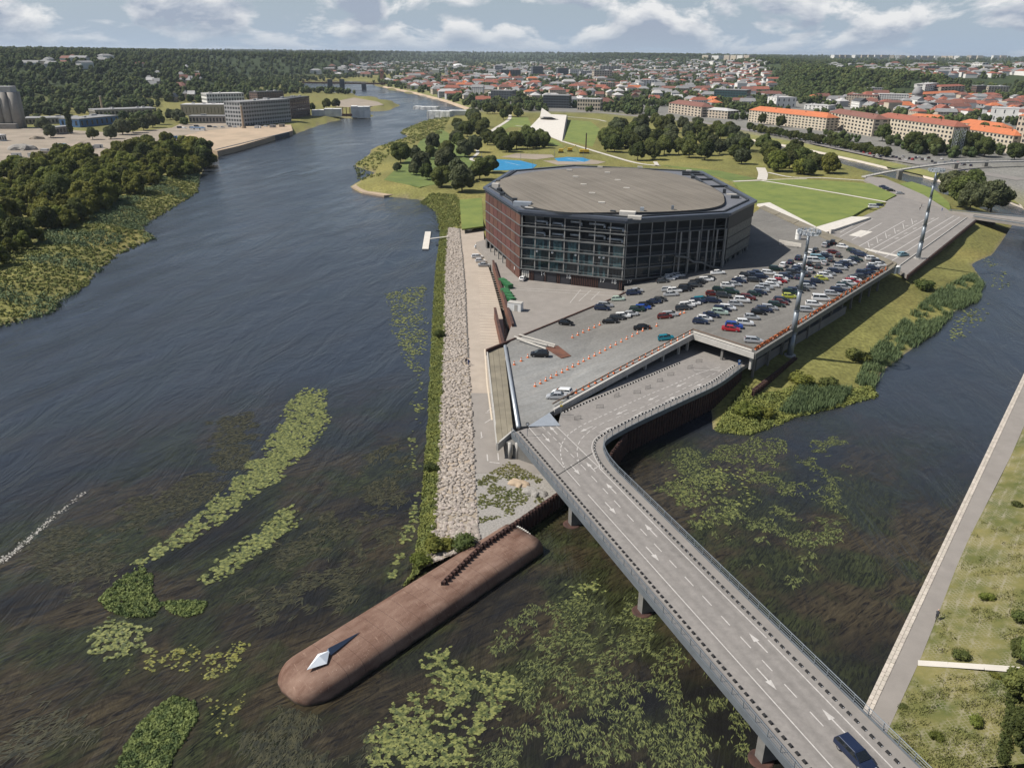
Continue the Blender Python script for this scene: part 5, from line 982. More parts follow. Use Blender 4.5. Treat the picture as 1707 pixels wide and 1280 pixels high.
for i, (x, y, c, kd, ang, z, lb) in enumerate(((872, 467, 'W', 'hatch', 70, ZY, 'white small car beside the arena corner in the yard'), (796, 430, 'W', 'estate', 8, ZP, 'white estate car in the promenade bays, second from the wall end'), (801, 437, 'W', 'hatch', 8, ZP, 'white hatchback in the promenade bays, middle of three'), (807, 444, 'S', 'sedan', 5, ZP, 'silver saloon in the promenade bays, nearest the rusty wall'), (785, 384, 'W', 'van', 80, ZP, 'white van parked at the lawn end of the promenade'), (799, 414, 'W', 'hatch', 10, ZP, 'white hatchback farthest up the promenade bays'),
    (1456, 347, 'W', 'van', -8, ZL, 'large white van parked at the lawn corner'), (1466, 344, 'N', 'hatch', -10, ZL, 'dark blue hatchback next to the large white van'), (1472, 313, 'N', 'sedan', -30, ZL, 'dark blue saloon leading the queue behind the lawn'), (1478, 316, 'N', 'sedan', -30, ZL, 'dark blue saloon second in the queue on the road behind the lawn'), (1485, 319, 'K', 'sedan', -25, ZL, 'black saloon last in the queue on the road behind the lawn'), (1500, 324, 'S', 'sedan', -5, ZL, 'silver saloon crossing the road behind the lawn'), (1505, 427, 'C', 'suv', 20, ZL, 'pale blue car at the foot of the far mast'))):
    car(x, y, c, kd, R(ang), lb, None, z)
bc = car(0, 0, 'N', 'estate', bd + .02, 'dark blue estate car driving over the road bridge', None, p=P(1424, 1262, ZB))
# orange cones
cn = MB(); cn.box((0, 0, .04), (.62, .62, .08)); CONEB = cn.mesh('cone_base', 'orange'); CONE = MB().lathe((0, 0, .08), [(.27, 0), (.17, .45), (.07, .85), (.05, .9)], 10).mesh('cone_body', 'orange', smooth=False); CB = MB().lathe((0, 0, .40), [(.205, 0), (.15, .22)], 10).mesh('cone_band', 'paint_white')
def cones(a, b, n_, desc):
    for i in range(n_):
        t_ = i / max(1, n_ - 1); x, y = a[0] + (b[0] - a[0]) * t_, a[1] + (b[1] - a[1]) * t_; t = thing('traffic_cone', f'orange cone, {ordw(i)} from the left in {desc}', 'traffic cone', PD(x + rk.uniform(-.5, .5), y), rk.uniform(0, 1.5), 'orange cones on the deck', 1.0)
        inst('cone_base', CONEB, t); inst('cone_body', CONE, t); inst('cone_band', CB, t)
cones((892, 644), (1072, 552), 21, 'the long line across the ramp'); cones((1083, 549), (1095, 544), 2, 'the pair beyond the black saloon'); cones((961, 655), (1150, 557), 19, 'the line along the front parapet'); cones((954, 563), (1000, 542), 6, 'the short line below the yard edge'); cones((857, 608), (880, 596), 3, 'the trio at the left end of the deck')
cones((1128, 526), (1141, 522), 3, 'the trio beside the maroon car'); 
bmesh_ = MB().box((0, 0, .5), (.16, 1.5, .7)); BARB = bmesh_.mesh('barrier_panel', 'orange'); BARF = MB().box((0, 0, .08), (.5, .35, .16)).mesh('barrier_foot', 'orange')
A_p, B_p = (1262, 582), (1476, 450)
for i in range(30):
    t_ = i / 29; x, y = A_p[0] + (B_p[0] - A_p[0]) * t_, A_p[1] + (B_p[1] - A_p[1]) * t_; p = PD(x, y); d = PD(*B_p) - PD(*A_p); t = thing('orange_barrier', f'orange plastic barrier, {ordw(i)} from the corner along the right deck rail', 'barrier', p, math.atan2(d.y, d.x) + math.pi / 2 + rk.uniform(-.5, .5), 'orange barriers by the right rail')
    inst('barrier_panel', BARB, t)
    for s in (-.55, .55): inst('barrier_foot', BARF, t, (0, s, 0))
# waste containers in the yard
mat('skip_green', (.03, .13, .05), .5, .15, 1)
for i, (x, y) in enumerate(((838, 470), (843, 474), (848, 478), (842, 487), (846, 491), (849, 496), (852, 501))):
    t = thing('waste_container', f'green waste container, {ordw(i)} counted from the arena side of the yard', 'container', P(x, y + 2, ZY), R(-62 + rk.uniform(-6, 6)), 'green containers in the yard')
    MB().add([(-1.2, -.8, 0), (1.2, -.8, 0), (1.2, .8, 0), (-1.2, .8, 0), (-1.4, -1, 1.3), (1.4, -1, 1.3), (1.4, 1, 1.3), (-1.4, 1, 1.3)], [(0, 1, 5, 4), (1, 2, 6, 5), (2, 3, 7, 6), (3, 0, 4, 7), (4, 5, 6, 7)]).build('bin', 'skip_green', t, local=True)
    for s in (-.7, .7): MB().box((s, 0, 1.38), (1.3, 1.9, .12)).build('lid', 'skip_green', t, local=True)
t = thing('storage_container', 'white storage container with grey roof beside the green waste containers', 'container', P(859, 517, ZY), R(-20)); MB().box((0, 0, 1.2), (4.2, 2.4, 2.4)).build('casing', 'paint_white', t, local=True); MB().box((0, 0, 2.46), (4.3, 2.5, .12)).build('roof', 'concrete', t, local=True); MB().box((.6, -1.215, 1.05), (1, .04, 2)).build('door', 'concrete', t, local=True)
# pier pontoon in the river
t = thing('jetty', 'pale floating jetty with gangway off the stone slope', 'jetty', P(711, 400, 0)); a_, b_ = P(713.5, 386, .5), P(709, 415, .5); MB().beam(a_, b_, 2.6, .7).build('float', 'concrete_pale', t); MB().beam(P(716, 398, .9), P(747, 394, 1.6), 1.0, .15).build('gangway', 'concrete_pale', t)
for k in range(3): x, y = 727, 384 + k * 12; MB().beam(P(x, y, .3), P(x + 6, y, .3), .6, .5).build('float_arm', 'steel_dark', t)
# right-hand road bridge over the channel
t = thing('channel_bridge', 'grey bridge leaving the event ground at the right edge of the picture', 'bridge', P(1640, 362, 0)); bp_ = [P(1582, 351.5, 6.0), P(1622, 362, 6.0), P(1850, 396, 6.0), P(1850, 376, 6.0)]
MB().prism([(p.x, p.y) for p in bp_], 5.0, 6.0, bottom=True).build('bridge_deck', 'promenade_grey', t)
for a, b in ((bp_[0], bp_[3]), (bp_[1], bp_[2])):
    MB().beam(a + Vector((0, 0, 1.2)), b + Vector((0, 0, 1.2)), .15, .15).build('hand_rail', 'steel_dark', t); MB().beam(a + Vector((0, 0, .7)), b + Vector((0, 0, .7)), .06, .5).build('rail_panel', 'steel_grey', t)
for x in (1650, 1720): p = P(x, 382 + (x - 1650) * .2, 0); MB().box((p.x + 2, p.y + 4, 2), (1.6, 5, 6)).build('pier', 'concrete_dark', t)

# ------------------------------------------------------------------ right bank: embankment wall, path, paved slope
ZE = 1.6
w0, w1 = P(1415, 1232, ZE), P(1740, 553, ZE); wd_ = (w1 - w0).normalized(); wn_ = Vector((wd_.y, -wd_.x, 0))
ew = thing('embankment_wall', 'pale stone slab embankment wall along the right bank path', 'wall', w0)
MB().prism([(p.x, p.y) for p in (w0, w1, w1 + wn_ * 1.0, w0 + wn_ * 1.0)], -1.5, ZE - .12).build('wall_body', 'embank_stone', ew)
sl = [MB().box((0, 0, 0), (L0, .46, .16)).mesh('coping_slab', 'embank_stone') for L0 in (.95, .9, .86)]; Lw = (w1 - w0).length; s_ = 0; k = 0
while s_ < Lw and k < 145:
    for j in (0, 1): p = w0 + wd_ * (s_ + .5 + .45 * j) + wn_ * (.24 + .5 * j); inst('coping_slab', sl[(k + j) % 3], ew, p - ew.location + Vector((0, 0, -.08 + .012 * ((k * 7 + j) % 3))), math.atan2(wd_.y, wd_.x))
    s_ += 1.0; k += 1
pw0 = [p + wn_ * 1.0 for p in (w0, w1)]; pr_ = W([(1440, 1300), (1478, 1221), (1535, 1096), (1568, 1013), (1614, 900), (1685, 760), (1760, 590)], ZE)
MB().poly([Vector((p.x, p.y, ZE - .06)) for p in [pw0[0] - wd_ * 14] + pr_ + [pw0[1]]]).build('path', 'promenade_grey', kind='structure')
# slope with honeycomb paving grown over by grass
ms = [p + Vector((0, 0, 0)) for p in smooth_line(pr_, 5)]; far2 = [p + Vector((22, -1.5, 5.5)) for p in ms]; far3 = [p + Vector((90, -5, 7)) for p in ms]; mb = MB(); loft(mb, [(p.x, p.y, p.z - .05) for p in ms], far2); loft(mb, far2, far3)
m = bpy.data.materials.new('paved_grass'); m.use_nodes = True; n = m.node_tree.nodes; l = m.node_tree.links; b = n['Principled BSDF']; b.inputs['Roughness'].default_value = 0.95; b.inputs['Specular IOR Level'].default_value = .2; g = n.new('ShaderNodeNewGeometry')
vo = n.new('ShaderNodeTexVoronoi'); vo.feature = 'DISTANCE_TO_EDGE'; vo.inputs['Scale'].default_value = 2.2; vo.inputs['Randomness'].default_value = .25; l.new(g.outputs['Position'], vo.inputs['Vector'])
hc_ = ramp(vo.outputs['Distance'], .05, (1, 1, 1), .16, (0, 0, 0)); gr_ = ramp(noi(mapn((1, 1, 1), 0), .12, 8, .65), .36, (.066, .082, .022), .64, (.180, .160, .062)); pv_ = mixc(hc_, gr_, (.25, .225, .16)); msk = ramp(noi(mapn((1, 1, 1), 0), .35, 6), .42, (0, 0, 0), .62, (.8, .8, .8)); l.new(mixc(msk, gr_, pv_), b.inputs['Base Color'])
bq = n.new('ShaderNodeBump'); bq.inputs['Strength'].default_value = .6; bq.inputs['Distance'].default_value = .15; l.new(noi(mapn((1, 1, 1), 0), 3, 5), bq.inputs['Height']); l.new(bq.outputs[0], b.inputs['Normal']); MATS['paved_grass'] = m
mb.build('bank_slope', 'paved_grass', kind='structure')
def slope_z(x, y):                      # height of that slope
    best = min(ms, key=lambda p: abs(p.y - y)); return ZE - .05 + max(0, min(22, x - best.x)) * .25
def PS(px, py):
    z = 3.0
    for _ in range(7): p = P(px, py, z); z = slope_z(p.x, p.y)
    return Vector((p.x, p.y, z))
ribbon(MB(), [PS(1530, 1105), PS(1580, 1108), PS(1640, 1112), PS(1694, 1116), PS(1760, 1122)], 1.1, .08).build('path', 'path_pale', kind='structure')
hp = [PS(1480 + 240 * random.random(), 870 + 410 * random.random()) for _ in range(5200)]; hp = [p for p in hp if p.x > min(ms, key=lambda q: abs(q.y - p.y)).x + 1.0]
hp = [p for p in hp if float(lattice_noise(np.array([p.x]), np.array([p.y]), 2.3, 5)[0]) + .6 * float(lattice_noise(np.array([p.x]), np.array([p.y]), 7, 6)[0]) > -.1 and not (1094 < jy(*p) < 1124 and True)]
stuff('slope_grass', np_mesh('slope_grass', *blades([tuple(p) for p in hp], 5, .22, .09, .9, 12), 'dry_grass'), 'dry grass growing through the paved right bank slope', 'grass')

# ------------------------------------------------------------------ trees
def crown_mesh(name, seed, lobes, leaf, per, m, core=0.74):
    """lobes: (x, y, z, r); leaf quads over every lobe, a smaller closed lobe inside"""
    g = np.random.default_rng(seed); Vs, Fs = [], []; o = 0
    bm = bmesh.new(); bmesh.ops.create_icosphere(bm, subdivisions=2, radius=1); iv_ = np.array([v.co[:] for v in bm.verts]); ifc = np.array([[v.index for v in f.verts] for f in bm.faces]); bm.free()
    L_ = np.array(lobes); tris = []
    for x, y, z, r in lobes:
        k = max(20, int(per * r * r)); d = g.normal(size=(k, 3)); d /= np.linalg.norm(d, axis=1)[:, None]; c = np.array([x, y, z]) + d * (r * g.uniform(.80, 1.10, k))[:, None]
        keep = np.ones(k, bool)
        for q in lobes:
            if q != (x, y, z, r): keep &= np.linalg.norm((c - np.array(q[:3])), axis=1) > q[3] * .72
        c, d = c[keep], d[keep]; k = len(c)
        if not k: continue
        n_ = d + g.normal(0, .55, (k, 3)) + np.array([0, 0, .25]); n_ /= np.linalg.norm(n_, axis=1)[:, None]; t = np.cross(n_, g.normal(size=(k, 3))); t /= np.linalg.norm(t, axis=1)[:, None]; u = np.cross(n_, t); s = (leaf * g.uniform(.6, 1.35, k))[:, None]
        Vs.append(np.stack([c - t * s, c - u * s * .55, c + t * s, c + u * s * .55], 1).reshape(-1, 3)); q4 = np.arange(k * 4).reshape(-1, 4) + o; Fs.append(q4[:, [0, 1, 2]]); Fs.append(q4[:, [0, 2, 3]]); o += k * 4
        ns = 1 + .16 * np.sin(iv_ @ g.normal(0, 3.5, 3) + g.uniform(0, 6)) + .10 * np.sin(iv_ @ g.normal(0, 7, 3)); Vs.append(iv_ * (r * core * ns)[:, None] + np.array([x, y, z])); Fs.append(ifc + o); o += len(iv_)
    return np_mesh(name, np.concatenate(Vs), np.concatenate(Fs), m)
def trunk_mesh(seed, h, r):
    g = random.Random(seed); mb = MB(); top = (g.uniform(-.25, .25), g.uniform(-.25, .25), h * .55); mb.tube((0, 0, -.3), top, r, r * .55, 7)
    for k in range(4): a = k * 1.6 + g.random(); mb.tube((top[0] * .7, top[1] * .7, h * (.30 + .06 * k)), (math.cos(a) * h * .22, math.sin(a) * h * .22, h * (.55 + .06 * k)), r * .4, r * .12, 5)
    return mb.mesh('trunk', 'bark')
def lobes_round(seed, H, Rr, n_):
    g = random.Random(seed); out = []
    for i in range(n_):
        t = (i + .5) / n_; z = H * (.30 + .60 * t); rad = Rr * math.sqrt(max(.05, 1 - ((t - .42) / .62) ** 2)); a = i * 2.4 + g.uniform(-.5, .5); k = g.uniform(.45, .85) * rad; out.append((k * math.cos(a), k * math.sin(a), z + g.uniform(-.06, .06) * H, g.uniform(.24, .42) * Rr))
    out += [(0, 0, H * .55, Rr * .60), (g.uniform(-.5, .5), g.uniform(-.5, .5), H * .92, Rr * .28)]; return out
TREES = {'round': [], 'light': [], 'grey': [], 'tall': []}
for s in range(4): TREES['round'].append((crown_mesh('crown', s, lobes_round(s, 10, 4.4 + .6 * (s % 2), 22), .52, 110, 'leaf'), trunk_mesh(s, 10, .28)))
for s in range(3): TREES['light'].append((crown_mesh('crown', 10 + s, lobes_round(10 + s, 9, 4.8, 24), .52, 110, 'leaf_light'), trunk_mesh(9 + s, 9, .24)))
for s in range(2): TREES['grey'].append((crown_mesh('crown', 20 + s, lobes_round(20 + s, 9, 4.8, 22), .50, 110, 'leaf_grey'), trunk_mesh(20 + s, 9, .3)))
for s in range(2): TREES['tall'].append((crown_mesh('crown', 30 + s, [(random.Random(s * 9 + i).uniform(-.7, .7), random.Random(s * 7 + i).uniform(-.7, .7), 2.5 + i * 1.15, 1.5 - .05 * abs(i - 4)) for i in range(11)], .38, 105, 'leaf'), trunk_mesh(30 + s, 14, .25)))
rt = random.Random(21)
KW = {'round': 'leafy green tree', 'light': 'yellow-green bushy tree', 'grey': 'grey-green willow-like tree', 'tall': 'slender upright tree'}
def tree(p, h, kind, lb, group):
    v = rt.choice(TREES[kind]); base = {'round': 10, 'light': 9, 'grey': 9, 'tall': 15}[kind]; s = h / base
    t = thing('tree', lb, 'tree', p, rt.uniform(0, 6.3), group); t.scale = (s * rt.uniform(.9, 1.15), s * rt.uniform(.9, 1.15), s)
    inst('crown', v[0], t); inst('trunk', v[1], t); return t
def grove(pts, kinds, hr, where, group):
    """pts: (px, py) or world Vectors; labels count from the left of the picture"""
    q = []
    for a in pts: p = a if isinstance(a, Vector) else G(*a[:2]); q.append((jx(*p), p, a[2] if not isinstance(a, Vector) and len(a) > 2 else rt.uniform(*hr)))
    q.sort(key=lambda e: e[0])
    for i, (x, p, h) in enumerate(q): k = rt.choice(kinds); tree(p, h, k, f'{KW[k]}, {ordw(i)} from the left {where}', group)
def spaced(poly, n_, dmin, seed):
    out = []
    for x, y in scatter(poly, n_ * 10, seed):
        if all((x - a) ** 2 + (y - b) ** 2 > dmin * dmin for a, b in out): out.append((x, y))
        if len(out) >= n_: break
    return [Vector((x, y, max(0, gh(x, y)))) for x, y in out]
lb_poly = [(p.x, p.y) for p in W([(-120, 470), (-100, 300), (0, 300), (90, 272), (180, 268), (240, 250), (300, 243), (345, 252), (358, 266), (330, 285), (285, 298), (235, 322), (175, 352), (110, 390), (50, 415), (0, 450)], 4)]
grove(spaced(lb_poly, 88, 6.6, 31), ['light', 'light', 'round', 'light'], (8.5, 13), 'in the wood on the left river bank', 'trees of the left bank wood')
grove([(668, 272, 13), (722, 250, 12), (693, 268, 9), (718, 266, 9), (744, 262, 11), (703, 287, 12), (742, 285, 13), (662, 286, 5), (690, 292, 7), (770, 320, 13), (735, 312, 11), (762, 303, 12), (800, 300, 12), (816, 288, 10), (775, 262, 12), (790, 254, 12), (712, 300, 9)], ['round', 'grey', 'grey', 'round'], (9, 13), 'on the park meadow left of the arena', 'trees on the river meadow')
cp = lambda px, z=4: [(p.x, p.y) for p in W(px, z)]
grove(spaced(cp([(738, 222), (775, 200), (800, 182), (885, 172), (893, 192), (840, 205), (790, 240), (765, 248)]), 26, 7.5, 33), ['round', 'round', 'grey'], (9, 13), 'in the park grove by the covered bridge', 'trees of the far park grove')
grove(spaced(cp([(800, 240), (830, 232), (915, 238), (920, 252), (880, 258), (820, 254)]), 16, 6.5, 34), ['round'], (9, 13), 'in the grove behind the blue pools', 'trees behind the pools')
grove(spaced(cp([(990, 248), (1000, 225), (1060, 212), (1125, 220), (1130, 262), (1090, 272), (1040, 265)]), 30, 7.0, 35), ['round', 'round', 'grey'], (10, 14), 'in the grove right of the white museum roof', 'trees of the central park grove')
grove(spaced(cp([(1090, 208), (1170, 212), (1250, 235), (1300, 255), (1240, 282), (1170, 268), (1130, 262), (1130, 225)]), 34, 7.0, 36), ['round', 'round', 'grey'], (9, 13), 'in the wide grove behind the arena', 'trees of the wide park grove')
grove(spaced(cp([(1270, 262), (1310, 252), (1380, 275), (1398, 290), (1340, 294), (1285, 285)]), 18, 6.0, 37), ['round', 'round', 'light'], (9, 13), 'in the grove beyond the round-edged lawn', 'trees beyond the lawn')
grove(spaced(cp([(1572, 332), (1590, 300), (1640, 312), (1660, 340), (1640, 352), (1590, 350)]), 10, 5.5, 38), ['round', 'round', 'grey'], (11, 15), 'in the clump beside the channel bridge', 'trees by the channel bridge')
grove([(118, 224, 22)], ['tall'], (20, 22), 'standing alone beside the long shed', None)
grove([(185, 232), (205, 225), (222, 222), (240, 218), (255, 213), (266, 208), (155, 233), (72, 217), (85, 230), (300, 205, 13), (285, 200), (448, 205, 14), (520, 186), (545, 182), (560, 180)], ['round', 'grey'], (9, 14), 'on the sandy building ground', 'trees on the building ground')
grove([(1250 + i * 8.4, 219 + i * 1.62) for i in range(28)], ['round'], (6, 8), 'in the street row before the orange-roofed blocks', 'street trees of the quay')
grove([(1520, 255, 15), (1545, 252, 13), (1600, 258, 17), (1620, 256, 15), (1640, 262, 14), (1470, 236, 14), (1560, 258, 12), (1372, 216, 13), (1300, 212, 11), (1270, 208, 11), (1690, 268, 12)], ['round'], (10, 14), 'close in front of the long apartment blocks', 'trees at the apartment blocks')
# bushes near by
def bush(p, r, lb, m_='leaf', nme='bush'):
    g = random.Random(int(p.x * 10)); me = crown_mesh('foliage', int(abs(p.x) * 7), [(g.uniform(-.5, .5) * r, g.uniform(-.5, .5) * r, r * .45 + g.uniform(0, .3) * r, r * .55) for _ in range(6)], r * .11, 300 / r / r * 1.6, m_, .7); t = thing(nme, lb, 'bush', p); t.scale = (1.15, 1.0, .8); inst('foliage', me, t); MB().tube((0, 0, -.2), (0, 0, r * .6), .08 * r, .04 * r, 5).build('stem', 'bark', t, local=True)
for px, py, z, r, lb, m_ in ((730, 561, .6, 1.9, 'dark round bush in the green strip beside the stones', 'leaf'), (773, 912, 1.6, 2.2, 'dark green bush on the stones next to the breakwater', 'leaf'), (733, 916, .8, 2.3, 'light green bush at the end of the stone slope', 'leaf_light'), (718, 782, .5, 1.4, 'small dark bush at the water edge of the stones', 'leaf'), (702, 940, .4, 1.8, 'low yellowish bush where strip meets the breakwater', 'leaf_light')): bush(P(px, py, z), r, lb, m_)
for px, py, r, lb, m_ in ((1428, 600, 3.0, 'round bush on the grassy slope below the deck', 'leaf'), (1540, 482, 3.2, 'bush at the reed edge under the far mast', 'leaf'), (1335, 640, 2.8, 'bush beside the short rusty pile wall', 'leaf_light'), (1380, 645, 2.4, 'pointed bush right of the short pile wall', 'leaf'), (1240, 690, 2.8, 'bright bush on the spit below the curved road', 'leaf_light'), (1275, 695, 2.4, 'low bright bush at the tip of the spit', 'leaf_light')): bush(G(px, py), r, lb, m_)
for i, (px, py, r, m_) in enumerate(((1645, 1000, 1.2, 'leaf_light'), (1600, 1095, 1.3, 'leaf'), (1660, 1128, .8, 'leaf_light'), (1700, 1030, 1.6, 'leaf'), (1627, 1205, 1.1, 'leaf_light'), (1560, 1232, .9, 'leaf_light'), (1692, 845, 1.2, 'leaf'), (1505, 1180, .7, 'leaf'))): bush(PS(px, py), r * .85, f'small bush, {ordw(i)} of those scattered on the paved right slope', m_)
for i, (px, py, h) in enumerate(((1700, 1165, 4.2), (1702, 1240, 4.4), (1735, 1120, 4.5), (1700, 1100, 3.2))): tree(PS(px, py), h, 'round', f'{["compact", "broad", "tall", "small"][i]} garden tree at the lower right corner of the picture', 'garden trees')
hb_ = thing('hedge', 'clipped green hedge along the garden at the lower right corner', 'hedge', PS(1680, 1240)); hpts = [PS(1672, 1270), PS(1682, 1200), PS(1692, 1120)]; V, F = [], []
hp_ = np.array([tuple(hpts[0].lerp(hpts[2], t) + Vector((random.uniform(-.4, .4), 0, random.uniform(0, .5)))) for t in np.linspace(0, 1, 70)]); V1, F1 = clumps(hp_, .55, .16, 50, 3); V1 = V1 - np.array(hb_.location)[None]; o = bpy.data.objects.new('foliage', np_mesh('foliage', V1, F1, 'leaf')); col.objects.link(o); o.parent = hb_

# scrub, reeds and herbs on the banks
def field(poly, n_, seed, zf=None): q = np.array(scatter(poly, n_, seed)); return np.column_stack([q, np.maximum(0, ground_h(q[:, 0], q[:, 1]))])
sc_poly = cp([(-60, 560), (-40, 440), (40, 408), (110, 388), (180, 350), (240, 320), (290, 297), (332, 280), (330, 318), (290, 343), (246, 370), (236, 382), (258, 395), (200, 420), (160, 453), (138, 477), (100, 498), (90, 516), (0, 541)], 1)
pts = field(sc_poly, 4200, 41); nn_ = lattice_noise(pts[:, 0], pts[:, 1], 14, 4); dark = nn_ > .05
V1, F1 = clumps(pts[dark], .7 + 1.3 * np.random.default_rng(1).random(dark.sum()), .34, 22, 5); stuff('scrub', np_mesh('scrub', V1, F1, 'reed_blue'), 'dense dark green scrub between wood and water on the left bank', 'scrub')
V1, F1 = clumps(pts[~dark], .4 + .6 * np.random.default_rng(2).random((~dark).sum()), .34, 20, 6); stuff('bank_herbs', np_mesh('bank_herbs', V1, F1, 'bank_green'), 'bright yellow-green herbs on the left river shore', 'herbs')
r1 = cp([(1425, 640), (1452, 588), (1492, 552), (1532, 515), (1572, 485), (1622, 458), (1640, 472), (1632, 500), (1592, 518), (1560, 554), (1518, 580), (1470, 618), (1455, 648)], .5)
q_ = field(r1, 5600, 43); q_ = q_[lattice_noise(q_[:, 0], q_[:, 1], 6, 3) + .6 * lattice_noise(q_[:, 0], q_[:, 1], 2, 4) > -.45]; V1, F1 = blades(q_, 5, 1.5, .13, .55, 7); stuff('reed_bed', np_mesh('reed_bed', V1, F1, 'reed_blue'), 'tall blue-green reed bed along the channel shore', 'reeds')
r2 = cp([(1192, 712), (1215, 680), (1240, 650), (1262, 662), (1300, 655), (1345, 640), (1400, 650), (1455, 640), (1462, 655), (1400, 672), (1330, 688), (1250, 718)], 1)
p2 = field(r2, 2300, 44); V1, F1 = clumps(p2, .35 + .6 * np.random.default_rng(4).random(len(p2)), .26, 20, 8); stuff('bank_herbs', np_mesh('bank_herbs', V1, F1, 'bank_green'), 'lush bright herbs on the spit below the curved road', 'herbs')
r3 = cp([(1300, 690), (1330, 655), (1390, 655), (1420, 650), (1400, 675), (1335, 690)], .3); V1, F1 = blades(field(r3, 1500, 45), 5, 1.6, .15, .35, 9); stuff('reed_bed', np_mesh('reed_bed', V1, F1, 'reed_blue'), 'small reed bed at the foot of the short pile wall', 'reeds')
r4 = cp([(735, 385), (728, 350), (700, 334), (722, 326), (760, 335), (768, 345), (766, 383), (748, 379)], 1); p4 = field(r4, 900, 46); V1, F1 = clumps(p4, .5 + .9 * np.random.default_rng(5).random(len(p4)), .3, 22, 10); stuff('scrub', np_mesh('scrub', V1, F1, 'bank_green'), 'green scrub at the far end of the stone slope', 'scrub')
r5 = cp([(600, 300), (590, 275), (618, 258), (640, 243), (684, 229), (666, 220), (705, 204), (750, 200), (735, 230), (690, 245), (655, 262), (625, 285), (640, 300)], 1); p5 = field(r5, 900, 47); V1, F1 = clumps(p5, .6 + 1.2 * np.random.default_rng(6).random(len(p5)), .5, 16, 11); stuff('bank_herbs', np_mesh('bank_herbs', V1, F1, 'bank_green'), 'rough herbs along the park river shore', 'herbs')

# ------------------------------------------------------------------ far woods (one mass): small crowns instanced over the hills
def far_crown(seed):
    g = random.Random(seed); return crown_mesh('far_crown', seed, [(g.uniform(-2.2, 2.2), g.uniform(-2.2, 2.2), 5 + g.uniform(-1.5, 3), g.uniform(2.0, 3.0)) for _ in range(5)] + [(0, 0, 4, 3.2)], .75, 9, 'leaf_far', .9)
wood_src = []
for s in range(3): o = bpy.data.objects.new('wood_crown', far_crown(60 + s)); wood_src.append(o)
def wood(name, pts, scl, lb):
    """points with scale; geometry nodes put a crown on each"""
    me = bpy.data.meshes.new(name); me.vertices.add(len(pts)); me.vertices.foreach_set('co', np.asarray(pts, np.float32).ravel()); a = me.attributes.new('sz', 'FLOAT', 'POINT'); a.data.foreach_set('value', np.asarray(scl, np.float32)); me.materials.append(MATS['leaf_far'])
    o = bpy.data.objects.new(name, me); col.objects.link(o); tag(o, lb, 'wood', None, 'stuff')
    ng = bpy.data.node_groups.new(name, 'GeometryNodeTree'); ng.interface.new_socket('Geometry', in_out='INPUT', socket_type='NodeSocketGeometry'); ng.interface.new_socket('Geometry', in_out='OUTPUT', socket_type='NodeSocketGeometry'); n = ng.nodes; l = ng.links
    gi = n.new('NodeGroupInput'); go_ = n.new('NodeGroupOutput'); mp = n.new('GeometryNodeMeshToPoints'); l.new(gi.outputs[0], mp.inputs[0]); jn = n.new('GeometryNodeGeometryToInstance')
    for s in wood_src: oi = n.new('GeometryNodeObjectInfo'); oi.inputs['Object'].default_value = s; l.new(oi.outputs['Geometry'], jn.inputs[0])
    ip = n.new('GeometryNodeInstanceOnPoints'); l.new(mp.outputs[0], ip.inputs['Points']); l.new(jn.outputs[0], ip.inputs['Instance']); ip.inputs['Pick Instance'].default_value = True
    ri = n.new('FunctionNodeRandomValue'); ri.data_type = 'INT'; ri.inputs[4].default_value = 0; ri.inputs[5].default_value = 2; l.new(ri.outputs[2], ip.inputs['Instance Index'])
    rv = n.new('FunctionNodeRandomValue'); rv.data_type = 'FLOAT'; rv.inputs[2].default_value = 0; rv.inputs[3].default_value = 6.28; cx = n.new('ShaderNodeCombineXYZ'); l.new(rv.outputs[1], cx.inputs[2]); l.new(cx.outputs[0], ip.inputs['Rotation'])
    na = n.new('GeometryNodeInputNamedAttribute'); na.data_type = 'FLOAT'; na.inputs[0].default_value = 'sz'; l.new(na.outputs[0], ip.inputs['Scale']); l.new(ip.outputs[0], go_.inputs[0]); md = o.modifiers.new('wood', 'NODES'); md.node_group = ng; return o

# ------------------------------------------------------------------ town
def wallmat(nm, c): mat(nm, c, .9, .10, .25)
for nm, c in (('wall_cream', (.46, .40, .31)), ('wall_white', (.62, .61, .58)), ('wall_grey', (.34, .34, .34)), ('wall_brick', (.24, .11, .075)), ('wall_beige', (.40, .34, .27)), ('wall_dark', (.07, .08, .09)), ('wall_brown', (.13, .085, .07)), ('wall_blue', (.06, .13, .26)), ('wall_conc', (.27, .25, .225))): wallmat(nm, c)
for nm, c in (('roof_orange', (.42, .135, .058)), ('roof_red', (.25, .088, .058)), ('roof_brownred', (.17, .078, .060)), ('roof_grey', (.22, .22, .22)), ('roof_pale', (.42, .41, .40)), ('roof_teal', (.12, .30, .28)), ('roof_dark', (.06, .062, .066))): mat(nm, c, .85, .14, .3)
mat('window_dark', (.025, .030, .036), .12, spec=.6); mat('glass_green', (.045, .085, .09), .1, .2, .3, spec=.6)
bm_sites = []
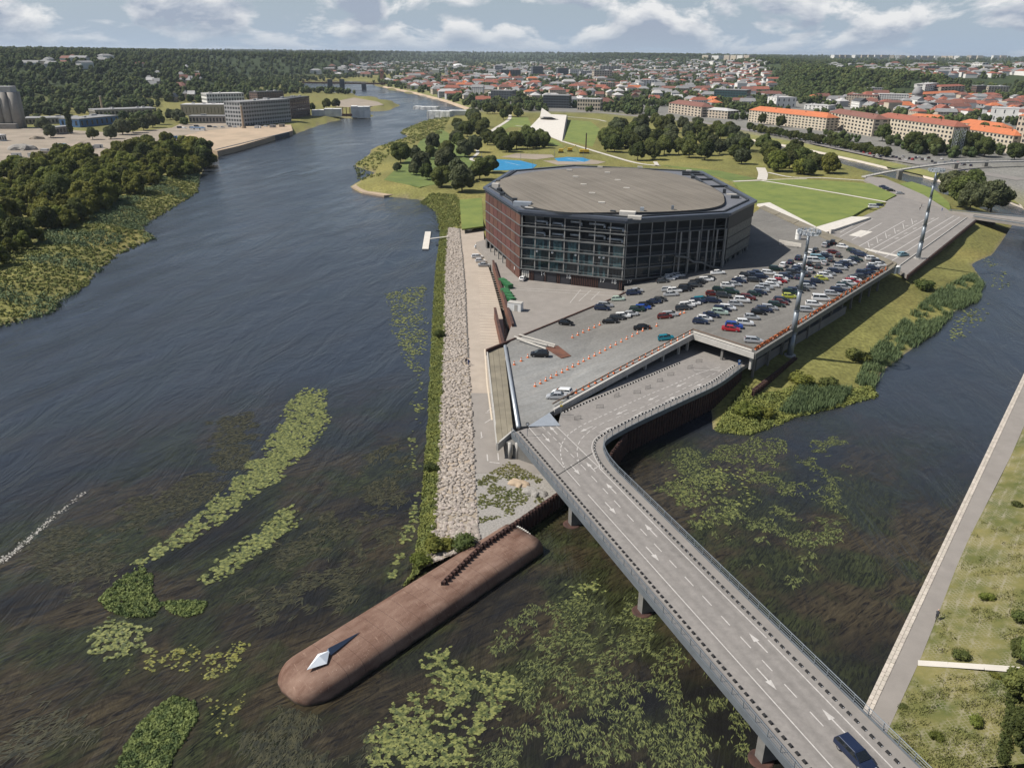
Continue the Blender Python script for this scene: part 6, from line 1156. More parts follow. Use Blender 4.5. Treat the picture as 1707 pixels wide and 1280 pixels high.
def block(l_, r_, top, depth, walls, roof, label, name='building', cat='building', storeys=4, bays=10, rh=0, hip=True, chim=0, win=True, group=None, wfrac=.5, side_win=True, base=None):
    """a building whose front foot runs between two picture spots and whose eaves reach the height seen at `top`"""
    a, b = (G(*l_), G(*r_)) if base is None else (P(*l_, base), P(*r_, base)); z0 = min(a.z, b.z) - .3; h = max(3.0, top_at(l_[0], top, a.x, a.y) - z0)
    d = Vector((b.x - a.x, b.y - a.y, 0)); w_ = d.length; ang = math.atan2(d.y, d.x); t = thing(name, label, cat, (a.x, a.y, z0), ang, group); bm_sites.append((a.x + d.x / 2, a.y + d.y / 2, max(w_, depth) * .6))
    MB().box((w_ / 2, depth / 2, h / 2), (w_, depth, h)).build('wall', walls, t, local=True)
    if rh:
        e = .5; i_ = min(depth / 2, w_ / 2) * (.98 if hip else .02); v = [(-e, -e, h), (w_ + e, -e, h), (w_ + e, depth + e, h), (-e, depth + e, h), (i_, depth / 2, h + rh), (w_ - i_, depth / 2, h + rh)]
        ro = MB().add(v, [(0, 1, 5, 4), (2, 3, 4, 5), (1, 2, 5), (3, 0, 4), (3, 2, 1, 0)]).build('roof', roof, t, local=True)
        for k in range(chim): MB().box((w_ * (k + .6) / (chim + .2), depth * (.36 if k % 2 else .6), h + rh * .75), (.9, .7, 1.8)).build('chimney', 'wall_brick', ro, local=True)
        MB().box((w_ / 2, depth / 2, h - .25), (w_ + .5, depth + .5, .4)).build('cornice', walls, t, local=True)
    else:
        MB().prism([(-.15, -.15), (w_ + .15, -.15), (w_ + .15, depth + .15), (-.15, depth + .15)], h - .5, h + .35).build('roof', roof, t, local=True)
        g = random.Random(int(w_ * 7))
        for k in range(min(4, int(w_ / 14))): MB().box((w_ * g.uniform(.1, .9), depth * g.uniform(.3, .8), h + .9), (g.uniform(2, 4), g.uniform(2, 3), 1.6)).build('roof_unit', 'roof_pale', t, local=True)
    if win:
        mb = MB(); sh = h / storeys; bw_ = w_ / bays
        for s in range(storeys):
            for k in range(bays): x = (k + .5) * bw_; z = (s + .52) * sh; mb.box((x, -.02, z), (bw_ * wfrac, .14, sh * .52))
            nb = max(1, int(depth / bw_)) if side_win else 0
            for k in range(nb): y = (k + .5) * depth / nb; z = (s + .52) * sh; mb.box((-.02, y, z), (.14, depth / nb * wfrac, sh * .52)); mb.box((w_ + .02, y, z), (.14, depth / nb * wfrac, sh * .52))
        o = mb.build('window_grid', 'window_dark', t, local=True); o['kind'] = 'stuff'
    return t
# right: long stone apartment blocks with orange roofs
block((1247, 203), (1375, 219), 183.5, 16, 'wall_cream', 'roof_orange', 'long cream apartment block with bright orange hipped roof, leftmost on the quay', storeys=5, bays=24, rh=4.5, chim=5)
block((1378, 213), (1452, 228), 187, 15, 'wall_cream', 'roof_brownred', 'shorter cream apartment block with brown-red roof, second on the quay', storeys=5, bays=13, rh=4, chim=4)
block((1455, 224), (1583, 246), 194, 15, 'wall_cream', 'roof_red', 'long cream apartment block with red roof and many chimneys, third on the quay', storeys=5, bays=22, rh=4, chim=7)
block((1590, 240), (1683, 256), 213, 15, 'wall_cream', 'roof_orange', 'cream block with orange roof behind the lattice towers, fourth on the quay', storeys=4, bays=15, rh=4, chim=4)
block((1684, 254), (1730, 262), 192, 16, 'wall_beige', 'roof_orange', 'tall beige corner block cut by the right edge of the picture', storeys=7, bays=7, rh=4, chim=2)
block((1114, 188), (1168, 196), 172, 18, 'wall_beige', 'roof_brownred', 'beige four-storey block with brown-red roof behind the park groves', storeys=4, bays=10, rh=4.5, chim=3)
block((1166, 195), (1212, 199), 182, 20, 'wall_beige', 'roof_pale', 'beige low block with pale roof right of the brown-red roofed block', storeys=3, bays=9, rh=2.5)
block((962, 184), (1000, 185), 165, 22, 'wall_cream', 'roof_pale', 'cream civic building with tall windows facing the museum roof', storeys=3, bays=9, wfrac=.6)
block((905, 180), (948, 181), 159, 25, 'wall_dark', 'roof_grey', 'dark glass office building left of the cream civic building', storeys=5, bays=10, wfrac=.8)
block((818, 168), (853, 169), 151, 22, 'wall_dark', 'roof_grey', 'dark modern house with white gables near the river trees', storeys=4, bays=8)
block((1189, 168), (1243, 170), 149, 26, 'glass_green', 'roof_grey', 'green glass office building with stepped flat roof', storeys=5, bays=12, wfrac=.75)
block((1293, 180), (1326, 180), 163, 30, 'wall_white', 'roof_pale', 'white theatre tower block behind the bright orange roof', storeys=2, bays=4, wfrac=.2)
block((1340, 182), (1380, 184), 175, 30, 'wall_white', 'roof_pale', 'low white wing behind the bright orange roof', storeys=2, bays=6, wfrac=.3)
block((1463, 176), (1512, 177), 157, 22, 'wall_white', 'roof_pale', 'white slab building with strip windows in the inner town', storeys=6, bays=12, wfrac=.6)
block((1409, 175), (1460, 177), 158, 25, 'wall_beige', 'roof_brownred', 'beige office block left of the white slab building', storeys=5, bays=12)
block((1528, 187), (1568, 188), 171, 22, 'wall_dark', 'roof_grey', 'dark glass cube building near the domed church', storeys=4, bays=8, wfrac=.85)
block((1560, 188), (1605, 189), 172, 18, 'wall_white', 'roof_brownred', 'white gabled house right of the dark glass cube', storeys=3, bays=7, rh=4, hip=False)
block((1604, 186), (1642, 188), 172, 18, 'wall_grey', 'roof_red', 'grey house with red roof right of the white gabled house', storeys=3, bays=8, rh=4)
block((1648, 202), (1694, 204), 180, 28, 'wall_white', 'roof_pale', 'large white windowless hall near the right edge', storeys=2, bays=3, wfrac=.12)
block((1597, 212), (1665, 222), 204, 14, 'wall_cream', 'roof_orange', 'low orange-roofed wing behind the fourth quay block', storeys=2, bays=10, rh=4)
block((1510, 202), (1570, 206), 195, 14, 'wall_cream', 'roof_orange', 'orange-roofed courtyard wing behind the third quay block', storeys=2, bays=9, rh=4)
for i, (l_, r_, tp, wm, rm) in enumerate((((1541, 152), (1562, 152), 141, 'wall_white', 'roof_pale'), ((1567, 157), (1606, 157), 145, 'wall_beige', 'roof_red'), ((1626, 157), (1642, 157), 143, 'wall_brown', 'roof_grey'), ((1646, 156), (1680, 156), 144, 'wall_beige', 'roof_pale'), ((1446, 156), (1472, 156), 147, 'wall_grey', 'roof_grey'), ((1530, 166), (1600, 167), 158, 'wall_cream', 'roof_orange'), ((1610, 166), (1640, 166), 159, 'wall_cream', 'roof_orange'), ((1640, 168), (1668, 168), 158, 'wall_beige', 'roof_red'), ((1596, 128), (1608, 128), 113, 'wall_white', 'roof_pale'), ((1585, 124), (1610, 124), 114, 'wall_grey', 'roof_pale'), ((1540, 122), (1582, 122), 111, 'wall_conc', 'roof_grey'), ((1618, 116), (1636, 116), 105, 'wall_white', 'roof_pale'), ((1000, 150), (1024, 150), 138, 'wall_cream', 'roof_pale'), ((1063, 147), (1095, 147), 134, 'wall_white', 'roof_pale'), ((1090, 148), (1112, 148), 139, 'wall_white', 'roof_pale'), ((950, 127), (972, 127), 116, 'wall_white', 'roof_pale'), ((990, 131), (1020, 131), 118, 'wall_beige', 'roof_grey'), ((968, 128), (990, 128), 119, 'wall_grey', 'roof_grey'), ((888, 127), (905, 127), 111, 'wall_dark', 'roof_grey'), ((835, 128), (868, 128), 117, 'wall_dark', 'roof_grey'), ((930, 128), (948, 128), 114, 'wall_dark', 'roof_grey'), ((1000, 120), (1032, 120), 111, 'wall_conc', 'roof_grey'), ((825, 122), (838, 122), 110, 'wall_grey', 'roof_grey'))):
    block(l_, r_, tp, 18, wm, rm, f'{wm[5:].replace("conc", "concrete")} mid-town block, {ordw(i)} in a scatter of larger flat-fronted town buildings', storeys=4, bays=7, rh=0 if 'pale' in rm or 'grey' in rm else 3, group='larger town buildings')
# old-town churches and landmarks
def tower(px, py, w_, top, wm, lb, spire=0, sm='roof_grey', dome=False):
    p = G(px, py); h = top_at(px, top, p.x, p.y) - p.z; t = thing('church_tower', lb, 'tower', p); hb = h - spire; MB().box((0, 0, hb / 2), (w_, w_, hb)).build('shaft', wm, t, local=True); MB().box((0, 0, hb - .4), (w_ + .8, w_ + .8, .6)).build('cornice', wm, t, local=True)
    if dome: MB().lathe((0, 0, hb), [(w_ * .55, 0), (w_ * .6, spire * .3), (w_ * .45, spire * .65), (w_ * .15, spire * .9), (.15, spire)], 14).build('dome', sm, t, local=True, smooth=True)
    elif spire: MB().lathe((0, 0, hb), [(w_ * .62, 0), (w_ * .3, spire * .35), (w_ * .12, spire * .7), (.1, spire)], 8).build('spire', sm, t, local=True)
    for s in (-1, 1): MB().box((0, s * (w_ / 2 + .02), hb * .75), (w_ * .3, .1, hb * .16)).build('bell_opening', 'window_dark', t, local=True)
    return t
tower(703, 128, 6, 112, 'wall_cream', 'left of the pale twin church towers in the old town', 6); tower(709, 128, 6, 112, 'wall_cream', 'right of the pale twin church towers in the old town', 6); tower(744, 125, 9, 108, 'wall_white', 'tall white town hall tower with thin spire in the old town', 16); tower(637, 132, 10, 113, 'wall_brick', 'brick church tower among the trees beyond the railway bridge', 8, 'roof_brownred'); tower(763, 129, 8, 118, 'wall_brick', 'short red church tower at the edge of the old town', 8, 'roof_red'); tower(850, 133, 10, 118, 'wall_brick', 'red pointed church roof right of the old town', 14, 'roof_orange'); tower(1526, 172, 13, 143, 'wall_white', 'white church with broad grey dome in the inner town', 14, 'roof_grey', True); tower(1036, 124, 7, 108, 'wall_white', 'slim white tower of the hill church', 14)
block((1512, 178), (1545, 178), 167, 20, 'wall_white', 'roof_pale', 'white church nave below the broad grey dome', 'church', 'church', 1, 5); block((681, 132), (702, 132), 126, 14, 'wall_white', 'roof_grey', 'white church nave left of the pale twin towers', 'church', 'church', 1, 6, 5, False)
p = G(764, 112); t = thing('stadium_dome', 'white shallow dome of a distant sports hall', 'hall', p); MB().lathe((0, 0, 0), [(34, 0), (33, 5), (27, 10), (16, 14), (4, 15.5)], 28).build('dome', 'paint_white', t, local=True, smooth=True); MB().lathe((0, 0, -2), [(34.5, 0), (34.5, 2.4)], 28).build('base_ring', 'wall_grey', t, local=True)
# far high-rises on the plateau
i = 0
for x0, x1, y_, hh_, cnt in ((1170, 1182, 99, 6.5, 1), (1186, 1200, 99, 6, 1), (1206, 1250, 100, 7.5, 4), (1255, 1262, 99, 6, 1), (1390, 1418, 99, 7, 3), (1425, 1480, 98, 6, 5), (1482, 1510, 99, 6.5, 3), (1515, 1600, 99, 5.5, 8), (1618, 1640, 99, 6, 2), (1655, 1680, 99, 6, 2)):
    for k in range(cnt): xa = x0 + (x1 - x0) * k / cnt; xb = xa + (x1 - x0) / cnt * .82; block((xa, y_ + 1), (xb, y_ + 1), y_ - hh_, 30, ['wall_cream', 'wall_white', 'wall_beige'][i % 3], 'roof_pale', f'far pale high-rise on the plateau skyline, {ordw(i)} from the left', 'high_rise', 'high-rise', 9, 6, group='far high-rises', wfrac=.35, side_win=False); i += 1
# left bank
sil = thing('grain_silo', 'tall grey concrete grain silo of joined tubes at the left edge', 'silo', G(10, 216)); b0_ = G(38, 214); h_ = top_at(28, 152, b0_.x, b0_.y) - 4; dv = Vector((1, .12, 0)).normalized()
for k in range(7):
    for j in range(2): MB().lathe((-(k) * 7.6 * dv.x - j * 1.0 + (b0_.x - sil.location.x) - 3.5, -(k) * 7.6 * dv.y + j * 7.6 + (b0_.y - sil.location.y), -1), [(4.0, 0), (4.0, h_)], 16).build('silo_tube', 'wall_conc', sil, local=True, smooth=True)
MB().box((b0_.x - sil.location.x - 27, b0_.y - sil.location.y + 1, h_ + 1.5), (48, 13, 5), .12).build('top_gallery', 'wall_grey', sil, local=True); MB().box((b0_.x - sil.location.x - 24, b0_.y - sil.location.y - 8, 2), (46, 9, 5), .12).build('loading_shed', 'wall_conc', sil, local=True)
block((348, 189), (410, 187), 157, 24, 'wall_white', 'roof_pale', 'white office building with dark window grid on the left bank', storeys=5, bays=14, wfrac=.55); block((404, 211), (486, 203), 171, 22, 'wall_grey', 'roof_grey', 'grey apartment building under scaffolding by the sandy ground', storeys=6, bays=20, wfrac=.6); block((486, 199), (518, 193), 165, 18, 'wall_brown', 'roof_dark', 'dark brown apartment building at the quay corner', storeys=6, bays=9); block((430, 170), (474, 168), 154, 20, 'wall_brown', 'roof_dark', 'brown brick block behind the scaffolded building', storeys=4, bays=11)
block((303, 193), (374, 193), 175, 26, 'wall_beige', 'roof_pale', 'big beige hall with ribbed wall beside the white offices', 'hall', 'hall', 1, 12, wfrac=.12); block((316, 206), (382, 206), 194, 14, 'wall_conc', 'roof_grey', 'long low annex in front of the beige hall', 'hall', 'hall', 1, 12)
block((42, 208), (130, 206), 198, 26, 'wall_conc', 'roof_grey', 'long grey shed next to the silo', 'shed', 'shed', 1, 14); block((134, 213), (199, 206), 199, 24, 'wall_blue', 'roof_grey', 'long bright blue warehouse on the left bank', 'warehouse', 'warehouse', 1, 8, wfrac=.3); block((160, 196), (262, 192), 184, 26, 'wall_conc', 'roof_grey', 'long grey shed with flat roof behind the blue warehouse', 'shed', 'shed', 1, 16); block((95, 225), (122, 222), 213, 10, 'wall_conc', 'roof_grey', 'small grey shed below the tall slender tree', 'shed', 'shed', 1, 5); block((0, 236), (12, 235), 226, 10, 'wall_white', 'roof_pale', 'white shed at the left picture edge', 'shed', 'shed', 1, 3)
for px, py, top, lb in ((172, 190, 160, 'yellow lattice crane tower behind the blue warehouse'), (406, 214, 175, 'yellow brick chimney on the sandy ground')):
    p = G(px, py); h = top_at(px, top, p.x, p.y) - p.z; t = thing('chimney_stack' if px > 300 else 'crane_tower', lb, 'tower', p); MB().tube((0, 0, 0), (0, 0, h), 1.3, .9, 10).build('shaft', 'sand', t, local=True); MB().lathe((0, 0, h - 1), [(1.3, 0), (1.3, 1)], 10).build('head', 'concrete_pale', t, local=True); MB().lathe((0, 0, -.3), [(3, 0), (2.4, 2)], 10).build('plinth', 'sand', t, local=True)
# sandy ground, quay wall, machinery
for pts, z, nm, m_ in (([(296, 246), (300, 228), (345, 216), (420, 210), (485, 208), (488, 218), (400, 243), (362, 252), (330, 246)], 4.06, 'sand_yard', 'sand'), ([(-60, 300), (-40, 216), (60, 213), (130, 218), (200, 222), (300, 212), (320, 222), (300, 228), (298, 243), (240, 248), (180, 266), (90, 272), (0, 298)], 4.05, 'building_ground', 'earth'), ([(268, 222), (300, 207), (400, 205), (404, 213), (340, 218), (300, 228)], 4.08, 'building_ground', 'earth'), ([(565, 168), (590, 163), (630, 170), (640, 175), (600, 180), (560, 178)], 4.04, 'sand_yard', 'earth'), ([(586, 311), (602, 303), (640, 303), (690, 314), (680, 322), (640, 326), (604, 320)], .9, 'beach', 'sand')):
    sheet(pts, z, nm, m_, -.5)
qw = thing('quay_wall', 'dark concrete quay wall below the sandy ground', 'wall', P(420, 245, 0)); q0, q1 = P(361, 259, 0), P(482, 228, 0)
for k in range(9): a, b = q0.lerp(q1, k / 9), q0.lerp(q1, (k + 1) / 9 - .003); MB().beam(a + Vector((0, 0, 4.3)), b + Vector((0, 0, 4.3)), 1.6, 5.5).build('wall_section', 'wall_dark', qw)
mat('boat_blue', (.05, .22, .45), .4)
for i, (px, py, L_, c_, lb) in enumerate(((107, 247, 12, 'paint_white', 'white boat with blue canopy laid up on the building ground'), (78, 256, 11, 'concrete_pale', 'grey hulled boat laid up left of the blue canopy boat'), (330, 218, 14, 'paint_white', 'white and blue site cabin at the edge of the sand'))):
    p = G(px, py); t = thing('boat' if i < 2 else 'site_cabin', lb, 'boat' if i < 2 else 'cabin', p, -.1)
    if i < 2: MB().add([(-L_ / 2, -1.6, 1.8), (L_ * .3, -1.6, 1.9), (L_ / 2, 0, 2.3), (L_ * .3, 1.6, 1.9), (-L_ / 2, 1.6, 1.8), (-L_ / 2 + .6, -.5, .3), (L_ * .3, 0, .3), (-L_ / 2 + .6, .5, .3)], [(0, 1, 6, 5), (1, 2, 6), (2, 3, 6), (3, 4, 7, 6), (4, 0, 5, 7), (5, 6, 7), (4, 3, 2, 1, 0)]).build('hull', c_, t, local=True); MB().box((-L_ * .1, 0, 2.6), (L_ * .5, 2.6, 1.4)).build('cabin', 'boat_blue' if i == 0 else 'wall_grey', t, local=True)
    else: MB().box((0, 0, 1.4), (L_, 3, 2.8)).build('cabin_wall', c_, t, local=True); MB().box((0, 0, 2.9), (L_ + .3, 3.3, .25)).build('roof', 'boat_blue', t, local=True); o = MB().box((-L_ * .2, -1.52, 1.6), (1.2, .06, 1)).box((L_ * .2, -1.52, 1.6), (1.2, .06, 1)).build('window', 'window_dark', t, local=True)
for i in range(16): car(0, 0, rk.choice('WWSDKNR'), rk.choice(['hatch', 'estate', 'van']), rk.uniform(-.3, .3), f'small parked car, {ordw(i)} from the left at the edge of the sandy ground', 'cars at the building ground', p=G(298 + i * 10.5 + rk.uniform(-2, 2), 214 - i * .25 + rk.uniform(-1.5, 1.5)))
for i in range(34): x = 1440 + i * 5.4; car(0, 0, rk.choice('WWSDKNRS'), rk.choice(['hatch', 'estate', 'sedan']), rk.uniform(.9, 1.3), f'small parked car, {ordw(i)} from the left along the right bank street', 'cars on the quay street', p=G(x, 258 + (x - 1440) * .085 + rk.uniform(-3, 6)))
# railway bridge, wrapped bridge, footbridge
t = thing('railway_bridge', 'dark steel railway bridge on stone piers far up the river', 'bridge', P(560, 148, 0)); a, b = P(505, 147, 0), P(642, 149, 0); zr = 12.5
MB().beam(a + Vector((0, 0, zr)), b + Vector((0, 0, zr)), 7, 3.2).build('truss_girder', 'rust_dark', t); MB().beam(a + Vector((0, 0, zr + 2.2)), b + Vector((0, 0, zr + 2.2)), .5, .5).build('top_chord', 'rust_dark', t)
for k in range(22): p = a.lerp(b, (k + .5) / 22); MB().box((p.x, p.y, zr + 1), (.5, .5, 2.2)).build('truss_post', 'rust_dark', t)
for px, top in ((551, 134), (571, 134), (607, 139)): p = P(px, 150, 0); MB().box((p.x, p.y, (zr + (9 if top < 136 else 0)) / 2 - 1), (9, 12, zr + (9 if top < 136 else 0)), .1).build('pier', 'wall_dark', t)
mat('wrap_white', (.60, .60, .58), .6, .25, .12, bump=.8, bscale=.25)
def wrapped(l_, r_, top, depth, lb, z0=1.0):
    a, b = P(*l_, z0), P(*r_, z0); d = b - a; w_ = d.length; h = max(3, top_at(l_[0], top, a.x, a.y) - z0); n_ = max(2, int(w_ / 7)); t = thing('wrapped_bridge_section', lb, 'bridge', a, math.atan2(d.y, d.x)); g = random.Random(int(w_))
    for k in range(n_): MB().box(((k + .5) * w_ / n_, depth / 2, h / 2 + g.uniform(-.3, .3)), (w_ / n_ * 1.01, depth + g.uniform(-.4, .4), h)).build('sheeting', 'wrap_white', t, local=True)
    for k in range(n_ + 1): MB().tube((k * w_ / n_, -.4, -1), (k * w_ / n_, -.4, h + 1), .14, n=5).build('scaffold_pole', 'steel_pale', t, local=True)
wrapped((520, 195), (541, 195), 184, 14, 'white sheeted bridge end by the brown building', 3); wrapped((541, 195), (569, 195), 182, 14, 'long white sheeted bridge part on the left shore', 3); wrapped((586, 197), (617, 197), 178, 16, 'tall white sheeted bridge pier on the left side of the river'); wrapped((689, 183), (728, 184), 177.5, 12, 'cantilevered white bridge deck over the right side of the river', 9); wrapped((712, 198), (750, 199), 185, 14, 'tall white sheeted bridge pier on the park side'); wrapped((750, 193), (778, 193), 185, 12, 'low scaffolded bridge approach on the park side', 4)
t = thing('steel_bridge_part', 'rusty open bridge girders between the two white sheeted parts', 'bridge', P(577, 196, 1)); 
for k in range(4): MB().beam(P(570, 193 - k, 5 + k * 2), P(587, 193 - k, 5 + k * 2), .8, .7).build('girder', 'rust', t)
for k in range(3): p = P(572 + k * 6, 195, 1); MB().tube(p, p + Vector((0, 0, 11)), .5, n=6).build('post', 'rust', t)
t = thing('footbridge', 'long pale arched footbridge from the park to the right bank street', 'bridge', P(1470, 290, 4)); fb = smooth_line([P(1440, 294, 5.2), P(1470, 288, 6.5), P(1510, 281, 9), P(1550, 275.5, 10), P(1592, 271, 9.5), P(1630, 269.5, 8.5), P(1707, 268, 8), P(1760, 267, 8)], 4)
for a, b in zip(fb[:-1], fb[1:]): MB().beam(a, b, 3.2, .8).build('deck_section', 'concrete', t)
railing(offset_line(fb, 1.4), t, 7); railing(offset_line(fb, -1.4), t, 7)
for px, py in ((1497, 303), (1590, 288), (1640, 284)): p = P(px, py, 1.5); MB().box((p.x, p.y, 4), (2.5, 3, 9)).build('pier', 'concrete_dark', t)
for i, px in enumerate((1586, 1597)):
    p = G(px, 262); h = top_at(px, 214, p.x, p.y) - p.z; t = thing('lattice_pylon', f'{["left", "right"][i]} of two grey lattice towers standing at the footbridge end', 'pylon', p); 
    for sx in (-1.2, 1.2):
        for sy in (-1.2, 1.2): MB().tube((sx, sy, 0), (sx, sy, h), .14, n=5).build('leg', 'steel_pale', t, local=True)
    mb = MB()
    for k in range(int(h / 2.4)): z = k * 2.4; mb.tube((-1.2, -1.2, z), (1.2, -1.2, z + 2.4), .08, n=4, cap=False); mb.tube((-1.2, 1.2, z), (-1.2, -1.2, z + 2.4), .08, n=4, cap=False); mb.tube((1.2, 1.2, z), (1.2, -1.2, z + 2.4), .08, n=4, cap=False)
    mb.build('bracing', 'steel_pale', t, local=True)

# ------------------------------------------------------------------ park: museum roof, pools, paths
t = thing('science_museum', 'white sloping plaza roof of a museum rising out of the park lawn', 'museum', P(930, 215, 4)); c_ = [P(882, 213.5, 4.2), P(937, 236, 4.2), P(944.5, 192, 9.5), P(905, 190, 9.5)]
MB().add([c_[0], c_[1], c_[2], c_[3], P(882, 213.5, 3), P(937, 236, 3), Vector((c_[2].x, c_[2].y, 3)), Vector((c_[3].x, c_[3].y, 3))], [(0, 1, 2, 3), (1, 5, 6, 2), (2, 6, 7, 3), (3, 7, 4, 0), (0, 4, 5, 1)]).build('sloping_roof', 'concrete_pale', t)
e0, e1, e2 = P(900, 198, 8.2), P(931, 199, 8.4), P(903, 190, 9.5); MB().add([e0, e1, e2, e2 + Vector((0, 0, 6.5)), e0 + Vector((0, 0, 2))], [(0, 1, 3, 4), (1, 2, 3), (0, 4, 3, 2)]).build('raised_canopy', 'concrete_pale', t); MB().add([e0 + Vector((1, -.3, .05)), e1 + Vector((-2, -.3, .05)), e1 + Vector((-8, 0, 2.2)), e0 + Vector((3, 0, 2.0))], [(0, 1, 2, 3)]).build('entrance_glass', 'window_dark', t)
MB().beam(c_[1] + Vector((1.0, 0, -.4)), c_[2] + Vector((1.0, 0, -.4)), .5, 5).build('glass_side', 'wall_dark', t)
mat('pool_blue', (.025, .20, .38), .5, .15, .3)
for i, (pts, lb) in enumerate((([(803, 267), (832, 266), (868, 268), (895, 275), (888, 281), (845, 284), (822, 284), (806, 272)], 'larger bright blue sports court beside the arena roof'), ([(924, 264), (945, 262), (972, 263), (984, 267), (975, 270), (930, 269)], 'smaller bright blue sports court behind the arena roof'))):
    t = thing('sports_court', lb, 'court', P(*pts[0], 4.1)); MB().prism([(p.x, p.y) for p in W(pts, 4.15)], 3.9, 4.15).build('court_surface', 'pool_blue', t); ribbon(MB(), W([((pts[0][0] + pts[3][0]) / 2 - 8, (pts[0][1] + pts[3][1]) / 2 - 1), ((pts[0][0] + pts[3][0]) / 2 + 18, (pts[0][1] + pts[3][1]) / 2 + 5)], 4.15), .3, .02).build('court_line', 'paint_white', t)
    for k, q in enumerate(pts[::2]): p = P(*q, 4.1); MB().tube(p, p + Vector((0, 0, 5)), .12, n=5).build('fence_post', 'steel_grey', t)
for pts, w_ in (([(790, 245), (800, 232), (825, 215), (848, 200), (850, 192)], 4), ([(790, 245), (797, 255), (785, 266), (800, 270)], 2.5), ([(937, 236), (960, 243), (1010, 258), (1060, 272), (1100, 277)], 3.5), ([(860, 210), (882, 214), (937, 236)], 2.5), ([(945, 195), (990, 199), (1010, 203)], 3), ([(1270, 300), (1272, 290), (1268, 280)], 6), ([(1092, 270), (1096, 277)], 3), ([(1070, 215), (1080, 235), (1090, 262)], 3), ([(1280, 288), (1320, 296), (1370, 297), (1450, 302), (1475, 302)], 2.5), ([(1222, 303), (1268, 301)], 3)): ribbon(MB(), smooth_line(W(pts, 4.0), 4), w_, .16).build('path', 'path_pale', kind='structure')
for pts, m_ in (([(852, 196), (880, 196), (886, 212), (850, 212), (825, 222), (800, 240)], 'lawn'), ([(947, 200), (985, 203), (1000, 215), (988, 245), (962, 238.5), (941, 235)], 'lawn'), ([(830, 224), (880, 216), (930, 236), (940, 245), (925, 242), (850, 228)], 'lawn'), ([(640, 300), (690, 255), (700, 235), (735, 215), (770, 235), (780, 260), (800, 285), (770, 300), (700, 312)], 'lawn_rough'), ([(766, 333), (803, 330), (806, 377), (770, 382)], 'lawn'), ([(1100, 275), (1200, 285), (1262, 298), (1222, 303), (1180, 290)], 'lawn_rough')):
    lz = globals().get('lz', 4.02) + .014; sheet(pts, lz, 'lawn', m_, 3.5)
for pts in ([(835, 262), (895, 266), (925, 262), (920, 258), (860, 256)], [(905, 268), (985, 266), (1010, 270), (995, 274), (930, 275)]): lz += .014; sheet(pts, lz, 'paving', 'earth', 3.5)
# drilling rig and machines behind the pool
mat('machine_yellow', (.55, .36, .03), .5)
t = thing('drilling_rig', 'yellow drilling rig with tall dark mast on the park building site', 'machine', G(974, 256)); MB().box((0, 0, 1.8), (7, 3.4, 2.2)).build('cab', 'machine_yellow', t, local=True); MB().box((0, 0, .5), (7.5, 4, 1)).build('tracks', 'rubber_black', t, local=True); MB().tube((1, 0, 1), (1, 0, top_at(974, 222, t.location.x, t.location.y) - 4), .55, .4, 8).build('mast', 'rust_dark', t, local=True)
for i, (px, py) in enumerate(((935, 255), (950, 253))): t = thing('excavator', f'{["left", "right"][i]} yellow digger on the park building site', 'machine', G(px, py)); MB().box((0, 0, 1.9), (3.4, 2.6, 1.8)).build('cab', 'machine_yellow', t, local=True); MB().box((0, 0, .5), (4, 3, 1)).build('tracks', 'rubber_black', t, local=True); MB().beam((1, 0, 2.2), (4.5, 0, 5), .5, .5).build('boom', 'machine_yellow', t, local=True); MB().beam((4.5, 0, 5), (6, 0, 1.2), .4, .4).build('stick', 'machine_yellow', t, local=True)
# embankment of the right channel: grass slope with pale stone foot
ebl = [(1254, 235.5), (1340, 250.5), (1440, 273), (1481, 283)]; mb = MB(); e1 = W(ebl, .2); e2 = [p + Vector((.4, 5, 1.4)) for p in e1]; loft(mb, e1, e2); mb.build('stone_revetment', 'embank_stone', kind='structure')
ebl2 = [(1540, 297), (1600, 312), (1640, 322), (1707, 349)]; mb = MB(); e1 = W(ebl2, .2); e2 = [p + Vector((1, 5, 1.6)) for p in e1]; loft(mb, e1, e2); mb.build('stone_revetment', 'embank_stone', kind='structure')
mb = MB(); gA = [p + Vector((.4, 5, 1.45)) for p in W(ebl + ebl2, .2)]; gB = [p + Vector((4, 24, 3.9)) for p in W(ebl + ebl2, .2)]; loft(mb, gA, gB); mb.build('grass_bank', 'dry_grass', kind='structure')
rb_ = W([(637, 146), (690, 157), (743, 171), (778, 184)], .2); mb = MB(); loft(mb, rb_, [p + Vector((3, 12, 2.5)) for p in rb_]); mb.build('stone_revetment', 'sand', kind='structure'); mb = MB(); loft(mb, [p + Vector((3, 12, 2.55)) for p in rb_], [p + Vector((10, 50, 6)) for p in rb_]); mb.build('grass_bank', 'dry_grass', kind='structure')
qs = [P(790, 182, 4.1), P(900, 184, 4.1), P(1000, 188, 4.1), P(1165, 203, 4.1), P(1300, 226, 4.1), P(1480, 264, 4.1), P(1600, 283, 4.1), P(1707, 300, 4.1)]; ribbon(MB(), qs, 14, .05).build('quay_street', 'asphalt_grey', kind='structure')

